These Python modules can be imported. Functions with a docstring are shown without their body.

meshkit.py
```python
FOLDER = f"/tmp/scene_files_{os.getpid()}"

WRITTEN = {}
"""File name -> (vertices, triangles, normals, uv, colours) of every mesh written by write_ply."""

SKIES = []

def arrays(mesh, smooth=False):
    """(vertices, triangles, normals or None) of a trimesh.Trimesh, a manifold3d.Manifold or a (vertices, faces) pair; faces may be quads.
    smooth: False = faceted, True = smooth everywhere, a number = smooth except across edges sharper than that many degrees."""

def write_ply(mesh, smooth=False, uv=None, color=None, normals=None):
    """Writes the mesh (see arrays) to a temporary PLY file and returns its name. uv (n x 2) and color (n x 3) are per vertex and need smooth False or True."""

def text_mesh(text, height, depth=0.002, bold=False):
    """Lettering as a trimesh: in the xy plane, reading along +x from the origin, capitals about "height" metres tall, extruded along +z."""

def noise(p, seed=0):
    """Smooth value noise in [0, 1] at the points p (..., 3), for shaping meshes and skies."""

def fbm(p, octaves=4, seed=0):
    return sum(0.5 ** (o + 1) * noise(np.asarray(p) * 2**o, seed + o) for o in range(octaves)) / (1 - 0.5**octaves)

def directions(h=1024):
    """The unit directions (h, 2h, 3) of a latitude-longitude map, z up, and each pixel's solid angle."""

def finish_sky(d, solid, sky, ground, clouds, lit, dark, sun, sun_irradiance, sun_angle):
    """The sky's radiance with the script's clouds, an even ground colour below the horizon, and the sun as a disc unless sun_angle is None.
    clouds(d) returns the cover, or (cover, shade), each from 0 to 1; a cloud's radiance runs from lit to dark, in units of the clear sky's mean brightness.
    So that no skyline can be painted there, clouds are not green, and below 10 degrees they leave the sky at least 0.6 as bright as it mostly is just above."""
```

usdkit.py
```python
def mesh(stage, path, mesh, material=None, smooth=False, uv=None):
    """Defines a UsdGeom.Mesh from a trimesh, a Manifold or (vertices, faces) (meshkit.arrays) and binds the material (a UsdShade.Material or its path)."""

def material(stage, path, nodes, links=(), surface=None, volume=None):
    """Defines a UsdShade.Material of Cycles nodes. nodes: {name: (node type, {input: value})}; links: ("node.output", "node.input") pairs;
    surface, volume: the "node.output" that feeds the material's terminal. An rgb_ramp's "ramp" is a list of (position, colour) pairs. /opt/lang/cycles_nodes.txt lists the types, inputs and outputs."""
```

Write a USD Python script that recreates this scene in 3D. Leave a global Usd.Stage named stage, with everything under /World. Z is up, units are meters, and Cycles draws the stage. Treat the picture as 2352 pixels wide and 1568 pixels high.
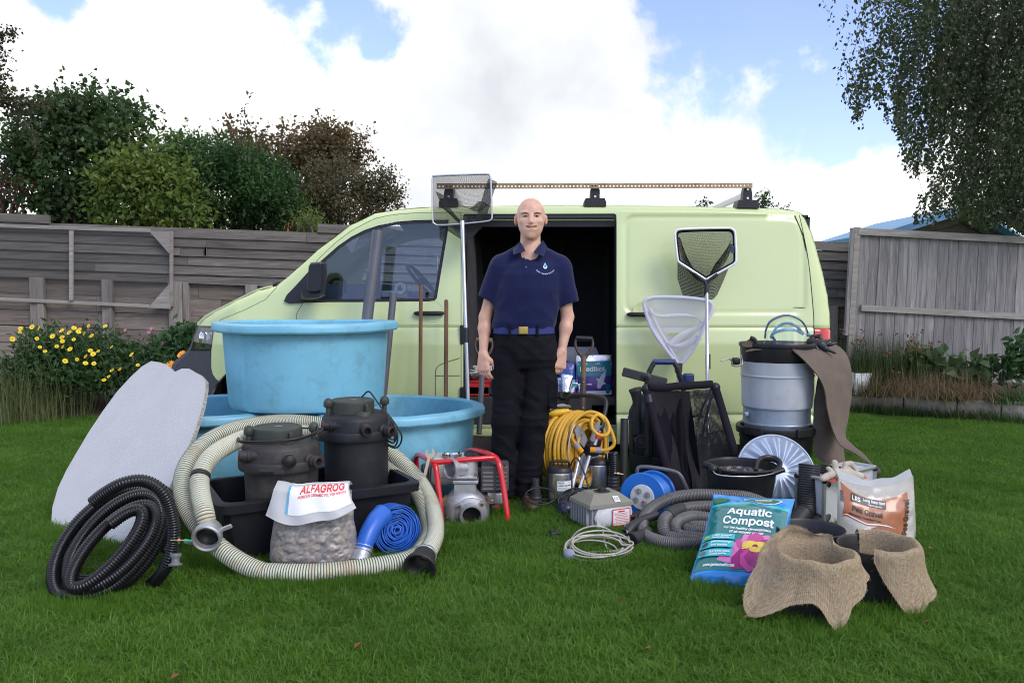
import math, random
import numpy as np, trimesh, shapely, usdkit, meshkit
from shapely import affinity
from shapely.geometry import Polygon, LineString, Point, box as sbox, MultiPolygon
from shapely.ops import unary_union
from pxr import Usd, UsdGeom, UsdLux, UsdShade, Gf, Sdf, Vt
random.seed(7); rng = np.random.default_rng(7)
stage = Usd.Stage.CreateInMemory()
UsdGeom.SetStageUpAxis(stage, UsdGeom.Tokens.z); UsdGeom.SetStageMetersPerUnit(stage, 1.0)
UsdGeom.Xform.Define(stage, '/World'); UsdGeom.Scope.Define(stage, '/World/Looks')
PI = math.pi; NA, LS, CLIP, STK = np.array, np.linspace, np.clip, np.stack
# ------------------------------------------------------------------ camera, sky, sun, exposure
CAM_H, FPX, CX, CY, HOR = 1.20,1829.0,1176.0,784.0,684.0
PITCH = math.atan((CY - HOR) / FPX)
cam = UsdGeom.Camera.Define(stage, '/World/camera')
cam.AddTranslateOp().Set(Gf.Vec3d(0,0, CAM_H)); cam.AddRotateXOp().Set(90 - math.degrees(PITCH))
cam.CreateHorizontalApertureAttr(36.0); cam.CreateVerticalApertureAttr(36.0 * 682 / 1024)
cam.CreateFocalLengthAttr(36.0 * FPX / 2352.0); cam.CreateClippingRangeAttr(Gf.Vec2f(0.05,3000))
cam.CreateExposureAttr(0.14)
def ray(u, v):
    x, y = (u - CX) / FPX, (CY - v) / FPX
    c, s = math.cos(PITCH), math.sin(PITCH)
    return NA([x, c + y * s, -s + y * c])
def P(u, v, d):
    r = ray(u, v); return NA([0,0, CAM_H]) + r * (d / r[1])
def G(u, v, z=0.0):
    r = ray(u, v); return NA([0,0, CAM_H]) + r * ((z - CAM_H) / r[2])
def PX(d): return d / FPX                      # metres per picture unit at depth d
SUN_EL, SUN_AZ = math.radians(40), math.radians(142)     # azimuth from +y towards +x: behind the viewer's right shoulder
sd = NA([math.sin(SUN_AZ) * math.cos(SUN_EL), math.cos(SUN_AZ) * math.cos(SUN_EL), math.sin(SUN_EL)])
sun = UsdLux.DistantLight.Define(stage, '/World/sun')
sun.CreateIntensityAttr(0.46); sun.CreateAngleAttr(24.0); sun.CreateColorAttr(Gf.Vec3f(1.0,0.95,0.88)); sun.CreateNormalizeAttr(True)
sun.AddRotateXYZOp().Set(Gf.Vec3f(0,0,0))
sun.ClearXformOpOrder()
_z = sd; _x = np.cross([0,0,1], _z); _x /= np.linalg.norm(_x); _y = np.cross(_z, _x)
sun.AddTransformOp().Set(Gf.Matrix4d(*_x, 0, *_y, 0, *_z, 0,0,0,0,1))
def sky_dir(u, v):
    r = ray(u, v); return tuple(r / np.linalg.norm(r))
GAPS = [((790,20), 118),((866,105), 56),((690,-40), 95),((1690,80), 200),((1800,235), 125),((1905,315), 75),((1560,20), 108),((2030,120), 190),((120,-10), 68)]
nodes = {'tc': ('texture_coordinate', {}), 'sky': ('sky_texture', {'sky_type': 'single_scattering', 'sun_disc': False, 'sun_elevation': SUN_EL, 'sun_rotation': SUN_AZ, 'aerosol_density': 1.0, 'altitude': 50.0}),
         'n1': ('noise_texture', {'scale': 8.5, 'detail': 10.0, 'roughness': 0.6}),
         'n2': ('noise_texture', {'scale': 2.6, 'detail': 7.0, 'roughness': 0.55}),
         'nm': ('math', {'math_type': 'multiply_add', 'value2': 3.2, 'value3': -1.6})}
links = [('tc.generated', 'n1.vector'),('tc.generated', 'n2.vector'),('n1.fac', 'nm.value1')]
prev = None
for i, ((u, v), r) in enumerate(GAPS):
    nodes[f'd{i}'] = ('vector_math', {'math_type': 'distance', 'vector2': sky_dir(u, v)})
    nodes[f's{i}'] = ('math', {'math_type': 'multiply', 'value2': FPX / r})
    links += [('tc.generated', f'd{i}.vector1'),(f'd{i}.value', f's{i}.value1')]
    if prev:
        nodes[f'm{i}'] = ('math', {'math_type': 'smoothmin', 'value3': 0.35})
        links += [(prev, f'm{i}.value1'),(f's{i}.value', f'm{i}.value2')]; prev = f'm{i}.value'
    else:
        prev = f's{i}.value'
nodes.update({'sp': ('separate_xyz', {}), 'n3': ('noise_texture', {'scale': 1.7, 'detail': 8.0, 'roughness': 0.55}), 'b1': ('map_range', {'from_min': 0.46, 'from_max': 0.66, 'to_min': 0.1, 'to_max': 1.5}), 'b2': ('map_range', {'from_min': -0.15, 'from_max': 0.45, 'to_min': 0.0, 'to_max': 3.0, 'clamp': True}), 'b3': ('math', {'math_type': 'add'}), 'b4': ('math', {'math_type': 'smoothmin', 'value3': 0.3})})
links += [('tc.generated', 'sp.vector'),('tc.generated', 'n3.vector'),('n3.fac', 'b1.value'),('sp.y', 'b2.value'),('b1.result', 'b3.value1'),('b2.result', 'b3.value2'),(prev, 'b4.value1'),('b3.value', 'b4.value2')]; prev = 'b4.value'
nodes.update({'ad': ('math', {'math_type': 'add'}), 'cov': ('map_range', {'range_type': 'smoothstep', 'from_min': 0.55, 'from_max': 1.1, 'to_min': 0.06, 'to_max': 1.0, 'clamp': True}),
              'cr': ('rgb_ramp', {'ramp': [(0.33,(7.3,7.6,8.1)),(0.46,(9.6,9.8,10.0)),(0.58,(12.5,12.5,12.4))]}),
              'sm': ('mix', {'mix_type': 'multiply', 'fac': 1.0, 'color2': (2.15,2.05,2.6)}),
              'mx': ('mix', {}), 'bg': ('background_shader', {'strength': 0.1})})
links += [(prev, 'ad.value1'),('nm.value', 'ad.value2'),('ad.value', 'cov.value'),('n2.fac', 'cr.fac'),('sky.color', 'sm.color1'),('cov.result', 'mx.fac'),
          ('sm.color', 'mx.color1'),('cr.color', 'mx.color2'),('mx.color', 'bg.color')]
sky_mat = usdkit.material(stage, '/World/Looks/sky_material', nodes, links, surface='bg.background')
dome = UsdLux.DomeLight.Define(stage, '/World/sky')
UsdShade.MaterialBindingAPI.Apply(dome.GetPrim()).Bind(sky_mat)
dome.GetPrim().SetCustomDataByKey('kind', 'structure')
# ------------------------------------------------------------------ scene tree helpers
_used = {}
def numbered(path):
    n = _used.get(path, 0); _used[path] = n + 1
    return path if n == 0 else f'{path}_{n:03d}'
def tag(pr, label=None, cat=None, group=None, kind=None):
    for k, x in (('label', label),('category', cat),('group', group),('kind', kind)):
        if x: pr.SetCustomDataByKey(k, x)
class Thing:
    def __init__(s, name, label=None, cat=None, loc=(0,0,0), group=None, kind=None):
        s.path = numbered('/World/' + name); s.loc = NA(loc, float)
        x = UsdGeom.Xform.Define(stage, s.path); x.AddTranslateOp().Set(Gf.Vec3d(*map(float, loc)))
        s.prim = x.GetPrim(); tag(s.prim, label, cat, group, kind)
    def part(s, name, m, material, smooth=32, label=None, kind=None, parent=None):
        base = parent if parent else s.path
        path = numbered(base + '/' + name)
        define(path, m, material, smooth, s.loc)
        if label or kind: tag(stage.GetPrimAtPath(path), label, None, None, kind)
        return path
def define(path, m, material, smooth, loc=(0,0,0)):
    if isinstance(m, M):
        v, f, uv = m.arrays()
    elif isinstance(m, tuple):
        v, f, uv = NA(m[0], float), NA(m[1]), None
    else:
        v, f, uv = NA(m.vertices, float), NA(m.faces), None
    if uv is not None and smooth not in (True, False): smooth = True
    return usdkit.mesh(stage, path, trimesh.Trimesh(v - NA(loc), f, process=False), material, smooth=smooth, uv=uv)
def single(name, m, material, label=None, cat=None, group=None, kind=None, smooth=32):
    path = numbered('/World/' + name)
    if isinstance(m, M): loc = m.base()
    else: loc = np.zeros(3)
    prim = define(path, m, material, smooth, loc)
    prim.AddTranslateOp().Set(Gf.Vec3d(*map(float, loc)))
    tag(prim.GetPrim(), label, cat, group, kind)
    return path
# ------------------------------------------------------------------ mesh helpers
def unit(a): a = np.asarray(a, float); return a / max(np.linalg.norm(a), 1e-12)
def frame(z, x=None):
    z = unit(z); x = NA([1.0,0,0]) if x is None else np.asarray(x, float)
    if abs(np.dot(unit(x), z)) > 0.97: x = NA([0,1.0,0])
    x = unit(x - z * np.dot(x, z)); return STK([x, np.cross(z, x), z], 1)     # columns
def rotz(a): c, s = math.cos(a), math.sin(a); return NA([[c, -s, 0], [s, c, 0], [0,0,1.0]])
def rotx(a): c, s = math.cos(a), math.sin(a); return NA([[1.0,0,0], [0, c, -s], [0, s, c]])
def roty(a): c, s = math.cos(a), math.sin(a); return NA([[c, 0, s], [0,1.0,0], [-s, 0, c]])
def spline(pts, n=60, closed=False):
    p = np.asarray(pts, float)
    if len(p) == 2: return LS(p[0], p[1], n)
    q = np.vstack([p[-1:], p, p[:2]]) if closed else np.vstack([2 * p[0] - p[1], p, 2 * p[-1] - p[-2]])
    k = len(q) - 3
    out = []
    for i in range(k):
        a, b, c, d = q[i:i + 4]; t = LS(0,1,24, endpoint=False)[:, None]
        out.append(0.5 * ((2 * b) + (c - a) * t + (2 * a - 5 * b + 4 * c - d) * t ** 2 + (3 * b - a - 3 * c + d) * t ** 3))
    out = np.vstack(out + [p[:1] if closed else p[-1:]])
    return resample(out, n)
def resample(p, n):
    s = np.concatenate([[0], np.cumsum(np.linalg.norm(np.diff(p, axis=0), axis=1))])
    t = LS(0, s[-1], n); return STK([np.interp(t, s, p[:, k]) for k in range(p.shape[1])], 1)
def length(p): return np.linalg.norm(np.diff(p, axis=0), axis=1).sum()
class M:
    def __init__(s): s.v, s.f, s.uv, s.n, s.has_uv = [], [], [], 0, False
    def add(s, v, f, uv=None):
        v = np.asarray(v, float); f = np.asarray(f, int)
        if f.ndim == 2 and f.shape[1] == 4: f = np.vstack([f[:, [0,1,2]], f[:, [0,2,3]]])
        s.v.append(v); s.f.append(f + s.n); s.n += len(v)
        if uv is not None: s.has_uv = True
        s.uv.append(np.zeros((len(v), 2)) if uv is None else np.asarray(uv, float)); return s
    def mesh(s, t): return s.add(t.vertices, t.faces)
    def arrays(s): return np.vstack(s.v), np.vstack(s.f),(np.vstack(s.uv) if s.has_uv else None)
    def base(s):
        v = np.vstack(s.v); lo, hi = v.min(0), v.max(0); return NA([(lo[0] + hi[0]) / 2,(lo[1] + hi[1]) / 2, lo[2]])
    def box(s, c, size, R=None):
        t = trimesh.creation.box(extents=size); v = t.vertices if R is None else t.vertices @ R.T
        return s.add(v + np.asarray(c), t.faces)
    def rbox(s, c, size, r=0.01, R=None, sub=1):
        r = min(r, min(size) / 2 - 1e-5)
        sp = trimesh.creation.icosphere(subdivisions=sub, radius=r).vertices
        h = NA(size) / 2 - r
        pts = np.vstack([sp + h * NA(k) for k in np.ndindex(2,2,2) for k in [NA(k) * 2 - 1]])
        t = trimesh.Trimesh(pts, process=False).convex_hull
        v = t.vertices if R is None else t.vertices @ R.T
        return s.add(v + np.asarray(c), t.faces)
    def hull(s, pts):
        t = trimesh.Trimesh(np.asarray(pts, float), process=False).convex_hull; return s.add(t.vertices, t.faces)
    def ball(s, c, r, sub=2, R=None):
        t = trimesh.creation.icosphere(subdivisions=sub); v = t.vertices * np.asarray(r)
        if R is not None: v = v @ R.T
        return s.add(v + np.asarray(c), t.faces)
    def tube(s, path, r, n=10, caps=True, closed=False, up=None, uv=False, flat=None):
        p = np.asarray(path, float); k = len(p)
        T = np.gradient(p, axis=0) if not closed else np.roll(p, -1,0) - np.roll(p, 1,0)
        T /= np.maximum(np.linalg.norm(T, axis=1, keepdims=True), 1e-12)
        x = NA([0,0,1.0]) if up is None else np.asarray(up, float)
        if abs(np.dot(x, T[0])) > 0.9: x = NA([1.0,0.3,0])
        X = np.zeros_like(p)
        for i in range(k):
            x = x - T[i] * np.dot(x, T[i]); x = x / max(np.linalg.norm(x), 1e-9); X[i] = x
        Y = np.cross(T, X)
        r = np.broadcast_to(np.asarray(r, float),(k,))
        a = LS(0,2 * PI, n, endpoint=False)
        fx, fy = (1,1) if flat is None else flat
        ring = (X[:, None] * (np.cos(a) * fx)[None, :, None] + Y[:, None] * (np.sin(a) * fy)[None, :, None]) * r[:, None, None] + p[:, None]
        v = ring.reshape(-1,3); i = np.arange(k if closed else k - 1)[:, None]; j = np.arange(n)[None]
        a0, a1 = i * n + j, i * n + (j + 1) % n; b0, b1 = ((i + 1) % k) * n + j, ((i + 1) % k) * n + (j + 1) % n
        f = STK([a0, a1, b1, b0], -1).reshape(-1,4); f = np.vstack([f[:, [0,1,2]], f[:, [0,2,3]]])
        L = np.concatenate([[0], np.cumsum(np.linalg.norm(np.diff(p, axis=0), axis=1))])
        UVs = STK([np.repeat(L, n), np.tile(a / (2 * PI), k)], 1)
        if caps and not closed:
            v = np.vstack([v, p[:1], p[-1:]]); c0, c1 = len(v) - 2, len(v) - 1; jj = np.arange(n)
            f = np.vstack([f, STK([np.full(n, c0),(jj + 1) % n, jj], 1), STK([np.full(n, c1),(k - 1) * n + jj, (k - 1) * n + (jj + 1) % n], 1)])
            UVs = np.vstack([UVs, [[0,0], [L[-1], 0]]])
        return s.add(v, f, UVs if uv else None)
    def cyl(s, a, b, r, n=20, r2=None, caps=True):
        a, b = np.asarray(a, float), np.asarray(b, float)
        return s.tube(NA([a, b]), NA([r, r if r2 is None else r2]), n, caps)
    def lathe(s, prof, at=(0,0,0), R=None, n=48, warp=None, a0=0, a1=2 * PI):
        prof = np.asarray(prof, float); full = abs(a1 - a0 - 2 * PI) < 1e-6
        a = LS(a0, a1, n, endpoint=not full)
        v = STK([prof[:, None, 0] * np.cos(a), prof[:, None, 0] * np.sin(a), np.repeat(prof[:, None, 1], n, 1)], -1)
        if warp is not None: v = warp(v)
        k = len(prof); i = np.arange(k - 1)[:, None]; j = np.arange(n if full else n - 1)[None]
        f = STK([i * n + j, i * n + (j + 1) % n, (i + 1) * n + (j + 1) % n, (i + 1) * n + j], -1).reshape(-1,4)
        v = v.reshape(-1,3)
        if R is not None: v = v @ np.asarray(R).T
        return s.add(v + np.asarray(at), f)
    def sheet(s, Pg, uv=None, thick=0.0):
        Pg = np.asarray(Pg, float); a, b = Pg.shape[:2]
        i, j = np.meshgrid(np.arange(a - 1), np.arange(b - 1), indexing='ij')
        f = STK([i * b + j, (i + 1) * b + j, (i + 1) * b + j + 1, i * b + j + 1], -1).reshape(-1,4)
        if thick:
            du, dv = np.gradient(Pg, axis=0), np.gradient(Pg, axis=1); nn = np.cross(du, dv); nn /= np.maximum(np.linalg.norm(nn, axis=-1, keepdims=True), 1e-9)
            top, bot = Pg + nn * thick / 2, Pg - nn * thick / 2
            idx = np.arange(a * b).reshape(a, b); rim = np.concatenate([idx[:, 0], idx[-1,1:], idx[::-1,-1][1:], idx[0, ::-1][1:-1]])
            r2 = np.roll(rim, -1); N = a * b
            f = np.vstack([f, f[:, ::-1] + N, STK([rim, r2, r2 + N, rim + N], 1)])
            return s.add(np.vstack([top.reshape(-1,3), bot.reshape(-1,3)]), f)
        if uv is not None:
            return s.add(Pg.reshape(-1,3), f, np.asarray(uv).reshape(-1,2))
        return s.add(Pg.reshape(-1,3), f)
    def prism(s, poly, depth, O, R):
        """polygon in the plane of R's first two columns at O, extruded by depth along R's third"""
        for g in getattr(poly, 'geoms', [poly]):
            if g.area < 1e-9: continue
            t = trimesh.creation.extrude_polygon(g, depth, engine='earcut'); s.add(t.vertices @ np.asarray(R).T + np.asarray(O), t.faces)
        return s
    def move(s, R=None, t=(0,0,0)):
        s.v = [(v if R is None else v @ np.asarray(R).T) + np.asarray(t) for v in s.v]; return s
def grid_mesh(poly, step):
    """2-D triangulation of a polygon cut by a grid, so that it can be bent onto a surface"""
    x0, y0, x1, y1 = poly.bounds
    gx = np.arange(math.floor(x0 / step) * step, x1 + step, step); gy = np.arange(math.floor(y0 / step) * step, y1 + step, step)
    X, Y = np.meshgrid(gx[:-1], gy[:-1], indexing='ij')
    cells = shapely.box(X.ravel(), Y.ravel(), X.ravel() + step, Y.ravel() + step); shapely.prepare(poly)
    inside = shapely.contains_properly(poly, cells); touch = shapely.intersects(poly, cells) & ~inside
    V, F, n = [], [], 0
    for x, y in zip(X.ravel()[inside], Y.ravel()[inside]):
        V.append([[x, y], [x + step, y], [x + step, y + step], [x, y + step]]); F.append([[n, n + 1, n + 2], [n, n + 2, n + 3]]); n += 4
    for g in shapely.intersection(poly, cells[touch]):
        for q in getattr(g, 'geoms', [g]):
            if q.geom_type != 'Polygon' or q.area < 1e-10: continue
            tv, tf = trimesh.creation.triangulate_polygon(q, engine='earcut')
            if len(tf) == 0: continue
            V.append(np.asarray(tv)[:, :2].tolist()); F.append((np.asarray(tf) + n).tolist()); n += len(tv)
    V = np.vstack([np.asarray(v) for v in V]); F = np.vstack([np.asarray(f) for f in F])
    key = np.round(V * 1e6).astype(np.int64); _, first, inv = np.unique(key, axis=0, return_index=True, return_inverse=True)
    V = V[first]; F = inv.reshape(-1)[F]; F = F[(F[:, 0] != F[:, 1]) & (F[:, 1] != F[:, 2]) & (F[:, 0] != F[:, 2])]
    a = np.cross(V[F[:, 1]] - V[F[:, 0]], V[F[:, 2]] - V[F[:, 0]]); F[a < 0] = F[a < 0][:, ::-1]
    return V, F
def decal(polys, surf, step=0.02, off=0.0015):
    """a flat print laid on the surface surf(u, v) -> points; counter-clockwise faces look along +n"""
    m = M()
    for g in (polys if isinstance(polys, list) else getattr(polys, 'geoms', [polys])):
        for q in getattr(g, 'geoms', [g]):
            if q.is_empty or q.geom_type != 'Polygon': continue
            V, F = grid_mesh(q, step)
            m.add(on(surf, V, off), F)
    return m
def on(surf, V, off):
    e = 1e-3; p = surf(V[:, 0], V[:, 1]); du = surf(V[:, 0] + e, V[:, 1]) - p; dv = surf(V[:, 0], V[:, 1] + e) - p
    n = np.cross(du, dv); n /= np.maximum(np.linalg.norm(n, axis=1, keepdims=True), 1e-12); return p + n * off
_fonts = {}
def text_poly(text, height, bold=True, width=None, center=None, rot=0, italic=0):
    import glob
    from PIL import Image, ImageDraw, ImageFont
    f = ImageFont.truetype(glob.glob('/opt/blender-*/*/datafiles/fonts/Inter.woff2')[0], 64)
    x0, y0, x1, y1 = f.getbbox(text, anchor='ls', stroke_width=2 * bold)
    im = Image.new('L', (x1 - x0 + 8, y1 - y0 + 8)); ImageDraw.Draw(im).text((4 - x0,4 - y0), text, 255, font=f, anchor='ls', stroke_width=2 * bold)
    on_ = np.pad(np.asarray(im) > 127,((0,0),(1,1))).astype(np.int8)
    rows, st = np.nonzero(np.diff(on_, axis=1) == 1); en = np.nonzero(np.diff(on_, axis=1) == -1)[1]
    shp = unary_union(shapely.box(st, -rows - 1, en, -rows)).buffer(0.6).buffer(-0.6).simplify(0.8)
    s = height / 46.0; shp = affinity.scale(shp, s, s, origin=(0,0))
    if width:
        b = shp.bounds; shp = affinity.scale(shp, width / (b[2] - b[0]), 1, origin=(0,0))
    if italic: shp = affinity.skew(shp, italic, 0)
    if center is not None:
        b = shp.bounds; shp = affinity.translate(shp, center[0] - (b[0] + b[2]) / 2, center[1] - (b[1] + b[3]) / 2)
        if rot: shp = affinity.rotate(shp, rot, origin=center)
    return shp
def surface_nets(field, lo, hi, h):
    """naive surface nets of field < 0"""
    lo, hi = np.asarray(lo, float), np.asarray(hi, float); n = np.ceil((hi - lo) / h).astype(int) + 1
    ax = [lo[k] + h * np.arange(n[k]) for k in range(3)]
    Pg = STK(np.meshgrid(*ax, indexing='ij'), -1)
    D = field(Pg.reshape(-1,3)).reshape(n)
    S = D < 0; nx, ny, nz = n
    cs = [S[i:nx - 1 + i, j:ny - 1 + j, k:nz - 1 + k] for i, j, k in np.ndindex(2,2,2)]
    cnt = sum(c.astype(np.int8) for c in cs); act = (cnt > 0) & (cnt < 8)
    idx = -np.ones(act.shape, int); ids = np.argwhere(act); idx[act] = np.arange(len(ids))
    acc, w = np.zeros((len(ids), 3)), np.zeros(len(ids))
    for c in np.ndindex(2,2,2):
        for a in range(3):
            if c[a]: continue
            c2 = list(c); c2[a] = 1
            d0 = D[tuple((ids + NA(c)).T)]; d1 = D[tuple((ids + NA(c2)).T)]
            x = (d0 < 0) != (d1 < 0); t = np.where(x, d0 / np.where(x, d0 - d1,1), 0)
            pt = np.repeat(NA(c, float)[None], len(ids), 0); pt[:, a] += t
            acc[x] += pt[x]; w[x] += 1
    V = lo + h * (ids + acc / w[:, None]); F = []
    for a in range(3):
        b, c = (a + 1) % 3,(a + 2) % 3
        sl0 = [slice(None)] * 3; sl1 = [slice(None)] * 3; sl0[a] = slice(0, n[a] - 1); sl1[a] = slice(1, n[a])
        s0, s1 = S[tuple(sl0)], S[tuple(sl1)]
        for sign in (0,1):
            e = np.argwhere((s0 & ~s1) if sign == 0 else (~s0 & s1))
            e = e[(e[:, b] > 0) & (e[:, c] > 0) & (e[:, b] < n[b] - 1) & (e[:, c] < n[c] - 1)]
            q = []
            for db, dc in ((-1,-1),(0,-1),(0,0),(-1,0)):
                k = e.copy(); k[:, b] += db; k[:, c] += dc; q.append(idx[tuple(k.T)])
            q = STK(q, 1); F.append(q if sign == 0 else q[:, ::-1])
    F = np.vstack(F); F = F[(F >= 0).all(1)]
    return V, np.vstack([F[:, [0,1,2]], F[:, [0,2,3]]])
def smin(a, b, k):
    h = CLIP(0.5 + 0.5 * (b - a) / k, 0,1); return b * (1 - h) + a * h - k * h * (1 - h)
def d_cap(p, a, b, ra, rb):
    a, b = np.asarray(a, float), np.asarray(b, float); ab = b - a; t = CLIP(((p - a) @ ab) / (ab @ ab), 0,1)
    return np.linalg.norm(p - a - t[:, None] * ab, axis=1) - (ra + (rb - ra) * t)
def d_ell(p, c, r, R=None):
    q = p - np.asarray(c); r = np.asarray(r, float)
    if R is not None: q = q @ R
    k = np.linalg.norm(q / r, axis=1); k2 = np.linalg.norm(q / r ** 2, axis=1); return k * (k - 1) / np.maximum(k2,1e-9)
def d_ecap(p, pts, rads):
    """elliptical column through pts (z descending or ascending), radii (rx, ry) interpolated along z"""
    pts, rads = np.asarray(pts, float), np.asarray(rads, float); o = np.argsort(pts[:, 2]); pts, rads = pts[o], rads[o]; z = p[:, 2]
    cx, cy = np.interp(z, pts[:, 2], pts[:, 0]), np.interp(z, pts[:, 2], pts[:, 1])
    rx, ry = np.interp(z, pts[:, 2], rads[:, 0]), np.interp(z, pts[:, 2], rads[:, 1])
    k = np.hypot((p[:, 0] - cx) / rx, (p[:, 1] - cy) / ry); d = (k - 1) * np.minimum(rx, ry)
    dz = np.maximum(pts[0,2] - z, z - pts[-1,2]); return np.where(dz > 0, np.hypot(np.maximum(d, 0), dz), np.maximum(d, dz))
# ------------------------------------------------------------------ materials
_mats = {}
def mat(name, base, rough=0.5, var=0.12, scale=14.0, bump=0.0, bscale=None, metal=0.0, dirt=None, dirt_amt=0.5, spec=0.5, coat=0.0, sheen=0.0, stretch=None, rand=0.0, trans=0.0, subsurf=0.0, world=False, dscale=5.0):
    if name in _mats: return _mats[name]
    base = NA(base, float); lo, hi = CLIP(base * (1 - var), 0,1), CLIP(base * (1 + var), 0,1)
    src = 'geo.position' if world else 'tc.object'
    nd = {'tc': ('texture_coordinate', {}), 'geo': ('geometry', {}), 'mp': ('mapping', {'mapping_type': 'point', 'scale': stretch or (1,1,1)}), 'n': ('noise_texture', {'scale': scale, 'detail': 5.0, 'roughness': 0.6}),
          'r': ('rgb_ramp', {'ramp': [(0.3, lo),(0.7, hi)]}),
          'p': ('principled_bsdf', {'roughness': rough, 'metallic': metal, 'specular_ior_level': spec, 'coat_weight': coat, 'sheen_weight': sheen, 'transmission_weight': trans, 'subsurface_weight': subsurf, 'subsurface_scale': 0.01})}
    lk = [(src, 'mp.vector'),('mp.vector', 'n.vector'),('n.fac', 'r.fac')]; col = 'r.color'
    if rand:
        nd.update({'oi': ('object_info', {}), 'rm': ('map_range', {'to_min': 1 - rand, 'to_max': 1 + rand}), 'cc': ('combine_color', {}), 'rx': ('mix', {'mix_type': 'multiply', 'fac': 1.0})})
        lk += [('oi.random', 'rm.value'),('rm.result', 'cc.r'),('rm.result', 'cc.g'),('rm.result', 'cc.b'),(col, 'rx.color1'),('cc.color', 'rx.color2')]; col = 'rx.color'
    if dirt is not None:
        nd.update({'dn': ('noise_texture', {'scale': dscale, 'detail': 8.0, 'roughness': 0.72}), 'dr': ('map_range', {'from_min': 0.5, 'from_max': 0.72, 'to_min': 0.0, 'to_max': dirt_amt, 'clamp': True}), 'dx': ('mix', {'color2': dirt})})
        lk += [(src, 'dn.vector'),('dn.fac', 'dr.value'),('dr.result', 'dx.fac'),(col, 'dx.color1')]; col = 'dx.color'
    lk.append((col, 'p.base_color'))
    if bump:
        nd.update({'bn': ('noise_texture', {'scale': bscale or scale * 3, 'detail': 6.0, 'roughness': 0.65}), 'b': ('bump', {'strength': min(1.0, bump), 'distance': 0.01})})
        lk += [('mp.vector', 'bn.vector'),('bn.fac', 'b.height'),('b.normal', 'p.normal')]
    _mats[name] = usdkit.material(stage, '/World/Looks/' + name, nd, lk, surface='p.BSDF'); return _mats[name]
def netting(name, col, cells, wire, rough=0.8):
    """woven mesh: threads with open cells between, from the sheet's own uv (metres)"""
    if name in _mats: return _mats[name]
    nd = {'tc': ('texture_coordinate', {}), 'sx': ('separate_xyz', {}), 'tr': ('transparent_bsdf', {'color': (1,1,1)}), 'p': ('principled_bsdf', {'base_color': col, 'roughness': rough}), 'mx': ('mix_closure', {}), 'mm': ('math', {'math_type': 'maximum'})}
    lk = [('tc.UV', 'sx.vector'),('tr.BSDF', 'mx.closure1'),('p.BSDF', 'mx.closure2'),('mm.value', 'mx.fac')]
    for k, o in (('x', 'x'),('y', 'y')):
        nd.update({f'u{k}': ('math', {'math_type': 'multiply', 'value2': cells}), f'f{k}': ('math', {'math_type': 'fraction'}), f'l{k}': ('math', {'math_type': 'less_than', 'value2': wire})})
        lk += [(f'sx.{o}', f'u{k}.value1'),(f'u{k}.value', f'f{k}.value1'),(f'f{k}.value', f'l{k}.value1'),(f'l{k}.value', f'mm.value{1 if k == "x" else 2}')]
    _mats[name] = usdkit.material(stage, '/World/Looks/' + name, nd, lk, surface='mx.closure'); return _mats[name]
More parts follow.
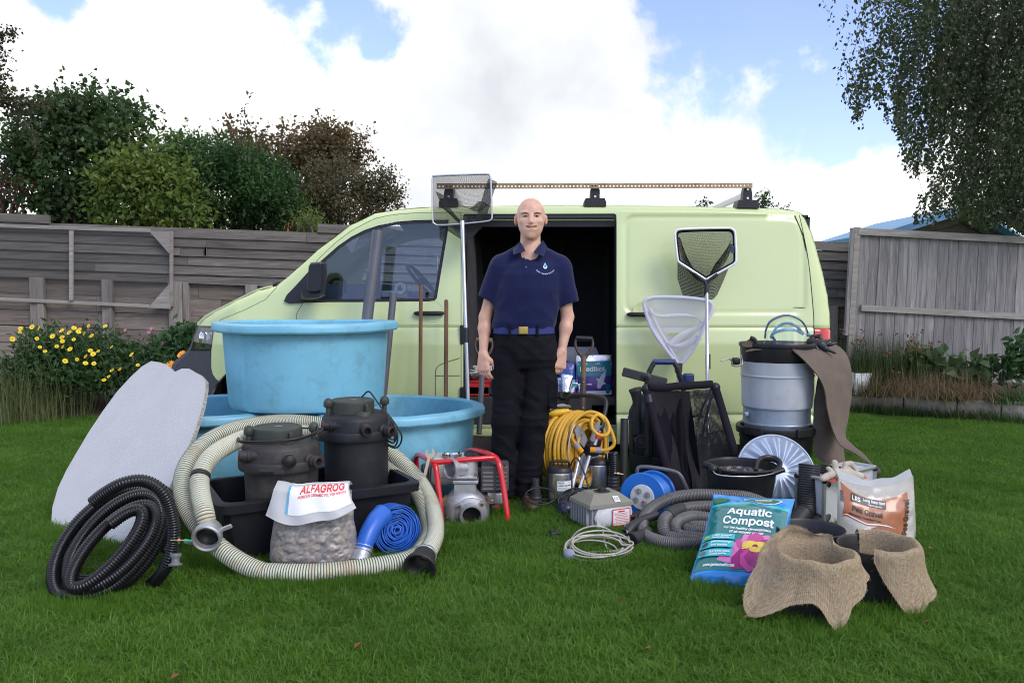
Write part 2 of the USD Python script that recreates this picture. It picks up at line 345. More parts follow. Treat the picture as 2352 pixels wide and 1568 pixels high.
def film(name, col, opaque, rough=0.25, tint=(1,1,1)):
    """thin plastic film or cloth that lets part of the light through"""
    if name in _mats: return _mats[name]
    nd = {'tr': ('transparent_bsdf', {'color': tint}), 'p': ('principled_bsdf', {'base_color': col, 'roughness': rough}), 'tl': ('translucent_bsdf', {'color': col}), 'm1': ('mix_closure', {'fac': 0.3}), 'mx': ('mix_closure', {'fac': opaque})}
    lk = [('p.BSDF', 'm1.closure1'),('tl.BSDF', 'm1.closure2'),('tr.BSDF', 'mx.closure1'),('m1.closure', 'mx.closure2')]
    _mats[name] = usdkit.material(stage, '/World/Looks/' + name, nd, lk, surface='mx.closure'); return _mats[name]
def pane(name, tint=(0.75,0.85,0.9), refl=0.9):
    if name in _mats: return _mats[name]
    nd = {'tr': ('transparent_bsdf', {'color': tint}), 'gl': ('glossy_bsdf', {'color': (refl,) * 3, 'roughness': 0.02}), 'fr': ('fresnel', {'IOR': 1.8}), 'mx': ('mix_closure', {})}
    lk = [('fr.fac', 'mx.fac'),('tr.BSDF', 'mx.closure1'),('gl.BSDF', 'mx.closure2')]
    _mats[name] = usdkit.material(stage, '/World/Looks/' + name, nd, lk, surface='mx.closure'); return _mats[name]
def stripes(name, c1, c2, pitch, frac=0.5, rough=0.45, dirt=None, spec=0.5):
    """bands along a hose, from its uv (metres along)"""
    if name in _mats: return _mats[name]
    nd = {'tc': ('texture_coordinate', {}), 'sx': ('separate_xyz', {}), 'm': ('math', {'math_type': 'multiply', 'value2': 1 / pitch}), 'f': ('math', {'math_type': 'fraction'}),
          'r': ('rgb_ramp', {'ramp': [(0, c1),(max(frac - 0.12,0.01), c1),(frac, c2),(0.9, c2),(1, c1)]}), 'n': ('noise_texture', {'scale': 9.0, 'detail': 6.0, 'roughness': 0.7}),
          'dr': ('map_range', {'from_min': 0.52, 'from_max': 0.75, 'to_min': 0.0, 'to_max': 0.7, 'clamp': True}), 'dx': ('mix', {'color2': dirt or c1}), 'p': ('principled_bsdf', {'roughness': rough, 'specular_ior_level': spec})}
    lk = [('tc.UV', 'sx.vector'),('sx.x', 'm.value1'),('m.value', 'f.value1'),('f.value', 'r.fac'),('tc.object', 'n.vector'),('n.fac', 'dr.value'),('dr.result', 'dx.fac'),('r.color', 'dx.color1'),('dx.color', 'p.base_color')]
    _mats[name] = usdkit.material(stage, '/World/Looks/' + name, nd, lk, surface='p.BSDF'); return _mats[name]
def leafmat(name, c1, c2, c3=None, trans=0.35, scale=1.2, rough=0.5, fine=9.0):
    """leaves: tone varies from clump to clump and from leaf to leaf"""
    if name in _mats: return _mats[name]
    c3 = c3 or c2
    nd = {'geo': ('geometry', {}), 'n': ('noise_texture', {'scale': scale, 'detail': 3.0}), 'ad': ('math', {'math_type': 'multiply_add', 'value2': 0.5, 'value3': 0.0}), 'a2': ('math', {'math_type': 'multiply_add', 'value2': 0.5}),
          'r': ('rgb_ramp', {'ramp': [(0.2, c1),(0.5, c2),(0.8, c3)]}), 'p': ('principled_bsdf', {'roughness': rough, 'specular_ior_level': 0.35}), 't': ('translucent_bsdf', {}), 'mx': ('mix_closure', {'fac': trans})}
    lk = [('geo.position', 'n.vector'),('geo.random_per_island', 'ad.value1'),('n.fac', 'a2.value1'),('ad.value', 'a2.value3'),('a2.value', 'r.fac'),('r.color', 'p.base_color'),('r.color', 't.color'),('p.BSDF', 'mx.closure1'),('t.BSDF', 'mx.closure2')]
    _mats[name] = usdkit.material(stage, '/World/Looks/' + name, nd, lk, surface='mx.closure'); return _mats[name]
# ================================================================== the setting: lawn, border, fences, trees
def sheet_xy(x0, x1, y0, y1, nx, ny, zf):
    X, Y = np.meshgrid(LS(x0, x1, nx), LS(y0, y1, ny), indexing='ij'); return STK([X, Y, zf(X, Y)], -1)
soil_nodes = {'geo': ('geometry', {}), 'n': ('noise_texture', {'scale': 2.2, 'detail': 8.0, 'roughness': 0.7}), 'n2': ('noise_texture', {'scale': 60.0, 'detail': 4.0}),
              'r': ('rgb_ramp', {'ramp': [(0.3,(0.035,0.075,0.012)),(0.6,(0.055,0.10,0.016)),(0.8,(0.08,0.085,0.03))]}), 'p': ('principled_bsdf', {'roughness': 0.95, 'specular_ior_level': 0.1}), 'b': ('bump', {'strength': 0.8, 'distance': 0.02})}
m_lawn = usdkit.material(stage, '/World/Looks/lawn_ground', soil_nodes, [('geo.position', 'n.vector'),('geo.position', 'n2.vector'),('n.fac', 'r.fac'),('r.color', 'p.base_color'),('n2.fac', 'b.height'),('b.normal', 'p.normal')], surface='p.BSDF')
def lawn_z(x, y):
    return 0.02 * (meshkit.fbm(STK([x * 0.5, y * 0.5,0 * x], -1), 3,5) - 0.5) * CLIP((np.abs(x) - 2.6) / 2 + (y > 7.6) * 1.0,0,1)
lawn = M().sheet(sheet_xy(-16,16,-6,14,90,60, lawn_z))
pl = single('lawn', lawn, m_lawn, kind='structure')
far = M().sheet(sheet_xy(-600,600,-300,900,7,7, lambda x, y: -0.06 + 0 * x)); single('field', far, m_lawn, kind='structure')
def leafset(C, D, N, size, w=0.55, fold=0.25, droop=0.0):
    """one small folded leaf at each C along D, face normal N: vertices and faces"""
    C, D, N = np.asarray(C), np.asarray(D), np.asarray(N); D = D / np.maximum(np.linalg.norm(D, axis=1, keepdims=True), 1e-9)
    S = np.cross(D, N); S /= np.maximum(np.linalg.norm(S, axis=1, keepdims=True), 1e-9); Nn = np.cross(S, D)
    s = np.broadcast_to(np.asarray(size, float),(len(C),))[:, None]
    a = C; b = C + D * s * 0.45 + S * s * w / 2 + Nn * s * fold * w; c = C + D * s - NA([0,0,1]) * s * droop; d = C + D * s * 0.45 - S * s * w / 2 + Nn * s * fold * w
    v = STK([a, b, c, d], 1).reshape(-1,3); i = np.arange(len(C))[:, None] * 4
    return v, np.vstack([np.hstack([i, i + 1, i + 2]), np.hstack([i, i + 2, i + 3])])
def rdirs(n, r=rng):
    d = r.normal(size=(n, 3)); return d / np.linalg.norm(d, axis=1, keepdims=True)
def blades(B, lean, h, w, r=rng, curl=0.5):
    """grass blades: bases B, tip offset lean (n,2), height h, width w"""
    n = len(B); a = r.uniform(0,2 * PI, n); s = STK([np.cos(a), np.sin(a), 0 * a], 1) * (np.asarray(w) / 2)[:, None]
    h = np.asarray(h); mid = B + STK([lean[:, 0] * 0.35, lean[:, 1] * 0.35, h * (0.62)], 1); tip = B + STK([lean[:, 0], lean[:, 1], h * (1 - curl * 0.3 * np.hypot(lean[:, 0], lean[:, 1]) / h)], 1)
    v = STK([B - s, B + s, mid - s * 0.8, mid + s * 0.8, tip], 1).reshape(-1,3); i = np.arange(n)[:, None] * 5
    return v, np.vstack([np.hstack([i, i + 1, i + 3]), np.hstack([i, i + 3, i + 2]), np.hstack([i + 2, i + 3, i + 4])])
# grass: blade patches scattered over the whole lawn in view
def grassmat(name, c1, c2, c3):
    nd = {'geo': ('geometry', {}), 'oi': ('object_info', {}), 'n': ('noise_texture', {'scale': 1.1, 'detail': 8.0, 'roughness': 0.75}), 'a1': ('math', {'math_type': 'multiply_add', 'value2': 0.42, 'value3': 0.0}), 'a2': ('math', {'math_type': 'multiply_add', 'value2': 0.58}),
          'r': ('rgb_ramp', {'ramp': [(0.25, c1),(0.5, c2),(0.72, c3),(0.9,(0.25,0.21,0.10))]}), 'p': ('principled_bsdf', {'roughness': 0.5, 'specular_ior_level': 0.3}), 't': ('translucent_bsdf', {}), 'mx': ('mix_closure', {'fac': 0.3})}
    lk = [('geo.random_per_island', 'a1.value1'),('oi.location', 'n.vector'),('geo.position', 'n.vector'),('n.fac', 'a2.value1'),('a1.value', 'a2.value3'),('a2.value', 'r.fac'),('r.color', 'p.base_color'),('r.color', 't.color'),('p.BSDF', 'mx.closure1'),('t.BSDF', 'mx.closure2')]
    lk.remove(('oi.location', 'n.vector'))
    return usdkit.material(stage, '/World/Looks/' + name, nd, lk, surface='mx.closure')
m_grass = grassmat('grass_blade', (0.062,0.145,0.013),(0.124,0.262,0.025),(0.215,0.35,0.05))
gi = UsdGeom.PointInstancer.Define(stage, '/World/grass'); tag(gi.GetPrim(), 'short green lawn grass growing across the whole garden', 'grass', kind='stuff')
gr = np.random.default_rng(11); PATCH = 0.30
NV = 7
for k in range(NV):
    n = 900
    B = np.zeros((n, 3)); B[:, :2] = gr.uniform(-PATCH * 0.58, PATCH * 0.58,(n, 2))
    cl = gr.uniform(-PATCH / 2, PATCH / 2,(9,2)); near = np.min(np.linalg.norm(B[:, None, :2] - cl[None], axis=2), 1)
    h = CLIP(gr.normal(0.026,0.010, n) + 0.012 * np.exp(-(near / 0.04) ** 2), 0.012,0.085)
    ln = gr.normal(0,0.75,(n, 2)) * h[:, None] + gr.normal(0,0.25,2) * 0.03
    v, f = blades(B, ln, h, gr.uniform(0.0022,0.0048, n), gr)
    define(f'/World/grass/tuft_{k:03d}' if k else '/World/grass/tuft', (v, f), m_grass, False)
gi.CreatePrototypesRel().SetTargets([Sdf.Path(f'/World/grass/tuft_{k:03d}' if k else '/World/grass/tuft') for k in range(NV)])
pos, idx, qs, sc = [], [], [], []
for y in np.arange(1.9,9.6,0.215):
    half = 0.66 * y + 0.35
    for x in np.arange(-half, half, 0.215):
        xx, yy = x + gr.uniform(-0.08,0.08), y + gr.uniform(-0.08,0.08)
        if -2.2 < xx < 2.1 and 6.3 < yy < 7.4: continue
        if xx > 3.45 and yy > 7.75: continue
        a = gr.uniform(0,2 * PI); pos.append((xx, yy, float(lawn_z(NA(xx), NA(yy))) - 0.003)); idx.append(int(gr.integers(NV)))
        qs.append(Gf.Quath(math.cos(a / 2), 0,0, math.sin(a / 2))); s = gr.uniform(0.8,1.2); sc.append((1.0,1.0, s))
BASES = [((1840,1452),(1975,1455)),((1990,1420),(2110,1400)),((1597,1358),(1760,1372)),((120,1225),(300,1285)),((100,1385),(320,1400)),((480,1290),(640,1345)),((640,1350),(900,1330)),((330,1275),(480,1300)),((1020,1225),(1110,1222)),((1160,1212),(1180,1210)),((1255,1178),(1320,1176)),((1330,1232),(1450,1222)),((1470,1285),(1600,1300)),((1620,1158),(1800,1158)),((1915,1262),(2110,1262)),((1100,1172),(1240,1165)),((830,1295),(960,1292)),((1700,1080),(1880,1085))]
for (u0, v0),(u1, v1) in BASES:
    a_, b_ = G(u0, v0 + 4), G(u1, v1 + 4)
    for t_ in np.arange(0,1.001,0.09 / max(0.1, np.linalg.norm(b_ - a_))):
        p_ = a_ + (b_ - a_) * t_; a = gr.uniform(0,2 * PI); pos.append((p_[0], p_[1], -0.004)); idx.append(int(gr.integers(NV))); qs.append(Gf.Quath(math.cos(a / 2), 0,0, math.sin(a / 2))); sc.append((0.5,0.5, gr.uniform(1.2,1.75)))
gi.CreatePositionsAttr(Vt.Vec3fArray([Gf.Vec3f(*p) for p in pos])); gi.CreateProtoIndicesAttr(Vt.IntArray(idx)); gi.CreateOrientationsAttr(Vt.QuathArray(qs)); gi.CreateScalesAttr(Vt.Vec3fArray([Gf.Vec3f(*s) for s in sc]))
fl_n = 46; fx = np.column_stack([gr.uniform(-2.6,2.8, fl_n), gr.uniform(2.3,7.0, fl_n), gr.uniform(0.022,0.04, fl_n)]); fd = rdirs(fl_n, gr) * [1,1,0.25]
single('fallen_leaves', leafset(fx, fd, rdirs(fl_n, gr) * 0.3 + [0,0,1.0], gr.uniform(0.02,0.05, fl_n), 0.6,0.3), leafmat('fallen_leaf', (0.16,0.06,0.02),(0.30,0.19,0.06),(0.42,0.34,0.18), 0.1,9), 'scattered small brown and straw coloured fallen leaves on the lawn', 'fallen leaves', kind='stuff', smooth=False)
# ------------------------------------------------------------------ fences
def wood(name, c1, c2, along='x', warm=None, rand=0.28):
    st = {'x': (0.9,8,14), 'z': (14,8,0.9)}[along]
    nd = {'tc': ('texture_coordinate', {}), 'oi': ('object_info', {}), 'va': ('vector_math', {'math_type': 'add'}), 'cx': ('combine_xyz', {}), 'mo': ('math', {'math_type': 'multiply', 'value2': 57.0}), 'mp': ('mapping', {'mapping_type': 'point', 'scale': st}),
          'n': ('noise_texture', {'scale': 2.2, 'detail': 9.0, 'roughness': 0.68, 'distortion': 0.6}), 'n2': ('noise_texture', {'scale': 7.0, 'detail': 9.0, 'roughness': 0.8}),
          'r': ('rgb_ramp', {'ramp': [(0.28, c1),(0.62, c2),(0.8, tuple(np.minimum(1, NA(c2) * 1.45)))]}), 'rm': ('map_range', {'to_min': 1 - rand, 'to_max': 1 + rand}), 'cc': ('combine_color', {}), 'rx': ('mix', {'mix_type': 'multiply', 'fac': 1.0}),
          'dk': ('map_range', {'from_min': 0.52, 'from_max': 0.72, 'to_min': 0.0, 'to_max': 0.75, 'clamp': True}), 'dx': ('mix', {'color2': warm or tuple(NA(c1) * 0.45)}), 'p': ('principled_bsdf', {'roughness': 0.85, 'specular_ior_level': 0.2}), 'b': ('bump', {'strength': 0.7, 'distance': 0.008})}
    lk = [('oi.random', 'mo.value1'),('mo.value', 'cx.x'),('mo.value', 'cx.y'),('tc.object', 'va.vector1'),('cx.vector', 'va.vector2'),('va.vector', 'mp.vector'),('mp.vector', 'n.vector'),('mp.vector', 'n2.vector'),('n.fac', 'r.fac'),('oi.random', 'rm.value'),('rm.result', 'cc.r'),('rm.result', 'cc.g'),('rm.result', 'cc.b'),
          ('r.color', 'rx.color1'),('cc.color', 'rx.color2'),('n2.fac', 'dk.value'),('dk.result', 'dx.fac'),('rx.color', 'dx.color1'),('dx.color', 'p.base_color'),('n.fac', 'b.height'),('b.normal', 'p.normal')]
    return usdkit.material(stage, '/World/Looks/' + name, nd, lk, surface='p.BSDF')
w_grey = wood('weathered_board', (0.060,0.054,0.047),(0.155,0.142,0.126)); w_low = wood('old_sleeper', (0.088,0.071,0.056),(0.205,0.175,0.148), warm=(0.075,0.036,0.02))
w_post = wood('post_wood', (0.13,0.115,0.10),(0.27,0.245,0.215), 'z'); w_pale = wood('pale_batten', (0.18,0.165,0.145),(0.31,0.29,0.265), rand=0.1); w_panel = wood('panel_board', (0.10,0.097,0.095),(0.25,0.242,0.238), 'z', rand=0.2)
FY = 9.0
def plank_at(u0, u1, v0, v1, slope, Y, th, tilt=0.0, wob=0.0):
    """a plank between picture columns u0,u1 whose top edge at u=0 is v0 and bottom v1 (lines fall by slope to the right)"""
    a, b = P(u0, v0 + slope * u0, Y), P(u1, v0 + slope * u1, Y); c, d = P(u0, v1 + slope * u0, Y), P(u1, v1 + slope * u1, Y)
    n = 9; t = LS(0,1, n)[:, None]; top = a + (b - a) * t; bot = c + (d - c) * t
    top[:, 2] += wob * rng.normal(0,1, n); bot[:, 2] += wob * rng.normal(0,1, n)
    fr = NA([0,-1.0,0]); q0, q1, q2, q3 = top, top + fr * th * (1 - tilt * 0.6), bot + fr * th * (1 + tilt), bot
    V = STK([q0, q1, q2, q3], 1).reshape(-1,3); F = []
    for i in range(n - 1):
        for k in range(4): F.append([i * 4 + k, i * 4 + (k + 1) % 4,(i + 1) * 4 + (k + 1) % 4,(i + 1) * 4 + k])
    F += [[0,3,2,1], [(n - 1) * 4 + k for k in range(4)]]
    return M().add(V, NA(F))
fence = Thing('plank_fence', 'long weathered grey fence of horizontal planks running behind the van', 'fence', (-2, FY, 0))
SL = 0.0355; top0 = 508.5
rows = [(top0 + k * 20.9, top0 + (k + 1) * 20.9 + 1.5) for k in range(6)]
r_f = random.Random(3)
def row(v0, v1, us, ue, step, mt, Y, th, tilt, wob):
    u = us
    while u < ue:
        e = min(ue, u + r_f.uniform(step * 0.6, step * 1.3))
        if ue - e < 60: e = ue
        fence.part('plank', plank_at(u + 0.4, e - 0.4, v0, v1, SL, Y + r_f.uniform(-0.004,0.004), th, tilt, wob), mt, False); u = e
for k, (a, b) in enumerate(rows): row(a, b, -140,2060,520, w_grey, FY - 0.02 - 0.0,0.022,0.7,0.0015)
row(490,509,-140,117,300, w_grey, FY - 0.02,0.03,0.4,0.003)
row(488,508.3,731,2060,480, w_grey, FY - 0.02,0.03,0.4,0.003)
for k in range(6):
    row(634 + k * 37.5,634 + (k + 1) * 37.5 - 1.2,-140,2060,300, w_low, FY + 0.03,0.03,0.05,0.003)
fence.part('backing_boards', M().box((-2, FY + 0.085,0.75),(14,0.02,1.55)), w_low, False)
for (a, b, tw) in ((75,93,.012),(93,108,.03),(238,254,0),(255,264,.02),(392,423,.015),(424,437,.0),(567,594,0),(720,750,0),(890,920,0),(1900,1921,0)):
    pa, pb = P(a, 634 + SL * a, FY), P(b, 634 + SL * b, FY); h = pa[2] + 0.05
    fence.part('post', M().rbox(((pa[0] + pb[0]) / 2, FY - 0.03 - tw, h / 2 - 0.05),(pb[0] - pa[0], 0.06, h), 0.006, rotz(rng.normal(0,0.01))), w_post, 30)
for u in (1425 / 1.742 / 1.7415,470.0):
    fence.part('cleat', plank_at(u, u + 5,551,569, SL, FY - 0.062,0.012), w_pale, False)
fr = Thing('mesh_frame', 'pale batten frame with wire netting and corner gussets hung on the plank fence', 'frame', (-5, FY - 0.1,0.6)); FF = FY - 0.095
def batten(p, q, w, mt=w_pale, dy=0.0, name='batten'):
    a, b = P(*p, FF + dy), P(*q, FF + dy); d = unit(b - a); s = np.cross(d, [0,1.0,0]); L = np.linalg.norm(b - a)
    fr.part(name, M().rbox((a + b) / 2,(L, 0.028, w * PX(FF)), 0.003, STK([d, [0,1.0,0], np.cross(d, [0,1.0,0])], 1)), mt, 30)
batten((-140,514),(346,530), 8); batten((164,530),(164,690), 8.6, dy=-0.029); batten((394,531),(394,704), 7.6, dy=-0.012); batten((-140,680),(344,703), 7.6)
for tri in (((346,531),(393,532),(393,584)),((343,707),(395,709),(391,653))):
    pts = [P(*t, FF) for t in tri]; fr.part('gusset', M().prism(Polygon([(p[0], p[2]) for p in pts]), 0.012,(0, FF - 0.026,0), NA([[1,0,0], [0,0,-1.0], [0,1,0]]).T @ np.eye(3) if False else STK([[1,0,0], [0,0,1.0], [0,-1.0,0]], 1)), w_pale, False)
a, b, c, d = P(-140,516, FF), P(393,532, FF), P(393,703, FF), P(-140,682, FF)
S, T = np.meshgrid(LS(0,1,20), LS(0,1,8), indexing='ij'); NG = (a + (b - a) * S[..., None]) * (1 - T[..., None]) + (d + (c - d) * S[..., None]) * T[..., None]
fr.part('wire_netting', M().sheet(NG, STK([S * 2.6 + T * 0.8, T * 0.8 - S * 2.6], -1)), netting('chicken_wire', (0.10,0.10,0.10), 32,0.10), True)
pf = Thing('panel_fence', 'tall grey fence panel of upright boards behind the raised border on the right', 'fence', (4.6,8.6,0)); PY = 8.62
us = np.arange(1977,2480,22.8); lean = -19 / 315.0
def pquad(u0, u1, v0f, v1f, Y, th):
    def q(u, v): return P(u + lean * (v - 523), v, Y)
    V = NA([q(u0, v0f(u0)), q(u1, v0f(u1)), q(u1, v1f(u1)), q(u0, v1f(u0))]); W = V + NA([0, th, 0])
    return M().add(np.vstack([V, W]), NA([[0,3,2,1], [4,5,6,7], [0,1,5,4], [1,2,6,5], [2,3,7,6], [3,0,4,7]]))
tp = lambda u: 523 + (u - 1973) * 0.053
for i, u in enumerate(us):
    pf.part('board', pquad(u + 0.35, u + 22.4, lambda w: tp(w) + 4 + (i * 7 % 3), lambda w: 905, PY + (i % 2) * 0.006 + rng.uniform(0,0.004), 0.016), w_panel, False)
pf.part('top_rail', pquad(1972,2480, tp, lambda u: tp(u) + 16, PY - 0.035,0.034), w_pale, False)
pf.part('middle_rail', pquad(1990,2480, lambda u: tp(u) + 176, lambda u: tp(u) + 190, PY - 0.03,0.029), w_pale, False)
pf.part('side_rail', pquad(1964,1977, lambda u: tp(u) - 1, lambda u: 905, PY - 0.03,0.04), w_pale, False)
pf.part('side_rail', pquad(1956,1963, lambda u: tp(u) + 1, lambda u: 770, PY - 0.06,0.045), w_panel, False, label='loose upright board leaning against the left edge')
# kerb of concrete blocks and the raised bed behind it
m_conc = mat('rough_concrete', (0.30,0.28,0.24), 0.9,0.25,9,0.6,60, dirt=(0.10,0.10,0.05), dirt_amt=0.7, dscale=3.0)
m_soil = mat('border_soil_dark', (0.06,0.042,0.026), 0.95,0.4,8,0.8,40, world=True)
kb = Thing('border_wall', 'low wall of rough concrete blocks edging the raised border', 'low wall', (4.2,8.0,0))
kp = [(1880,8.62),(1965,8.42),(2089,8.15),(2214,7.88),(2318,7.66),(2460,7.36)]
for (u0, d0),(u1, d1) in zip(kp[:-1], kp[1:]):
    a, b = P(u0,700, d0), P(u1,700, d1); L = math.hypot(b[0] - a[0], b[1] - a[1]); an = math.atan2(b[1] - a[1], b[0] - a[0])
    bm = M().rbox(((a[0] + b[0]) / 2,(a[1] + b[1]) / 2 + 0.06,0.085 + rng.uniform(-.012,.012)),(L - 0.012,0.13,0.22), 0.016, rotz(an + rng.normal(0,0.01)))
    kb.part('concrete_block', bm, m_conc, 30)
def bed_z(X, Y):
    f = 7.75 + (5.0 - X) * 0.45
    return 0.17 + 0.10 * CLIP((Y - f) / 0.7,0,1) + 0.05 * (meshkit.fbm(STK([X * 3, Y * 3,0 * X], -1), 3,2) - 0.5)
Xs = LS(3.3,6.4,40); grid = STK([STK([np.full(14, x), LS(max(7.3,8.62 - (x - 3.3) * 0.52) + 0.14,9.05,14)], -1) for x in Xs], 0)
single('border_soil', M().sheet(np.concatenate([grid, bed_z(grid[..., 0], grid[..., 1])[..., None]], -1)), m_soil, kind='structure')
grid = sheet_xy(-8.5,-2.6,7.9,9.0,50,14, lambda X, Y: 0.10 * CLIP((Y - 7.9) / 0.5,0,1) + 0.004)
single('flower_bed_soil', M().sheet(grid), m_soil, kind='structure')
# shed with the blue roof
sh = Thing('garden_shed', 'timber shed gable with a blue sheet roof rising behind the panel fence', 'shed', (7.0,12.3,0)); SD = 12.3
m_blue = mat('blue_roof_sheet', (0.10,0.26,0.44), 0.45,0.1); m_shed = wood('shed_board', (0.07,0.06,0.05),(0.15,0.135,0.12))
pk, el, er = P(2207,492, SD), P(2040,545, SD), P(2300,545, SD)
gp = Polygon([(el[0], 0),(er[0], 0),(er[0], er[2]),(pk[0], pk[2]),(el[0], el[2])]); RX = STK([[1,0,0], [0,0,1.0], [0,-1.0,0]], 1)
sh.part('gable_wall', M().prism(gp, 2.6,(0, SD + 2.6,0), RX), m_shed, False)
def slab(p, q, th, y0, y1):
    d = unit(NA(q) - p); n = NA([-d[2], 0, d[0]]); n = n if n[2] > 0 else -n
    pts = [x + n * t + NA([0, y - x[1], 0]) for x in (NA(p), NA(q)) for t in (0, th) for y in (y0, y1)]; return M().hull(pts)
ov = lambda e, k: pk + (e - pk) * k
sh.part('roof_sheet', slab(pk + NA([0,0,0.02]), ov(el, 1.12) + NA([0,0,0.02]), 0.10, SD - 0.35, SD + 2.8), m_blue, False); sh.part('roof_sheet', slab(pk + NA([0.01,0,0.02]), ov(er, 1.12) + NA([0,0,0.02]), 0.03, SD - 0.35, SD + 2.8), m_blue, False)
for e in (el, er): sh.part('bargeboard', slab(pk - NA([0,0,0.12]), ov(e, 1.1) - NA([0,0,0.12]), 0.13, SD - 0.06, SD - 0.03), m_shed, False)
# ------------------------------------------------------------------ trees and shrubs behind the fences
m_bark = mat('tree_bark', (0.09,0.07,0.055), 0.9,0.3,18,0.6)
def limbs(base, tips, r0=0.09, r=rng):
    m = M()
    for t in tips:
        base2 = NA(base, float); t = NA(t, float); mid = base2 + (t - base2) * 0.45 + NA([r.normal(0,.1), r.normal(0,.1), 0.25 + r.uniform(0,.2)])
        p = spline([base2, mid, t], 10); m.tube(p, LS(r0 * 0.6,0.006,10), 6)
    return m
def lobe_points(lobes, n, r, shell=0.55):
    """points in ellipsoidal lobes (u, v, depth, ru, rv, rd in metres), weighted to their outsides"""
    w = NA([l[3] * l[4] for l in lobes], float); k = r.choice(len(lobes), n, p=w / w.sum()); d = rdirs(n, r) * (r.uniform(0,1, n) ** (1 - shell))[:, None]
    L = NA(lobes, float)[k]; dep = L[:, 2] + d[:, 1] * L[:, 5]; u = L[:, 0] + d[:, 0] * L[:, 3]; v = L[:, 1] - d[:, 2] * L[:, 4]
    C = STK([P(a, b, c) for a, b, c in zip(u, v, L[:, 2])]); C[:, 1] = dep; return C, d
def tree(name, label, cat, lobes, n, leaf, mt, foot, seed, clump=0.16, per=14, w=0.6, down=0.3, shell=0.6, trunk_r=0.09, fold=0.2, gap=0.41, shoots=6, group=None):
    r = np.random.default_rng(seed); nc = max(1, n // per); C, d = lobe_points(lobes, nc, r, shell)
    C = np.repeat(C, per, 0); dd = np.repeat(d, per, 0); n = len(C); C = C + r.normal(0, clump, (n, 3)) * NA([1,1,0.8])
    D = rdirs(n, r) + dd * 0.5 - NA([0,0, down]); N = rdirs(n, r) * 0.8 + NA([0,-0.35,0.8])
    keep = meshkit.fbm(C * NA([1.5,1.5,1.9]), 3, seed) > gap; ns = int(shoots * len(lobes) * 3); Sp, sd_ = lobe_points(lobes, max(1, ns), r, 0.97)
    if ns:
        dirs = sd_ * 0.8 + NA([0,0,0.75]) + r.normal(0,0.3,(ns, 3)); L_ = r.uniform(0.10,0.34, ns) * min(1, leaf * 11); tt = LS(-0.25,1,14)[None, :, None]; q = (Sp[:, None] + dirs[:, None] * L_[:, None, None] * tt + r.normal(0, leaf * 0.3,(ns, 14,3))).reshape(-1,3)
        C, D, N = np.vstack([C[keep], q]), np.vstack([D[keep], rdirs(len(q), r) + np.repeat(dirs, 14,0) * 0.4]), np.vstack([N[keep], rdirs(len(q), r)])
    else: C, D, N = C[keep], D[keep], N[keep]
    n = len(C); v, f = leafset(C, D, N, leaf * r.uniform(0.6,1.25, n), w, fold)
    t = Thing(name, label, cat, tuple(foot), group=group)
    t.part('crown', (v, f), mt, False, kind='stuff')
    foot = NA(foot, float); fork = foot + NA([0,0,0.9])
    tr = M().tube(NA([foot, foot + [0.02,0,0.5], fork]), NA([trunk_r * 1.25, trunk_r, trunk_r * 0.9]), 8)
    tips = [P(l[0] + r.uniform(-.4,.4) * l[3], l[1] - r.uniform(0.0,0.75) * l[4], l[2]) for l in lobes for _ in range(5)]
    lm = limbs(fork, tips, trunk_r, r); tr.add(*lm.arrays()[:2]) if trunk_r > 0.03 else None; t.part('trunk', tr, m_bark, True)
    return t
L_lilac = leafmat('lilac_leaf', (0.025,0.0525,0.015),(0.065,0.1225,0.03),(0.1438,0.2063,0.0562), 0.25,1.5)
L_yellow = leafmat('yellowing_leaf', (0.069,0.1242,0.0206),(0.207,0.2346,0.0344),(0.4554,0.4002,0.069), 0.3,2.2)
L_hedge = leafmat('privet_leaf', (0.0192,0.054,0.012),(0.0552,0.126,0.0216),(0.132,0.228,0.042), 0.25,1.1)
L_brown = leafmat('autumn_leaf', (0.0892,0.0648,0.0292),(0.1702,0.1216,0.0406),(0.1782,0.1782,0.0568), 0.25,1.2)
L_haw = leafmat('hawthorn_leaf', (0.0591,0.054,0.0236),(0.1266,0.1046,0.0422),(0.2194,0.0929,0.0506), 0.2,1.6)
L_haw2 = leafmat('hawthorn_red', (0.06,0.03,0.018),(0.12,0.035,0.022),(0.16,0.08,0.03), 0.2,1.6)
L_birch = leafmat('birch_leaf', (0.022,0.040,0.012),(0.055,0.086,0.020),(0.14,0.155,0.04), 0.22,1.0)
L_lime = leafmat('lime_leaf', (0.07,0.11,0.02),(0.15,0.19,0.03),(0.22,0.24,0.05), 0.3,2)
def at0(u, d, z=0.0): p = P(u, 684, d); return (p[0], d, z)
TD = 12.0
tree('lilac_tree', 'tall dark green broad leaved tree at left behind the plank fence', 'tree', [(160,320, TD, 120,90,.8),(200,255, TD, 80,40,.6),(60,360, TD, 62,70,.6),(280,340, TD, 62,90,.7),(305,268, TD, 30,34,.4),(200,450, TD, 190,85,.8),(120,245, TD, 34,28,.4)], 17000,0.088, L_lilac, at0(180, TD), 21,0.13,12,0.75,0.6,0.45)
tree('yellow_shrub', 'yellow green shrub in front of the dark hedge behind the fence', 'shrub', [(330,440,11.2,108,88,.5),(320,385,11.2,70,38,.4),(400,490,11.2,70,40,.4),(270,470,11.2,52,60,.4)], 5200,0.095, L_yellow, at0(330,11.2), 22,0.12,9,0.5,0.5,0.8, gap=0.25)
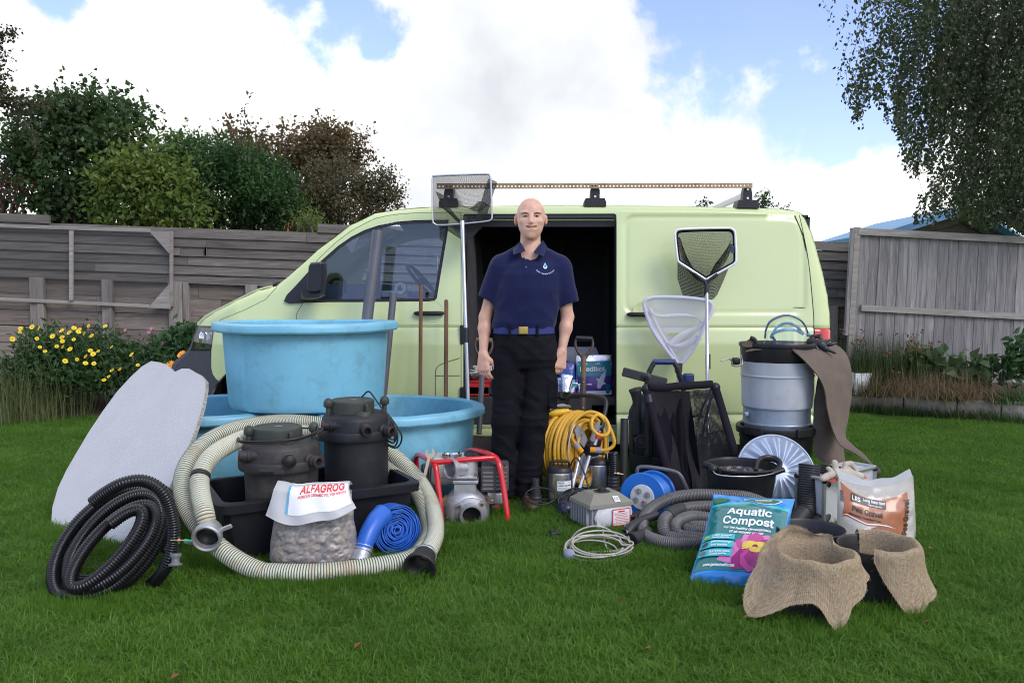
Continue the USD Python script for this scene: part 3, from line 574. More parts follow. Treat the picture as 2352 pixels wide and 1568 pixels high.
tree('privet_hedge', 'dense rounded dark green hedge bush between yellow shrub and brown trees', 'bush', [(520,440,12.4,130,110,.9),(460,370,12.4,80,60,.7),(415,345,12.4,36,32,.4),(610,440,12.2,72,75,.7),(560,390,12.4,76,42,.6),(660,490,12.2,42,45,.4),(380,450,12.6,60,90,.6)], 26000,0.07, L_hedge, at0(520,12.4), 23,0.09,16,0.5,0.3,0.75, gap=0.30)
tree('beech_tree', 'sparse brown leaved tree left of the hawthorn beyond the hedge', 'tree', [(585,350,14.5,60,55,.7),(560,320,14.5,32,32,.5),(645,345,14.5,55,50,.7),(620,400,14.5,62,40,.6)], 3900,0.085, L_brown, at0(610,14.5), 24,0.15,10,0.6,0.3,0.35, gap=0.46)
tree('maple_tree', 'rounded bronze and green tree behind the red tinged hawthorn', 'tree', [(750,345,14.2,88,52,.8),(770,370,14.2,66,50,.6),(700,400,14.2,56,60,.6),(745,315,14.2,45,22,.4)], 9500,0.08, L_brown, at0(740,14.2), 25,0.14,12,0.6,0.3,0.6)
tree('hawthorn_tree', 'reddish brown hawthorn tree just left of the van roof', 'tree', [(765,450,13.2,96,78,.8),(800,480,13.2,70,60,.7),(720,480,13.2,58,60,.6),(870,470,13.2,36,48,.4),(886,415,13.2,16,32,.3),(905,455,13.2,14,26,.2)], 16500,0.058, L_haw, at0(780,13.2), 26,0.10,12,0.6,0.4,0.65, gap=0.34)
tree('lime_shrub', 'small pale lime bush peeping over the fence beside the hawthorn', 'shrub', [(706,517,10.4,30,24,.3)], 900,0.06, L_lime, at0(706,10.4), 27,0.06,9,0.3)
tree('red_hawthorn', 'red leaved hawthorn bush at the far left edge above the fence', 'bush', [(0,450,11.4,46,62,.4),(40,425,11.4,30,30,.3),(-60,430,11.4,60,90,.5)], 2600,0.05, L_haw2, at0(0,11.4), 28,0.09,10,0.6,0.3,0.5)
# overhanging hawthorn branch from the left edge
ob = Thing('hawthorn_branch_tree', 'hawthorn tree outside the frame whose thin branches reach in at left', 'tree', at0(-240,9.6))
r = np.random.default_rng(31); bm = M(); lc = []
for pts in ([(-260,330),(-60,190),(20,235),(70,300),(82,340)], [(-60,190),(0,225),(60,240),(112,238)], [(-100,150),(-20,95),(30,76)], [(-160,240),(-40,190),(8,122)], [(-160,250),(-60,200),(14,168)], [(-160,240),(-40,200),(22,206)], [(-200,300),(-60,235),(0,232),(34,262),(60,262)]):
    p = spline([P(u, v, 9.4 + 0.05 * i) for i, (u, v) in enumerate(pts)], 40); bm.tube(p, LS(0.02,0.004,40), 5); lc.append(p[10:])
bp = at0(-240,9.6); bm.tube(NA([bp, (bp[0], 9.55,1.5), P(-260,330,9.4)]), NA([.12,.1,.05]), 8); ob.part('trunk', bm, m_bark, True)
C = np.vstack(lc); C = np.repeat(C, 13,0) + r.normal(0,0.045,(len(C) * 13,3)); n = len(C); ob.part('crown', leafset(C, rdirs(n, r), rdirs(n, r), 0.045 * r.uniform(.6,1.2, n), 0.7), leafmat('branch_leaf', (0.03,0.035,0.014),(0.06,0.06,0.02),(0.12,0.05,0.025)), False, kind='stuff')
# sapling tip behind the van, chimney beyond
tree('conifer_tip', 'feathery conifer tip showing above the rear of the van roof', 'tree', [(1752,455,13,9,24,.15),(1757,475,13,16,14,.15),(1800,478,13,14,8,.1),(1622,470,13,16,6,.1)], 420,0.05, L_hedge, at0(1755,13), 29,0.04,6, trunk_r=0.02, gap=0, shoots=0)
ch = Thing('chimney_stack', 'orange brick chimney just visible between hedge and brown trees', 'chimney', at0(636,30)); m_brick = mat('orange_brick', (0.42,0.13,0.06), 0.85,0.2)
c0 = P(636,436,30); ch.part('stack', M().box((c0[0], 30, c0[2] / 2),(0.5,0.5, c0[2])), m_brick, False); ch.part('roof', M().prism(Polygon([(-4,0),(4,0),(0,2.6)]), 5,(c0[0] + 1,33, c0[2] - 3.6), RX), m_brick, False)
for dx in (-0.12,0.12): ch.part('chimney_pot', M().lathe([(0.09,0),(0.08,0.5),(0.1,0.55),(0.07,0.55)], (c0[0] + dx, 30, c0[2]), n=10), m_brick, True)
# birch: hanging twigs strung with leaves
bt = Thing('birch_tree', 'large dark birch whose drooping leafy twigs hang over the right side', 'tree', at0(2560,9.8))
outl = Polygon([(1878,-60),(1882,40),(1898,110),(1906,150),(1925,225),(1942,262),(1958,300),(1975,265),(1990,230),(2015,255),(2022,285),(2052,300),(2060,352),(2082,400),(2098,415),(2112,380),(2130,405),(2122,440),(2098,470),(2090,505),(2112,520),(2150,492),(2200,505),(2262,528),(2300,512),(2352,542),(2460,560),(2800,400),(2800,-300),(1850,-300)])
r = np.random.default_rng(41); cs, ds, tw = [], [], M(); shapely.prepare(outl); nt = 0
while nt < 2050:
    u = 1870 + 560 * r.beta(1.55,1.0); v = r.uniform(-110,535)
    dens = CLIP(0.20 + (u - 1940) / 300 - 0.25 * (v > 280) * (u < 2230) + 0.5 * (meshkit.noise(NA([[u / 55, v / 45,0.5]]), 3)[0] - 0.5), 0.05,1.0)
    if r.uniform() > dens or not outl.contains(Point(u, v)): continue
    nt += 1; d = r.uniform(8.2,10.6); p0 = P(u, v, d); L = r.uniform(0.2,0.75); k = int(L / 0.032)
    t = LS(0,1, k); sw = STK([np.sin(t * 3 + r.uniform(0,6)) * 0.05 - t * 0.05 + t * r.normal(0,0.06), r.normal(0,.05) * t, -t * L], 1); q = p0 + sw
    uu = CX + q[:, 0] / q[:, 1] * FPX; vv = HOR - (q[:, 2] - CAM_H) / q[:, 1] * FPX; ok = shapely.contains_xy(outl, uu, vv); q = q[ok]
    if len(q) < 4: continue
    if nt % 2 == 0: tw.tube(q[::3] if len(q) > 8 else q, 0.0022,3, caps=False)
    rep = 2; c = np.repeat(q, rep, 0) + r.normal(0,0.022,(len(q) * rep, 3)); cs.append(c); ds.append(r.normal(0,0.6,(len(c), 3)) - NA([0,0,0.75]))
C, D = np.vstack(cs), np.vstack(ds); n = len(C)
bt.part('crown', leafset(C, D, rdirs(n, r), 0.050 * r.uniform(0.55,1.2, n), 0.68,0.12), L_birch, False, kind='stuff')
fo = NA(at0(2560,9.8)); tr = M().tube(spline([fo, fo + [0,0,2.5], fo + [-.1,0,6.5]], 12), LS(0.2,0.07,12), 10)
for (a, b, c) in (((2540,150),(2300,60),(2100,110)),((2540,50),(2300,-60),(1990,10)),((2540,260),(2360,230),(2200,330)),((2540,200),(2300,150),(2180,220)),((2500,330),(2400,340),(2250,440))):
    tr.tube(spline([P(*a, 9.8), P(*b, 9.5), P(*c, 9.2)], 16), LS(0.06,0.01,16), 6)
bt.part('trunk', tr, mat('birch_bark', (0.16,0.15,0.14), 0.85,0.5,6), True); bt.part('twigs', tw, m_bark, True, kind='stuff')
# ------------------------------------------------------------------ border plants, left
def flower_mesh(c, nrm, rad, petals, up=0.25):
    R = frame(nrm); m = M()
    a = np.arange(petals) * 2 * PI / petals; D = STK([np.cos(a), np.sin(a), np.full(petals, up)], 1) @ R.T
    m.add(*leafset(np.repeat(NA(c)[None], petals, 0), D, np.repeat(R[:, 2][None], petals, 0), rad, 0.62,0.05)); return m
m_yel, m_ora, m_pink, m_cen = mat('yellow_petal', (0.80,0.58,0.02), 0.6,0.1), mat('orange_petal', (0.80,0.28,0.01), 0.6,0.1), mat('pink_petal', (0.50,0.14,0.42), 0.6,0.1), mat('flower_centre', (0.55,0.30,0.02), 0.8,0.2)
L_mar = leafmat('marigold_leaf', (0.0234,0.0585,0.0156),(0.0585,0.13,0.0286),(0.13,0.208,0.052), 0.3,3)
L_mal = leafmat('mallow_leaf', (0.0286,0.0715,0.0234),(0.065,0.143,0.0416),(0.117,0.208,0.065), 0.3,3)
def plant(name, label, lobes, n, leaf, mt, foot, seed, flowers=(), fm=None, rad=0.03, petals=11, stems=40, clump=0.05, w=0.4, group=None):
    r = np.random.default_rng(seed); per = 7; C, d = lobe_points(lobes, n // per, r, 0.55); st = C[::max(1, len(C) // stems)]
    C = np.repeat(C, per, 0) + r.normal(0, clump, (len(C) * per, 3)); C[:, 2] = np.maximum(C[:, 2], 0.03); k = len(C)
    t = Thing(name, label, 'plant', tuple(foot), group=group); D = rdirs(k, r) + NA([0,-0.2,0.45])
    t.part('foliage', leafset(C, D, rdirs(k, r) * 0.7 + NA([0,-0.4,0.7]), leaf * r.uniform(.6,1.3, k), w, 0.2), mt, False, kind='stuff')
    sm = M(); foot = NA(foot, float)
    for s in st:
        b = foot + NA([(s[0] - foot[0]) * 0.6,(s[1] - foot[1]) * 0.6,0]); sm.tube(spline([b, (b + s) / 2 + r.normal(0,.03,3), s], 6), 0.004,4, caps=False)
    for (u, v) in flowers:
        c = P(u, v, lobes[0][2] - lobes[0][5] * r.uniform(0.75,1.15)); nr = unit(NA([r.normal(0,.35), -0.75, r.uniform(0.2,0.9)]))
        b = c + NA([r.normal(0,.04), 0.12,-0.22]); sm.tube(spline([b, (b + c) / 2 + NA([0,0.02,0.0]), c - nr * 0.004], 5), 0.0028,4, caps=False)
        f = t.part('flower', flower_mesh(c, nr, rad * r.uniform(0.75,1.15), petals), fm, False)
        t.part('flower_centre', M().ball(c + nr * 0.004,(0.3 * rad,) * 3,1), m_cen, True, parent=f)
    t.part('stems', sm, mat('plant_stem', (0.07,0.11,0.03), 0.7), True); return t
zf = lambda x, y: ((0 + x / 1.742) / 1.7415,(800 + y / 1.742) / 1.7415)
yl = [zf(*q) for q in ((145,895),(140,922),(85,968),(225,885),(275,893),(368,950),(432,912),(435,958),(436,985),(515,893),(545,920),(555,905),(515,972),(590,930),(642,947),(620,878),(735,880),(278,1025),(315,1055),(395,1020),(440,1022),(490,1040),(630,1050),(686,1054),(650,1074),(600,1090),(535,1110),(595,1138),(453,1122),(780,1025),(920,1077),(485,925),(760,1230),(835,1178),(960,1150),(782,1187),(655,1140),(258,965),(725,1255))]
plant('marigold_plant', 'big leafy clump covered in yellow daisy flowers below the plank fence', [(180,845,8.05,135,60,.35),(110,800,8.1,70,50,.3),(220,800,8.1,70,45,.3),(270,860,8.0,80,48,.3),(60,870,8.1,60,60,.3)], 5200,0.072, L_mar, at0(170,8.1), 51, yl, m_yel, 0.027,12,60,0.05,0.42)
plant('mallow_plant', 'bushy green mallow with small pink flowers beside the van bonnet', [(400,800,8.3,48,48,.28),(432,775,8.3,34,30,.2),(365,830,8.3,34,38,.2),(300,815,8.35,30,30,.2),(450,830,8.3,30,40,.2)], 2000,0.075, L_mal, at0(400,8.3), 52, [zf(*q) for q in ((1035,920),(1057,897),(1130,1000),(875,907),(1045,925))], m_pink, 0.024,6,30,0.05,0.6)
plant('orange_calendula', 'small plant with one bright orange flower beside the van front bumper', [(392,850,7.6,26,24,.12)], 260,0.06, L_mar, at0(392,7.6), 53, [zf(1190,1150), zf(1210,1160), zf(1267,1077)], m_ora, 0.045,16,8,0.03)
def tussock(name, label, spots, n, h, mt, seed, w=0.006, lean=0.4, cat='grass clump', heads=None, spread=0.12, droop=0.5, sp=None):
    r = np.random.default_rng(seed); k = r.integers(len(spots), size=n); S = NA([[*G(u, v)[:2], z] if d is None else [*at0(u, d)[:2], z] for (u, v, d, z) in spots])[k]
    B = S + np.column_stack([r.normal(0, spread if sp is None else sp[0], n), r.normal(0, spread if sp is None else sp[1], n), np.zeros(n)]); hh = h * r.uniform(0.4,1.15, n); m = M(); a = r.uniform(0,2 * PI, n); ln = np.abs(r.normal(0, lean, n)) * hh
    t = LS(0,1,5)[None, :, None]; dr = STK([np.cos(a), np.sin(a), 0 * a], 1)[:, None]
    c = B[:, None] + dr * (ln[:, None, None] * t ** 1.7) + NA([0,0,1.0]) * (hh[:, None, None] * (t - droop * (ln / hh)[:, None, None] * t ** 3 * 0.6))
    s = np.cross(dr[:, 0], [0,0,1.0])[:, None] * (w / 2 * (1 - 0.85 * LS(0,1,5)))[None, :, None]
    V = STK([c - s, c + s], 2).reshape(-1,3); i = np.arange(n)[:, None] * 10; F = []
    for j in range(4): F.append(np.hstack([i + 2 * j, i + 2 * j + 1, i + 2 * j + 3])); F.append(np.hstack([i + 2 * j, i + 2 * j + 3, i + 2 * j + 2]))
    th = Thing(name, label, cat, tuple(S.mean(0))); th.part('blades', (V, np.vstack(F)), mt, False, kind='stuff')
    if heads:
        hm = M()
        for q in c[:heads, -1]:
            for _ in range(5): hm.ball(q + r.normal(0,0.014,3), r.uniform(0.006,0.012), 0)
        th.part('seed_heads', hm, mat('seed_head', (0.13,0.06,0.03), 0.9,0.3), False, kind='stuff')
    return th
L_dry = leafmat('dry_grass', (0.09,0.12,0.04),(0.21,0.21,0.085),(0.36,0.31,0.16), 0.2,3); L_rush = leafmat('rush_blade', (0.035,0.065,0.02),(0.075,0.11,0.035),(0.16,0.17,0.06), 0.2,3)
L_straw = leafmat('straw', (0.16,0.11,0.06),(0.27,0.20,0.11),(0.36,0.29,0.17), 0.2,3); L_sedge = leafmat('sedge', (0.025,0.06,0.012),(0.05,0.12,0.02),(0.1,0.18,0.03), 0.25,3)
tussock('dry_grass_tussock', 'tall dry yellowing grass at the left edge in front of flowers', [(-30,960, None, 0),(25,955, None, 0),(70,965, None, 0),(110,945, None, 0),(-80,960, None, 0)], 2800,0.62, L_dry, 61,0.0045,0.65, spread=0.20, droop=0.8)
tussock('sedge_tussock', 'arching bright green sedge clump under the yellow flowers', [(215,905, None, 0),(250,900, None, 0),(285,898, None, 0),(170,915, None, 0)], 900,0.32, L_sedge, 62,0.008,0.9, spread=0.11)
tussock('iris_blades', 'few broad upright green blades standing in the lawn at left', [(172,945, None, 0)], 14,0.36, L_lime, 63,0.016,0.25, cat='plant', spread=0.06)
# right border
tussock('rush_clump', 'upright rushes with brown seed heads before the panel fence', [(2000,0,8.4,.2),(2040,0,8.35,.2),(2080,0,8.3,.2),(1975,0,8.45,.2),(2105,0,8.3,.2)], 1500,0.60, L_rush, 64,0.0075,0.26, heads=70, spread=0.09)
tussock('straw_tussock', 'straw coloured grass drooping over the concrete block edge', [(2080,0,8.1,.2),(2120,0,8.05,.2),(2160,0,8.0,.2),(2210,0,7.9,.2),(2240,0,7.85,.2),(2020,0,8.25,.2)], 1700,0.34, L_straw, 65,0.005,1.1, spread=0.10, droop=1.15)
tussock('green_weeds', 'low fresh green weeds between rushes and concrete edge', [(1990,0,8.3,.18),(2015,0,8.25,.18),(2190,0,7.95,.18),(2320,0,7.7,.18),(2345,0,7.65,.18)], 900,0.16, L_sedge, 66,0.009,0.6, spread=0.09)
tussock('edge_grass', 'taller uncut grass along the foot of the concrete blocks', [(1960 + 18 * i, 0,8.36 - 0.039 * i, 0) for i in range(24)], 2400,0.13, L_sedge, 67,0.005,0.5, sp=(0.06,0.03))
vn = plant('vine_plant', 'trailing plant with large round grey green leaves on the border', [(2145,858,8.25,36,26,.14),(2205,878,8.15,46,14,.14),(2265,868,8.05,42,20,.12),(2120,836,8.3,22,16,.1)], 210,0.15, leafmat('vine_leaf', (0.05,0.09,0.035),(0.10,0.15,0.06),(0.17,0.21,0.09), 0.25,3), at0(2190,8.2,0.2), 55, stems=14, w=0.95, clump=0.07)
plant('leafy_weed', 'bright green leafy weed at the right edge of the border', [(2335,838,7.9,26,42,.14),(2350,800,7.9,18,22,.1)], 420,0.08, L_mal, at0(2340,7.9,0.2), 56, stems=10, w=0.6)
plant('lime_weed', 'yellow green weed behind the vine leaves on the border', [(2120,815,8.35,32,18,.1),(2100,830,8.35,20,18,.1)], 260,0.05, L_lime, at0(2110,8.35,0.2), 57, stems=10, w=0.6)
m_white = mat('white_plastic', (0.75,0.77,0.78), 0.35,0.04); m_black = mat('black_plastic', (0.008,0.008,0.0095), 0.42,0.2,20,0.05, dirt=(0.045,0.042,0.04), dirt_amt=0.35, spec=0.4)
wc = P(1972,913,8.36); wx = M()
for (a, b) in (((0.10,0),(0.125,0.22)),):
    wx.lathe([(0.0,0.0),(0.098,0.0),(0.122,0.215),(0.128,0.215),(0.128,0.225),(0.116,0.225),(0.094,0.012),(0,0.012)], (wc[0], 8.36,0.19), n=4, R=rotz(0.9))
single('white_container', wx, m_white, 'white square plastic container standing on the border by the waders', 'container', smooth=30)
bp_ = P(2000,905,8.35); single('black_tray', M().lathe([(0,0),(0.07,0),(0.10,0.09),(0.106,0.09),(0.106,0.1),(0.094,0.1),(0.066,0.01),(0,0.01)], (bp_[0], 8.35,0.215), R=roty(0.9) @ rotz(0.5), n=24), m_black, 'tipped black plant pot lying on the border beside white container', 'plant pot')
# ================================================================== the van
VY, VMID = 5.80,6.75
top_line = [(404,850),(409,835),(424,818),(437,804),(446,776),(455,748),(468,733),(494,716.5),(544,690),(593,667),(628,659),(636,656),(670,629),(731.6,573),(804.6,517.4),(862,490.5),(920,481),(993,475.5),(1131,473.5),(1378,472.6),(1560,474),(1686,477),(1799,480.7),(1828.5,484.3),(1842,490),(1850.5,499),(1859,520),(1872.5,562),(1890.8,631),(1901,680),(1905.5,720),(1907.5,760),(1908,900),(1905,1000)]
tl2 = NA(top_line, float); outline = Polygon(top_line + [(1905,1018),(735,1012),(470,1000),(418,970),(402,900)])
edge_line = LineString(top_line[5:]); shapely.prepare(edge_line)
def rrect_d(u, v, x0, y0, x1, y1, r):
    qx = np.abs(u - (x0 + x1) / 2) - (x1 - x0) / 2 + r; qy = np.abs(v - (y0 + y1) / 2) - (y1 - y0) / 2 + r
    return np.hypot(np.maximum(qx, 0), np.maximum(qy, 0)) + np.minimum(np.maximum(qx, qy), 0) - r
def sst(a, b, x): t = CLIP((x - a) / (b - a), 0,1); return t * t * (3 - 2 * t)
def yo(u, v):
    u, v = np.asarray(u, float), np.asarray(v, float)
    o = np.interp(v, [470,753,757,790,948,956,970,1024], [0.125,0.014,0.013,-0.004,0.003,0.010,-0.006,0.02])
    o = o + 0.010 * np.exp(-((v - 753) / 2.6) ** 2) * sst(640,700, u) + 0.009 * np.exp(-((v - 952) / 2.6) ** 2) * sst(640,700, u)
    o = o + 0.60 * (CLIP((548 - u) / 140,0,1.1)) ** 1.8
    dd = shapely.distance(edge_line, shapely.points(u, v)); R = np.where(u > 1760,30.0,15.0); k = CLIP(1 - dd / R, 0,1)
    o = o + R * 0.0030 * (1 - np.sqrt(np.maximum(1 - k * k, 0)))
    return o
def vs(u, v, off=0.0):
    u, v = np.atleast_1d(np.asarray(u, float)), np.atleast_1d(np.asarray(v, float)); d = VY + yo(u, v) + off
    x, y = (u - CX) / FPX, (CY - v) / FPX; c, s = math.cos(PITCH), math.sin(PITCH); k = d / (c + y * s)
    return STK([x * k, d, CAM_H + (-s + y * c) * k], 1)
def panel(poly, off=0.0, step=4.0, fn=None):
    m = M()
    for g in getattr(poly, 'geoms', [poly]):
        if g.is_empty or g.area < 4: continue
        V, F = grid_mesh(g, step); p = vs(V[:, 0], V[:, 1], off)
        if fn is not None: p = p + STK([0 * V[:, 0], fn(V[:, 0], V[:, 1]), 0 * V[:, 0]], 1)
        m.add(p, F[:, ::-1])
    return m
def vline(pts, r=0.0028, off=0.0, n=None):
    p = spline([(*q, 0) for q in pts], n or max(6, int(length(NA(pts, float)) / 7)))[:, :2]; return M().tube(vs(p[:, 0], p[:, 1], off), r, 6)
paint = mat('green_paint', (0.53,0.62,0.31), 0.34,0.015,3, coat=0.45)
m_trim = mat('black_trim', (0.010,0.011,0.015), 0.45,0.15,12, spec=0.4); m_bump = mat('bumper_plastic', (0.035,0.038,0.055), 0.55,0.1,12); m_gap = mat('panel_gap', (0.02,0.025,0.012), 0.8)
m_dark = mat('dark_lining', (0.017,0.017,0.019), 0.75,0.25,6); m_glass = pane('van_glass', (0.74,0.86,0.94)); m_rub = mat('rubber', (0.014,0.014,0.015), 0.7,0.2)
m_alu = mat('aluminium', (0.50,0.51,0.53), 0.34,0.05,30, metal=0.9); m_steel = mat('steel_dark', (0.35,0.35,0.36), 0.35,0.1, metal=1.0)
van = Thing('panel_van', 'pale lime green panel van with its side door open and a roof rack', 'van', (-0.2, VMID, 0))
win = Polygon([(737.6,600),(776.7,565.5),(807.5,544.3),(838,529),(869,518.6),(907.5,510.5),(949.7,507),(988,505.8),(1029.5,505.8),(1028.5,527),(1021,573),(1009.3,642),(1002.6,684),(998,689.5),(988,691),(930.5,691.6),(815,693),(753.6,693),(715,694),(722,650)])
door = Polygon([(681,1003),(681,722),(694,700),(712,640),(722,608),(733,594),(772,557),(806,531.5),(838,514),(862,502.5),(890,496),(920,492),(960,489.5),(1012,488.5),(1048,488.2),(1058.5,490),(1058.5,1003)])
opening = Polygon([(1064,494),(1068,491.5),(1411,490.5),(1415.6,494),(1415.6,975),(1064,975)])
seam = [(1836,494),(1846,540),(1858,607),(1867.5,706),(1869.5,765),(1870,1020)]
slide = Polygon([(1416.6,489)] + [(1420,487),(1620,488),(1826,493)] + seam[1:] + [(1416.6,1019)])
hood = Polygon([(455,748),(468,733),(494,716.5),(544,690),(593,667),(628,659),(636,656),(634.6,660),(609.8,687),(560.4,711.8),(511,731.6),(497.8,739.8),(492,748.6)])
lamp = Polygon([(455,750.2),(491,750.8),(484.6,803.5),(437.5,803.5),(446,776)])
arch = Point(602,952).buffer(126,40)
bump = Polygon([(437,805.5),(484,806),(484,845),(488,860),(495,870),(503,876),(495,905),(520,1000),(470,1000),(418,970),(402,900),(404,850),(409,835),(424,818)]).difference(arch)
tail = Polygon([(1871.5,754.5),(1907,754.5),(1908,790),(1871.5,790)])
grow = lambda p, g=1.1: p.buffer(g, join_style=2)
bodyp = outline.difference(unary_union([grow(door), grow(opening, 0.0), slide, grow(hood), grow(lamp), grow(bump, 1.3), grow(tail, 1.0), arch])).intersection(Polygon([(430,400),(2000,400),(2000,1012),(430,1012)]))
van.part('body_side', panel(bodyp), paint, 40)
def slide_fn(u, v):
    d1 = rrect_d(u, v, 1432,494,1852,722,26); d2 = rrect_d(u, v, 1432,494,1786,722,26)
    return 0.010 * sst(4,-6, d1) - 0.004 * sst(4,-4, rrect_d(u, v, 1442,502,1840,714,24))
sl = van.part('sliding_door', panel(slide, -0.055,4.0, slide_fn), paint, 40)
van.part('door_edge', panel(slide.difference(slide.buffer(-2.2)), -0.05,6), m_gap, 30, parent=sl)
dp = van.part('front_door', panel(door.difference(win.buffer(1.0)), -0.002), paint, 40)
van.part('window_seal', panel(win.buffer(0.5).difference(win.buffer(-6.2)), 0.006,5), m_trim, 30, parent=dp)
van.part('door_window', panel(win.buffer(-5.5), 0.012,12), m_glass, True, parent=dp)
van.part('quarter_window_bar', panel(LineString([(876,516),(873,600),(868,692)]).buffer(2.6), 0.018,5), m_trim, 30, parent=dp)
van.part('bonnet', panel(hood), paint, 40)
for gp_ in getattr(unary_union([grow(door, 2.5).difference(door.buffer(-3)), grow(hood, 2).difference(hood.buffer(-3)), grow(lamp, 2.5).difference(lamp.buffer(-2)), grow(tail, 2.5).difference(tail.buffer(-3))]).intersection(outline.buffer(-1.5)), 'geoms', []): van.part('gap_backing', panel(gp_, 0.02,8), m_gap, 30)
van.part('bumper', panel(bump, -0.004), m_bump, 40); van.part('bumper_strip', panel(Polygon([(404,850),(440,858),(451,861),(454,868),(451,876),(405,876)]), -0.018,5), m_trim, 40)
lp = van.part('headlight', panel(lamp, 0.05,6), mat('lamp_chrome', (0.75,0.76,0.78), 0.22,0.1,8, metal=0.9), 40)
van.part('lamp_bulb', M().ball(vs(470,778,0.055)[0], (0.045,0.03,0.07)), mat('lamp_reflector', (0.8,0.8,0.82), 0.12,0.02, metal=1.0), True, parent=lp); van.part('lamp_cover', panel(lamp, -0.003,8), pane('lamp_glass', (0.8,0.83,0.86)), True, parent=lp)
van.part('indicator', M().ball(vs(458,785,0.06)[0], (0.02,0.02,0.03)), mat('amber', (0.8,0.3,0.05), 0.3), True, parent=lp)
m_red = mat('red_lens', (0.50,0.008,0.010), 0.18,0.1, coat=0.6); tlp = van.part('tail_light', panel(tail, -0.008,4, lambda u, v: 0.004 * np.sin(v * 1.6)), m_red, 40)
van.part('tail_light_band', panel(Polygon([(1872,782),(1907.5,782),(1907.5,789),(1872,789)]), -0.013,5), mat('red_lens_dark', (0.18,0.005,0.006), 0.25), 30, parent=tlp)
# crease lines, seams, fuel flap
gm = vline(seam, 0.0026,-0.056)
for l in ([(1822,706),(1866,706.5)],): gm.add(*vline(l, 0.0022,-0.05).arrays()[:2])
van.part('panel_seam', gm, m_gap, True)
van.part('fuel_flap_seam', vline([(1000,970),(1000,900),(1000,862),(1002,846),(1010,838),(1030,830),(1056,822)], 0.0024,-0.003), m_gap, True, parent=dp); van.part('fuel_flap_seam', vline([(1000,862.5),(1056,862.5)], 0.0022,-0.003), m_gap, True, parent=dp)
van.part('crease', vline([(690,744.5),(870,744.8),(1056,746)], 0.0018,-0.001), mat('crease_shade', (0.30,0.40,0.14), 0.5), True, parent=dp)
# handles with dished cups
for (u0, u1, v, off, par, full) in ((953,1019,719,-0.002, dp, 1),(1441,1496,721.5,-0.055, sl, 1)):
    cup = panel(Point((u0 + u1) / 2 + 8, v - 4).buffer(24,12), off - 0.0015,4, lambda u, v_: 0.016 * CLIP(1 - np.hypot(u - (u0 + u1) / 2 - 8, v_ - v + 4) / 24,0,1))
    van.part('handle_cup', cup, paint, True, parent=par)
    pts = vs(NA([u0, u0 + 5,(u0 + u1) / 2, u1 - 5, u1]), NA([v, v + .3, v + .6, v + .3, v]), off); pts[:, 1] -= [0.012,0.028,0.038,0.028,0.012]
    van.part('door_handle', M().tube(spline(pts, 16), np.interp(LS(0,1,16), [0,.15,.85,1], [0.010,0.017,0.017,0.010]), 10), m_trim, True, parent=par)
# strikers on the pillar, frame of the opening, step and sill
for v0, v1 in ((746,790),(888,940)): van.part('latch_plate', M().rbox(vs(1061,(v0 + v1) / 2,-0.01)[0], (0.026,0.03,(v1 - v0) * .00317), 0.008), m_trim, 30)
van.part('door_frame_trim', panel(opening.difference(Polygon([(1069,501),(1411.5,500),(1411.5,980),(1069,980)])), 0.012,8), m_trim, 30)
inside = vs(NA([1066,1415]), NA([505,505]), 0.06)
van.part('door_track', M().box(((inside[0,0] + inside[1,0]) / 2,5.99, inside[0,2] + 0.004),(1.11,0.04,0.018)), paint, False); van.part('door_track_cover', M().box(((inside[0,0] + inside[1,0]) / 2,6.0, inside[0,2] - 0.03),(1.11,0.05,0.04)), m_trim, False)
for a, b, mt, o in ((975,977.5, m_trim, .03),(977.5,984, paint, .0),(984,992.5, m_trim, .05),(992.5,999.5, paint, 0.0),(999.5,1003, m_trim, .03),(1003,1014, paint, -0.004)):
    van.part('sill_strip', M().hull([vs(u, v, o + e)[0] for u in (1063,1416) for v in (a, b) for e in (0,0.09)]), mt, False)
FZ = 0.455
xl, xr = vs(1064,700)[0,0] - 0.02,2.2
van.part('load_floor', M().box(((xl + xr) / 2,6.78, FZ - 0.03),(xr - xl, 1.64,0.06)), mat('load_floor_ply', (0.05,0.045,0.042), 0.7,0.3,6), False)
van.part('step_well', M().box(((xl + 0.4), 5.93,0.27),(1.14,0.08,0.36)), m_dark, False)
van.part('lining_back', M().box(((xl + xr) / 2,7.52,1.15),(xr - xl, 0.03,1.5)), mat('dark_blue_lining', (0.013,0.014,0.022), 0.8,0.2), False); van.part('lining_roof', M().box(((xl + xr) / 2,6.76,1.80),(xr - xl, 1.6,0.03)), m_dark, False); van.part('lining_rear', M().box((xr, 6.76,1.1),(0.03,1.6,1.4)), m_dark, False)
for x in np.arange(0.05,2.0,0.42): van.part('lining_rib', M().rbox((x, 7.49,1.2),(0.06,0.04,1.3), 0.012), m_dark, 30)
bk = M(); T, S = np.meshgrid(LS(0,1,24), LS(0,1,24), indexing='ij')
bx = xl + 0.035 + 0.07 * np.sin(T * PI) * np.sin(S * PI) ** 0.6 + 0.03 * np.sin(T * 12) * (S > .1); bk.sheet(STK([bx, 5.9 + T * 1.6, FZ + S * 1.34], -1), thick=0.02)
van.part('bulkhead', bk, mat('bulkhead_plastic', (0.05,0.05,0.052), 0.5,0.2), True)
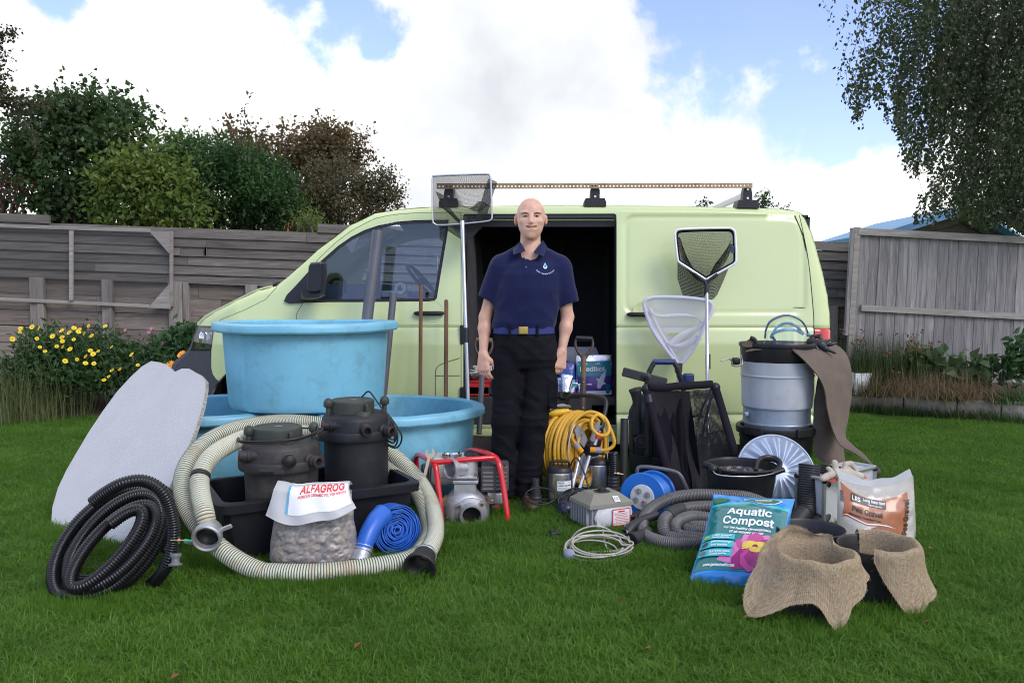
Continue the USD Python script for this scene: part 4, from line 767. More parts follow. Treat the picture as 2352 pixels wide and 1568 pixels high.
# mirror
mb = van.part('mirror_base', panel(Polygon([(652,692),(658,678),(680,655),(708,624),(712,640),(714,655),(720,694),(664,697)]), -0.02,5), m_trim, 40, parent=dp)
mp = P(733,655,5.62); h = M()
prof = [P(u, v, 5.55) for (u, v) in ((709,612),(714,603),(735,601),(741,604),(743,625),(742,655),(738,668),(728,673),(712,672),(705,660))]
h.hull([p + NA([0, k, 0]) for p in prof for k in (0.0,0.10)] + [p * NA([1,0,1]) + (np.mean(prof, 0) - p) * NA([.12,0,.12]) + NA([0,5.55 + k, 0]) for p in prof for k in (-0.025,0.125)])
van.part('mirror_housing', h, m_trim, 40); a = [P(u, v, 5.56) for (u, v) in ((694,668),(738,667),(740,676),(731,684),(700,684),(692,676))]
van.part('mirror_arm', M().hull([p + NA([0, k, 0]) for p in a for k in (0,0.09)] + [vs(u, v, -0.02)[0] for (u, v) in ((690,672),(712,680),(710,690),(690,690))]), m_trim, 40)
# roof, bonnet top, screen, rear: strips from the near outline to its mirror image
def strip(i0, i1, tr=(-1,1), crown=0.045, nose=0.0, n=17, dense=40):
    q = spline([(*p, 0) for p in top_line[i0:i1 + 1]], dense)[:, :2]; a = vs(q[:, 0], q[:, 1]); t = LS(tr[0], tr[1], n); hw = VMID - a[:, 1]
    bul = 1 - np.abs(t) ** 2.6
    return STK([a[:, None, 0] - nose * bul[None, :] + 0 * t[None, :], VMID + hw[:, None] * t[None, :], a[:, None, 2] + crown * bul[None, :]], -1)
van.part('roof', M().sheet(strip(15,24)), paint, True); van.part('rear_door', M().sheet(strip(24,33, crown=0.02, nose=-0.05)), paint, True)
van.part('bonnet_top', M().sheet(strip(5,10, crown=0.03, nose=0.13)), paint, True); van.part('front_panel', M().sheet(strip(0,5, crown=0, nose=0.13)), m_bump, True)
van.part('windscreen', M().sheet(strip(10,15,(-0.95,0.95), crown=0.0, nose=0.1)), m_glass, True)
for k in ((-1,-0.94),(0.94,1)): van.part('screen_pillar', M().sheet(strip(10,15, k, crown=0.0, nose=0.1, n=3)), paint, True)
van.part('windscreen_wiper', M().tube(spline([P(628,655,6.2), P(632,650,6.25), P(640,648,6.5)], 8), 0.012,6), m_trim, True)
fp = outline.difference(unary_union([win, arch])).intersection(Polygon([(430,400),(2000,400),(2000,1012),(430,1012)])); fm = panel(fp, 0,8); fv, ff, _ = fm.arrays(); fv = fv.copy(); fv[:, 1] = 2 * VMID - fv[:, 1]
van.part('far_side', M().add(fv, ff[:, ::-1]), paint, 40)
wv, wf, _ = panel(win, 0.0,12).arrays(); wv = wv.copy(); wv[:, 1] = 2 * VMID - wv[:, 1]; van.part('far_window', M().add(wv, wf[:, ::-1]), m_glass, True)
van.part('underbody', M().box((-0.15, VMID, 0.24),(4.2,1.5,0.08)), m_dark, False)
# cab
x0 = vs(760,690)[0,0]
dz = vs(800,690)[0,2]
da = M().hull([(x0 - 0.35, y, z) for y in (5.98,7.5) for z in (dz - 0.2, dz + 0.10)] + [(x0 + 0.28, y, dz + 0.13) for y in (6.0,7.5)] + [(x0 + 0.36, y, dz - 0.1) for y in (6.0,7.5)])
van.part('dashboard', da, mat('dash_plastic', (0.09,0.115,0.15), 0.6,0.15), 40)
sw = NA([x0 + 0.52,7.12, dz + 0.17]); Rw = frame(unit(NA([0.75,-0.1,0.65]))); a = LS(0,2 * PI, 33)[:-1]
st = van.part('steering_wheel', M().tube(STK([np.cos(a), np.sin(a), 0 * a], 1) @ Rw.T * 0.185 + sw, 0.015,8, closed=True), m_trim, True)
sp = M()
for k in range(3): e = NA([math.cos(k * 2.1 + .5), math.sin(k * 2.1 + .5), 0]) @ Rw.T * 0.18 + sw; sp.tube(NA([sw, e]), 0.007,6)
sp.ball(sw, (0.04,0.04,0.04)); van.part('wheel_spokes', sp, m_trim, True, parent=st)
m_seat = mat('seat_cloth', (0.05,0.06,0.08), 0.9,0.2)
for y in (6.22,7.12): van.part('seat', M().rbox((x0 + 0.62, y, dz - 0.30),(0.5,0.5,0.2), 0.06), m_seat, 40)
van.part('cab_floor', M().box((x0 + 0.5, VMID, 0.5),(1.6,1.5,0.05)), m_dark, False); van.part('cab_bulkhead', M().box((xl - 0.06, VMID, 0.98),(0.03,1.55,0.95)), m_dark, False)
van.part('door_lining', panel(door.intersection(Polygon([(640,690),(1080,690),(1080,1000),(640,1000)])), 0.05,14), m_dark, 30)
van.part('grab_handle', M().tube(spline([P(757,652,5.99), P(768,640,6.0), P(790,646,6.0), P(794,672,6.0)], 12), 0.014,6), m_trim, True)
# wheels
def wheel(x, y):
    s_ = 1 if y > VMID else -1
    R = STK([[1,0,0], [0,0,1.0], [0,-1.0,0]], 1) if s_ < 0 else STK([[1,0,0], [0,0,-1.0], [0,1.0,0]], 1)
    w = van.part('wheel', M().lathe([(0.19,-0.1),(0.30,-0.1),(0.325,-0.07),(0.335,-0.02),(0.335,0.05),(0.325,0.09),(0.29,0.11),(0.21,0.105),(0.19,0.09)], (x, y, 0.335), R, 40), m_rub, True)
    van.part('rim', M().lathe([(0.0,0.07),(0.05,0.075),(0.06,0.05),(0.15,0.04),(0.185,0.08),(0.2,0.105),(0.205,0.09),(0.19,-0.05)], (x, y, 0.335), R, 30), m_steel, True, parent=w)
wx0 = vs(604,952)[0,0]; wx1 = vs(1570,952)[0,0]
for x in (wx0, wx1):
    for y in (5.97,7.53): wheel(x, y)
van.part('wheel_arch', M().lathe([(0.40,0.0),(0.40,0.36),(0.0,0.36)], (wx0,5.84,0.35), STK([[1,0,0], [0,0,-1.0], [0,1.0,0]], 1), 24, a0=PI, a1=2 * PI), m_dark, 30)
van.part('engine_bay', M().box((wx0 + 0.0, VMID, 0.68),(0.9,0.9,0.5)), m_dark, False)
# roof rack: three feet, crossbars, perforated rail
rz = P(1366,426,5.95)[2]
ra, rb = P(1003,428.5,5.93), P(1728,426.5,5.93); L = rb[0] - ra[0]
holes = [Point(x, 0).buffer(0.0063,5) for x in np.arange(0.02, L - 0.01,0.0268)]
rail = sbox(0,-0.018, L, 0.018).difference(unary_union(holes)); d = unit(rb - ra)
m_rail = mat('galvanised_rail', (0.30,0.22,0.13), 0.5,0.35,20, metal=0.6, dirt=(0.12,0.06,0.03), dirt_amt=0.8)
van.part('rack_rail', M().prism(rail, 0.003, ra, STK([d, np.cross([0,-1.0,0], d), [0,-1.0,0]], 1)).box((ra + rb) / 2 + NA([0,0.016,0.0185]),(L, 0.034,0.003)), m_rail, False)
for (u, u0, u1) in ((1031,1003,1047),(1366,1341,1391),(1715,1690,1740)):
    vb = 471 if u < 1600 else 475; c = P(u, vb, 5.97); w = (u1 - u0) * PX(5.97)
    f = van.part('rack_foot', M().hull([c + NA([sx * w / 2 * k, sy, z]) for sx in (-1,1) for sy in (-0.04,0.08) for (k, z) in ((1,-0.012),(1,0.015),(0.86,0.045))]), m_trim, 30)
    van.part('rack_upright', M().hull([c + NA([sx * k, sy, z]) for sx in (-1,1) for sy in (-0.02,0.045) for (k, z) in ((0.037,0.03),(0.033,0.10),(0.024,0.146),(0.012,0.152))]), m_trim, 30, parent=f)
    for z in (0.06,0.125): van.part('bolt', M().cyl(c + NA([0,-0.02, z]), c + NA([0,-0.027, z]), 0.009,10), m_alu, 30, parent=f)
    q = c + NA([0.03,0.05,0.125]); van.part('crossbar', M().rbox((q[0], q[1] + 0.75, q[2] - 0.02),(0.03,1.5,0.045), 0.006), m_alu, 30)
# ================================================================== the man
from scipy.spatial import cKDTree
MX, MY = 0.097,4.56
mo = NA([MX, MY, 0.0])
class Field:
    def __init__(s, lo, hi, h): s.lo, s.hi, s.h, s.ops = NA(lo, float), NA(hi, float), h, []
    def add(s, fn, lo, hi, k=0.015, mode='u'): s.ops.append((fn, NA(lo, float), NA(hi, float), k, mode)); return s
    def cap(s, a, b, ra, rb=None, k=0.015, mode='u'):
        rb = ra if rb is None else rb; a, b = NA(a, float), NA(b, float); R = max(ra, rb)
        return s.add(lambda p: d_cap(p, a, b, ra, rb), np.minimum(a, b) - R, np.maximum(a, b) + R, k, mode)
    def ell(s, c, r, k=0.015, R=None, mode='u'):
        c = NA(c, float); m = max(r); return s.add(lambda p: d_ell(p, c, r, R), c - m, c + m, k, mode)
    def run(s, post=None):
        def f(p):
            D = np.full(len(p), 0.2)
            for fn, lo, hi, k, mode in s.ops:
                pad = 0.05; q = np.all((p > lo - pad) & (p < hi + pad), axis=1)
                if not q.any(): continue
                d = fn(p[q]); D[q] = smin(D[q], d, k) if mode == 'u' else -smin(-D[q], d, k)
            return D if post is None else post(p, D)
        return surface_nets(f, s.lo, s.hi, s.h)
man = Thing('person', 'bald man in navy polo shirt and black work trousers standing before the van', 'person', tuple(mo))
F = Field((-0.34,-0.20,0.66),(0.30,0.20,1.80), 0.0042)
hx = 0.010
F.ell((hx, 0.005,1.668),(0.0795,0.098,0.098)); F.ell((hx, -0.022,1.622),(0.064,0.078,0.075), 0.03); F.ell((hx, -0.052,1.572),(0.041,0.046,0.042), 0.04); F.ell((hx, -0.035,1.600),(0.058,0.062,0.045), 0.03); F.ell((hx, -0.086,1.546),(0.018,0.012,0.013), 0.02)
for s in (-1,1):
    F.ell((hx + s * 0.034,-0.076,1.676),(0.027,0.019,0.009), 0.010)                    # brow
    F.ell((hx + s * 0.042,-0.072,1.626),(0.024,0.022,0.018), 0.015)                    # cheek
    F.ell((hx + s * 0.033,-0.098,1.657),(0.019,0.019,0.0115), 0.010, mode='s')          # eye socket
    F.ell((hx + s * 0.0845,0.016,1.643),(0.009,0.019,0.030), 0.006, rotz(s * 0.45)); F.ell((hx + s * 0.094,-0.001,1.647),(0.005,0.010,0.017), 0.004, mode='s')
    F.ell((hx + s * 0.0115,-0.100,1.621),(0.0068,0.010,0.007), 0.006)                   # nostril wing
F.cap((hx, -0.090,1.662),(hx, -0.112,1.625), 0.008,0.0105,0.010); F.ell((hx, -0.114,1.622),(0.0105,0.010,0.009), 0.008)
F.ell((hx, -0.100,1.600),(0.026,0.008,0.006), 0.008); F.ell((hx, -0.096,1.579),(0.022,0.008,0.007), 0.010); [F.ell((hx + q, y_, z_),(0.012,0.011,0.0050), 0.004, mode='s') for q, y_, z_ in ((0,-0.110,1.5895),(-0.012,-0.107,1.591),(0.012,-0.107,1.591),(-0.021,-0.101,1.5945),(0.021,-0.101,1.5945))]
F.cap((hx, 0.028,1.60),(0.006,0.026,1.42), 0.055,0.062,0.02); F.cap((0.005,0.01,1.44),(0.0,0.0,1.32), 0.075,0.10,0.03); F.cap((-0.12,0.02,1.38),(0.14,0.02,1.375), 0.05,0.05,0.04)
sL, eL, wL = NA([-0.165,0.02,1.36]), NA([-0.252,0.03,1.09]), NA([-0.261,-0.02,0.885])
sR, eR, wR = NA([0.180,0.02,1.355]), NA([0.224,0.035,1.09]), NA([0.188,-0.02,0.90])
def hand(F, w, side, tip, wax, bulge):
    """palm and five bent fingers; wax runs from the forefinger side to the little finger side, tip from wrist to knuckles"""
    tip, wax = unit(tip), unit(NA(wax) - NA(tip) * np.dot(wax, unit(tip))); pal = unit(bulge)
    kn = w + tip * 0.092
    for t in LS(-1,1,4): F.cap(w + wax * t * 0.014 + tip * 0.005, kn + wax * t * 0.030,0.0165,0.0135,0.012)
    for i, (L, s) in enumerate(((0.066,-1),(0.074,-0.36),(0.068,0.30),(0.052,0.95))):
        b = kn + wax * s * 0.0305; c1 = 0.30 + 0.10 * i; m1 = b + unit(tip + pal * c1) * L * 0.46; m2 = m1 + unit(tip + pal * (c1 + 0.65)) * L * 0.32; e = m2 + unit(tip + pal * (c1 + 1.2)) * L * 0.25
        F.cap(b - tip * 0.01, m1,0.0095,0.0088,0.004); F.cap(m1, m2,0.0088,0.0080,0.003); F.cap(m2, e, 0.0080,0.0068,0.003); F.ell(b, (0.0105,) * 3,0.005)
    t0 = w + tip * 0.022 - wax * 0.018; t1 = t0 + unit(tip * 0.75 - wax * 0.75 + pal * 0.35) * 0.042; t2 = t1 + unit(tip * 1.0 - wax * 0.22 + pal * 0.35) * 0.032; t3 = t2 + unit(tip * 1.0 + wax * 0.1 + pal * 0.45) * 0.026
    F.cap(t0, t1,0.017,0.0125,0.012); F.cap(t1, t2,0.0115,0.0105,0.004); F.cap(t2, t3,0.0102,0.0080,0.004)
for sh_, e, w in ((sL, eL, wL),(sR, eR, wR)):
    F.cap(sh_, e, 0.048,0.034,0.02); F.cap(e, e + (w - e) * 0.33,0.033,0.035,0.02); F.cap(e + (w - e) * 0.3, w, 0.035,0.0225,0.02)
hand(F, wL, -1,(0.02,-0.12,-1),(-0.86,0.5,0.0),(0.55,0.55,0)); hand(F, wR, 1,(-0.16,-0.12,-1),(0.86,0.5,0),(-0.55,0.55,0))
skin = F.run()
sk_nodes = {'tc': ('texture_coordinate', {}), 'n': ('noise_texture', {'scale': 22.0, 'detail': 5.0}), 'r': ('rgb_ramp', {'ramp': [(0.3,(0.50,0.285,0.20)),(0.7,(0.60,0.38,0.28))]}), 'p': ('principled_bsdf', {'roughness': 0.45, 'subsurface_weight': 0.25, 'subsurface_scale': 0.008, 'specular_ior_level': 0.4}), 'bn': ('noise_texture', {'scale': 160.0, 'detail': 3.0}), 'b': ('bump', {'strength': 0.15, 'distance': 0.003})}
m_skin = usdkit.material(stage, '/World/Looks/skin', sk_nodes, [('tc.object', 'n.vector'),('n.fac', 'r.fac'),('r.color', 'p.base_color'),('tc.object', 'bn.vector'),('bn.fac', 'b.height'),('b.normal', 'p.normal')], surface='p.BSDF')
def put(mesh): return (mesh[0] + mo, mesh[1])
body = man.part('body', put(skin), m_skin, True)
loc = lambda *a: NA(a, float) + mo
fsk = skin[0][(skin[0][:, 1] < -0.03) & (skin[0][:, 2] > 1.5)]; kdf = cKDTree(fsk[:, [0,2]])
def sf(x, z, o): i = kdf.query([x, z], k=5)[1]; return loc(x, fsk[i, 1].mean() - o, z)
m_eye, m_iris, m_brow, m_lip, m_teeth = mat('eye_white', (0.62,0.58,0.55), 0.3), mat('iris', (0.02,0.018,0.02), 0.2), mat('brow_hair', (0.13,0.075,0.045), 0.9,0.3), mat('lip', (0.46,0.19,0.16), 0.5), mat('teeth', (0.60,0.57,0.52), 0.3,0.03)
for s in (-1,1):
    e = man.part('eye', M().ball(loc(hx + s * 0.033,-0.0805,1.6575),(0.0130,0.0108,0.0058)), m_eye, True, parent=body)
    man.part('iris', M().ball(loc(hx + s * 0.032,-0.0895,1.6570),(0.0064,0.0036,0.0056)), m_iris, True, parent=body)
    man.part('eyelid', M().tube(spline([loc(hx + s * 0.019,-0.089,1.6585), loc(hx + s * 0.033,-0.0945,1.6618), loc(hx + s * 0.048,-0.085,1.6575)], 8), 0.0026,6), m_skin, True, parent=body)
    man.part('eyebrow', M().tube(spline([sf(hx + s * q, z, -0.0005) for q, z in ((0.015,1.6685),(0.024,1.6712),(0.034,1.6735),(0.044,1.6725),(0.052,1.668))], 8), NA([.0022,.0030,.0034,.0034,.0032,.0026,.0020,.0010]), 6), m_brow, True, parent=body)
mouth = lambda zc, zm, w, o, rad_, nm, mt, fl=None: man.part(nm, M().tube(STK([sf(hx + t * w, zm + (zc - zm) * abs(t) ** 1.6, o) for t in LS(-1,1,15)]), rad_ * (1 - 0.75 * np.abs(LS(-1,1,15)) ** 3), 8, flat=fl), mt, True, parent=body)
mouth(1.5975,1.5905,0.021,-0.0015,0.0048, 'teeth', m_teeth, (1,0.5)); mouth(1.6010,1.5968,0.029,-0.001,0.0027, 'upper_lip', m_lip); mouth(1.5998,1.5825,0.027,-0.001,0.0036, 'lower_lip', m_lip)
# polo shirt
F = Field((-0.34,-0.22,1.0),(0.33,0.22,1.56), 0.0055)
tp_ = [(-0.032,0.0,1.025),(-0.028,0,1.06),(-0.014,0,1.15),(-0.002,0,1.25),(0.004,0.004,1.33),(0.006,0.012,1.38),(0.008,0.018,1.415),(0.008,0.02,1.45)]
tr_ = [(0.172,0.128),(0.182,0.138),(0.186,0.138),(0.188,0.140),(0.186,0.130),(0.165,0.112),(0.115,0.09),(0.07,0.07)]
F.add(lambda p: d_ecap(p, tp_, tr_),(-0.25,-0.15,1.02),(0.25,0.16,1.46), 0.03)
F.cap((-0.055,0.02,1.452),(-0.145,0.02,1.392), 0.05,0.06,0.05); F.cap((0.068,0.02,1.452),(0.165,0.02,1.388), 0.05,0.06,0.05)
def sleeve(a, b, ra, rb):
    a, b = NA(a, float), NA(b, float); ax = unit(b - a); L = np.linalg.norm(b - a)
    def f(p):
        t = (p - a) @ ax; r = np.linalg.norm(p - a - np.maximum(t, 0)[:, None] * ax, axis=1) - (ra + (rb - ra) * CLIP(t / L, 0,1)); return np.maximum(r, t - L)
    return f
F.add(sleeve((-0.162,0.02,1.362),(-0.236,0.024,1.190), 0.068,0.062),(-0.32,-0.08,1.15),(-0.06,0.12,1.5), 0.035); F.add(sleeve((0.180,0.02,1.357),(0.228,0.028,1.168), 0.068,0.062),(0.08,-0.08,1.13),(0.31,0.12,1.5), 0.035)
F.cap((hx, 0.018,1.66),(0.006,0.012,1.488), 0.060,0.062,0.006, 's'); F.cap((0.0,-0.145,1.455),(0.004,-0.03,1.530), 0.012,0.045,0.006, 's')
def wrinkle(p, D):
    q = p * NA([9,9,5.0]); f = meshkit.fbm(q + 3,3,4) - 0.5; g = np.abs(meshkit.noise(p @ NA([[14,3,8], [0,9,0], [-9,2,7.0]]) + 5,9) - 0.5)
    low = np.exp(-((p[:, 2] - 1.08) / 0.10) ** 2); return D + 0.010 * f + (0.006 + 0.014 * low) * (g - 0.2)
shirt = F.run(wrinkle)
m_navy = mat('navy_pique', (0.006,0.0095,0.050), 0.85,0.12,30,0.12,900, sheen=0.1, spec=0.2); shp_ = man.part('polo_shirt', put(shirt), m_navy, True)
fvs = shirt[0][shirt[0][:, 1] < 0.0]; kd = cKDTree(fvs[:, [0,2]])
def shirt_front(u, v):
    d, i = kd.query(STK([u, v], 1), k=8); w = 1 / (d + 0.002); y = (fvs[i, 1] * w).sum(1) / w.sum(1); return STK([u, y, v], 1) + mo
def flap(pts, n=7):
    a, b, c, d = [NA(q, float) for q in pts]; S, T = np.meshgrid(LS(0,1, n), LS(0,1, n), indexing='ij'); S, T = S[..., None], T[..., None]
    g = (a + (b - a) * S) * (1 - T) + (d + (c - d) * S) * T; g[..., 1] -= 0.008 * np.sin(S[..., 0] * PI) * np.sin(T[..., 0] * PI); return M().sheet(g + mo, thick=0.004)
man.part('collar', flap([(-0.052,-0.022,1.520),(-0.092,-0.010,1.478),(-0.090,-0.100,1.440),(-0.022,-0.100,1.462)]), m_navy, True, parent=shp_)
man.part('collar', flap([(0.078,-0.016,1.525),(0.102,0.0,1.490),(0.080,-0.112,1.428),(0.024,-0.108,1.455)]), m_navy, True, parent=shp_)
a = LS(-0.55, PI + 0.55,26); cb = STK([STK([hx + r_ * np.cos(a), 0.022 + (r_ + .004) * np.sin(a), z + 0 * a + 0.018 * np.sin(a)], -1) for r_, z in ((0.066,1.485),(0.0675,1.508),(0.072,1.512),(0.086,1.478))], 1)
man.part('collar', M().sheet(cb + mo, thick=0.003), m_navy, True, parent=shp_)
pk_ = sbox(-0.034,1.325,-0.002,1.438); man.part('placket', decal(pk_, shirt_front, 0.012,0.0022), m_navy, True, parent=shp_)
for z in (1.417,1.371): man.part('button', M().ball(shirt_front(NA([-0.018]), NA([z]))[0] + NA([0,-0.003,0]),(0.0052,0.002,0.0052), 1), mat('button', (0.10,0.10,0.16), 0.3), True, parent=shp_)
lx, lz = 0.088,1.372
drop = Polygon([(lx + 0.011 * math.sin(t) * (1.0 if abs(t) < 1.9 else (PI - abs(t)) / (PI - 1.9)), lz - 0.011 * math.cos(t) + (0.012 * max(0,(abs(t) - 1.7) / 1.44) if abs(t) > 1.7 else 0)) for t in LS(-PI, PI, 36)[:-1]]).buffer(0)
m_logo, m_logo2 = mat('logo_pale', (0.55,0.78,0.88), 0.7), mat('logo_blue', (0.03,0.25,0.55), 0.7)
man.part('logo_drop', decal(drop, shirt_front, 0.008,0.003), m_logo, False, parent=shp_); man.part('logo_drop', decal(affinity.scale(drop, 0.62,0.62), shirt_front, 0.008,0.0042), m_logo2, False, parent=shp_)
txt = "Green's Aquatic Services"; gl = []
base = text_poly(txt, 0.0065, False, width=0.098); cx0 = base.bounds[0]
for g in base.geoms:
    c = g.centroid.x - cx0 - 0.049; th_ = c / 0.052 * 0.9; R0 = 0.058; gx, gz = lx + R0 * math.sin(th_), lz + 0.026 - R0 * math.cos(th_)
    gl.append(affinity.rotate(affinity.translate(g, gx - g.centroid.x, gz - 0.0 + (g.centroid.y - 0.0033) - g.centroid.y), math.degrees(th_), origin=(gx, gz)))
man.part('logo_lettering', decal(gl, shirt_front, 0.01,0.003), m_logo, False, parent=shp_)
# trousers, belt, boots
F = Field((-0.29,-0.2,0.03),(0.25,0.22,1.07), 0.0065)
F.add(lambda p: d_ecap(p, [(-0.03,0,1.055),(-0.027,0,1.0),(-0.024,0.005,0.93),(-0.018,0.01,0.85),(-0.02,0.01,0.80)], [(0.160,0.118),(0.168,0.122),(0.180,0.128),(0.182,0.122),(0.15,0.10)]),(-0.25,-0.15,0.78),(0.2,0.17,1.06), 0.03)
for a, b, c, d in (((-0.112,0.005,0.86),(-0.132,-0.015,0.50),(-0.150,0.02,0.22),(-0.160,0.02,0.075)),((0.074,0.005,0.86),(0.028,-0.02,0.50),(0.004,0.015,0.24),(-0.004,0.015,0.085))):
    F.cap(a, b, 0.098,0.078,0.025); F.cap(b, c, 0.077,0.072,0.03); F.cap(c, d, 0.072,0.078,0.03)
F.add(lambda p: np.max(np.abs(p - NA([0.138,-0.02,0.66])) - NA([0.022,0.065,0.085]), 1),(0.11,-0.1,0.57),(0.17,0.05,0.75), 0.02)
def twr(p, D):
    q = p @ NA([[6,2,9], [0,8,3], [-5,1,13.0]]); g = np.abs(meshkit.noise(q + 7,3) - 0.5) - 0.22; f = meshkit.fbm(p * NA([12,12,9]), 3,8) - 0.5
    ank = np.exp(-((p[:, 2] - 0.17) / 0.12) ** 2) + 0.7 * np.exp(-((p[:, 2] - 0.52) / 0.1) ** 2) + 0.6 * np.exp(-((p[:, 2] - 0.84) / 0.1) ** 2); fol = np.abs(meshkit.noise(p * NA([7,7,24]) + 2,6) - 0.5) - 0.2
    return np.maximum(D + 0.012 * f + 0.020 * g + 0.024 * ank * fol, np.maximum(p[:, 2] - 1.045,0.055 - p[:, 2] + 0.1 * np.maximum(0, p[:, 1] + 0.02)))
trs = man.part('trousers', put(F.run(twr)), mat('black_twill', (0.0065,0.0065,0.0095), 0.78,0.2,20,0.1,300, spec=0.12), True)
a = LS(0,2 * PI, 49)[:-1]; belt = M()
bel = STK([STK([-0.029 + (0.171 + o) * np.cos(a), 0.001 + (0.126 + o) * np.sin(a), z + 0 * a], -1) for o, z in ((0,0.998),(0.005,0.998),(0.005,1.040),(0,1.040))], 1)
bel = np.concatenate([bel, bel[:1]], 0); belt.sheet(bel + mo); man.part('belt', belt, mat('blue_webbing', (0.016,0.030,0.16), 0.75,0.15,60,0.3,500), 40)
man.part('belt_buckle', M().rbox(loc(-0.034,-0.133,1.019),(0.054,0.012,0.044), 0.006), mat('brass', (0.46,0.34,0.10), 0.38,0.15,40, metal=0.85), 30)
for x in (-0.11,0.045): man.part('belt_loop', M().rbox(loc(x, -0.122 + 0.25 * (x + .03) ** 2,1.02),(0.014,0.018,0.06), 0.003), mat('black_twill', (0,0,0)), 30)
m_boot = mat('brown_boot', (0.045,0.024,0.013), 0.55,0.3,20,0.3, dirt=(0.05,0.06,0.02), dirt_amt=0.5)
for (c, dirv) in (((-0.160,0.02),(-0.28,-1)),((-0.004,0.015),(0.10,-1))):
    d = unit((*dirv, 0)); n_ = NA([-d[1], d[0], 0]); o = NA([*c, 0]); bm = M(); pts = []
    for t, w, h in ((-0.09,0.033,0.06),(-0.02,0.040,0.10),(0.06,0.045,0.075),(0.13,0.046,0.058),(0.185,0.032,0.042)):
        sp_ = trimesh.creation.icosphere(subdivisions=2).vertices * NA([0.03, w, h / 2]) + NA([t, 0, h / 2 + 0.012]); pts.append(sp_[:, :1] * d + sp_[:, 1:2] * n_ + NA([0,0,1]) * sp_[:, 2:])
    for p_, q_ in zip(pts[:-1], pts[1:]): bm.hull(np.vstack([p_, q_]) + o + mo)
    b = man.part('boot', bm, m_boot, 40); so = M()
    so.hull([o + mo + d * t + n_ * s * w + NA([0,0, z]) for t, w in ((-0.115,0.025),(-0.09,0.036),(0.13,0.05),(0.19,0.04),(0.212,0.015)) for s in (-1,1) for z in (0.0,0.02)]); man.part('sole', so, m_rub, 30, parent=b)
    lc_ = M()
    for t in (0.03,0.055,0.08,0.105): lc_.tube(NA([o + mo + d * t - n_ * 0.026 + [0,0,0.105 - t * 0.3], o + mo + d * (t + .012) + n_ * 0.026 + [0,0,0.105 - t * 0.3]]), 0.003,5)
    man.part('laces', lc_, mat('boot_lace', (0.25,0.15,0.07), 0.8), True, parent=b)
# ================================================================== left group: tubs, board, hoses, tank, filters, pump
def hose_mesh(path, r, pitch, amp, n=12, uv=True, per=4, caps=True):
    L = length(np.asarray(path)); k = int(L / pitch * per); p = resample(np.asarray(path, float), k); s = np.arange(k) / per
    rr = r * (1 + amp * np.sign(np.cos(2 * PI * s)) * np.abs(np.cos(2 * PI * s)) ** 0.7); return M().tube(p, rr, n, caps, uv=uv)
def px(pts, n=200): return spline([P(*q) for q in pts], n)
def phit(u, v, o, nrm):
    r_ = ray(u, v); c = NA([0,0, CAM_H]); return c + r_ * (np.dot(np.asarray(o) - c, nrm) / np.dot(r_, nrm))
FRONT = STK([[1,0,0], [0,0,1.0], [0,-1.0,0]], 1)
m_tub = mat('blue_tub_plastic', (0.165,0.435,0.575), 0.42,0.05,5,0.04,60, dirt=(0.10,0.20,0.22), dirt_amt=0.5, dscale=9)
def tub(u, d, z, label, seed):
    c = P(u, 700, d); ph = seed * 1.3
    prof = [(0,0),(0.44,0),(0.462,0.012),(0.472,0.04),(0.488,0.25),(0.503,0.462),(0.512,0.470),(0.556,0.470),(0.566,0.480),(0.567,0.505),(0.560,0.518),(0.535,0.527),(0.508,0.527),(0.496,0.515),(0.490,0.44),(0.474,0.25),(0.456,0.04),(0.44,0.022),(0,0.018)]
    def warp(v):
        a = np.arctan2(v[..., 1], v[..., 0]); k = CLIP(v[..., 2] / 0.52,0,1) ** 3
        v = v.copy(); v[..., 2] += k * (0.004 * np.sin(2 * a + ph) + 0.0015 * np.sin(5 * a + 2 * ph) + 0.0008 * np.sin(11 * a)); s_ = 1 + k * 0.008 * np.sin(3 * a + ph); v[..., 0] *= s_; v[..., 1] *= s_; return v
    single('blue_tub', M().lathe(prof, (c[0], d, z), None, 96, warp), m_tub, label, 'tub', 'blue tubs stacked beside the van')
tub(704,5.0,0.527, 'round light blue tub stacked on top of two other blue tubs', 1); tub(905,5.0,0.0, 'lower blue tub on the right behind the red framed pump', 2); tub(486,5.0,0.0, 'lower blue tub on the left behind the white board', 4)
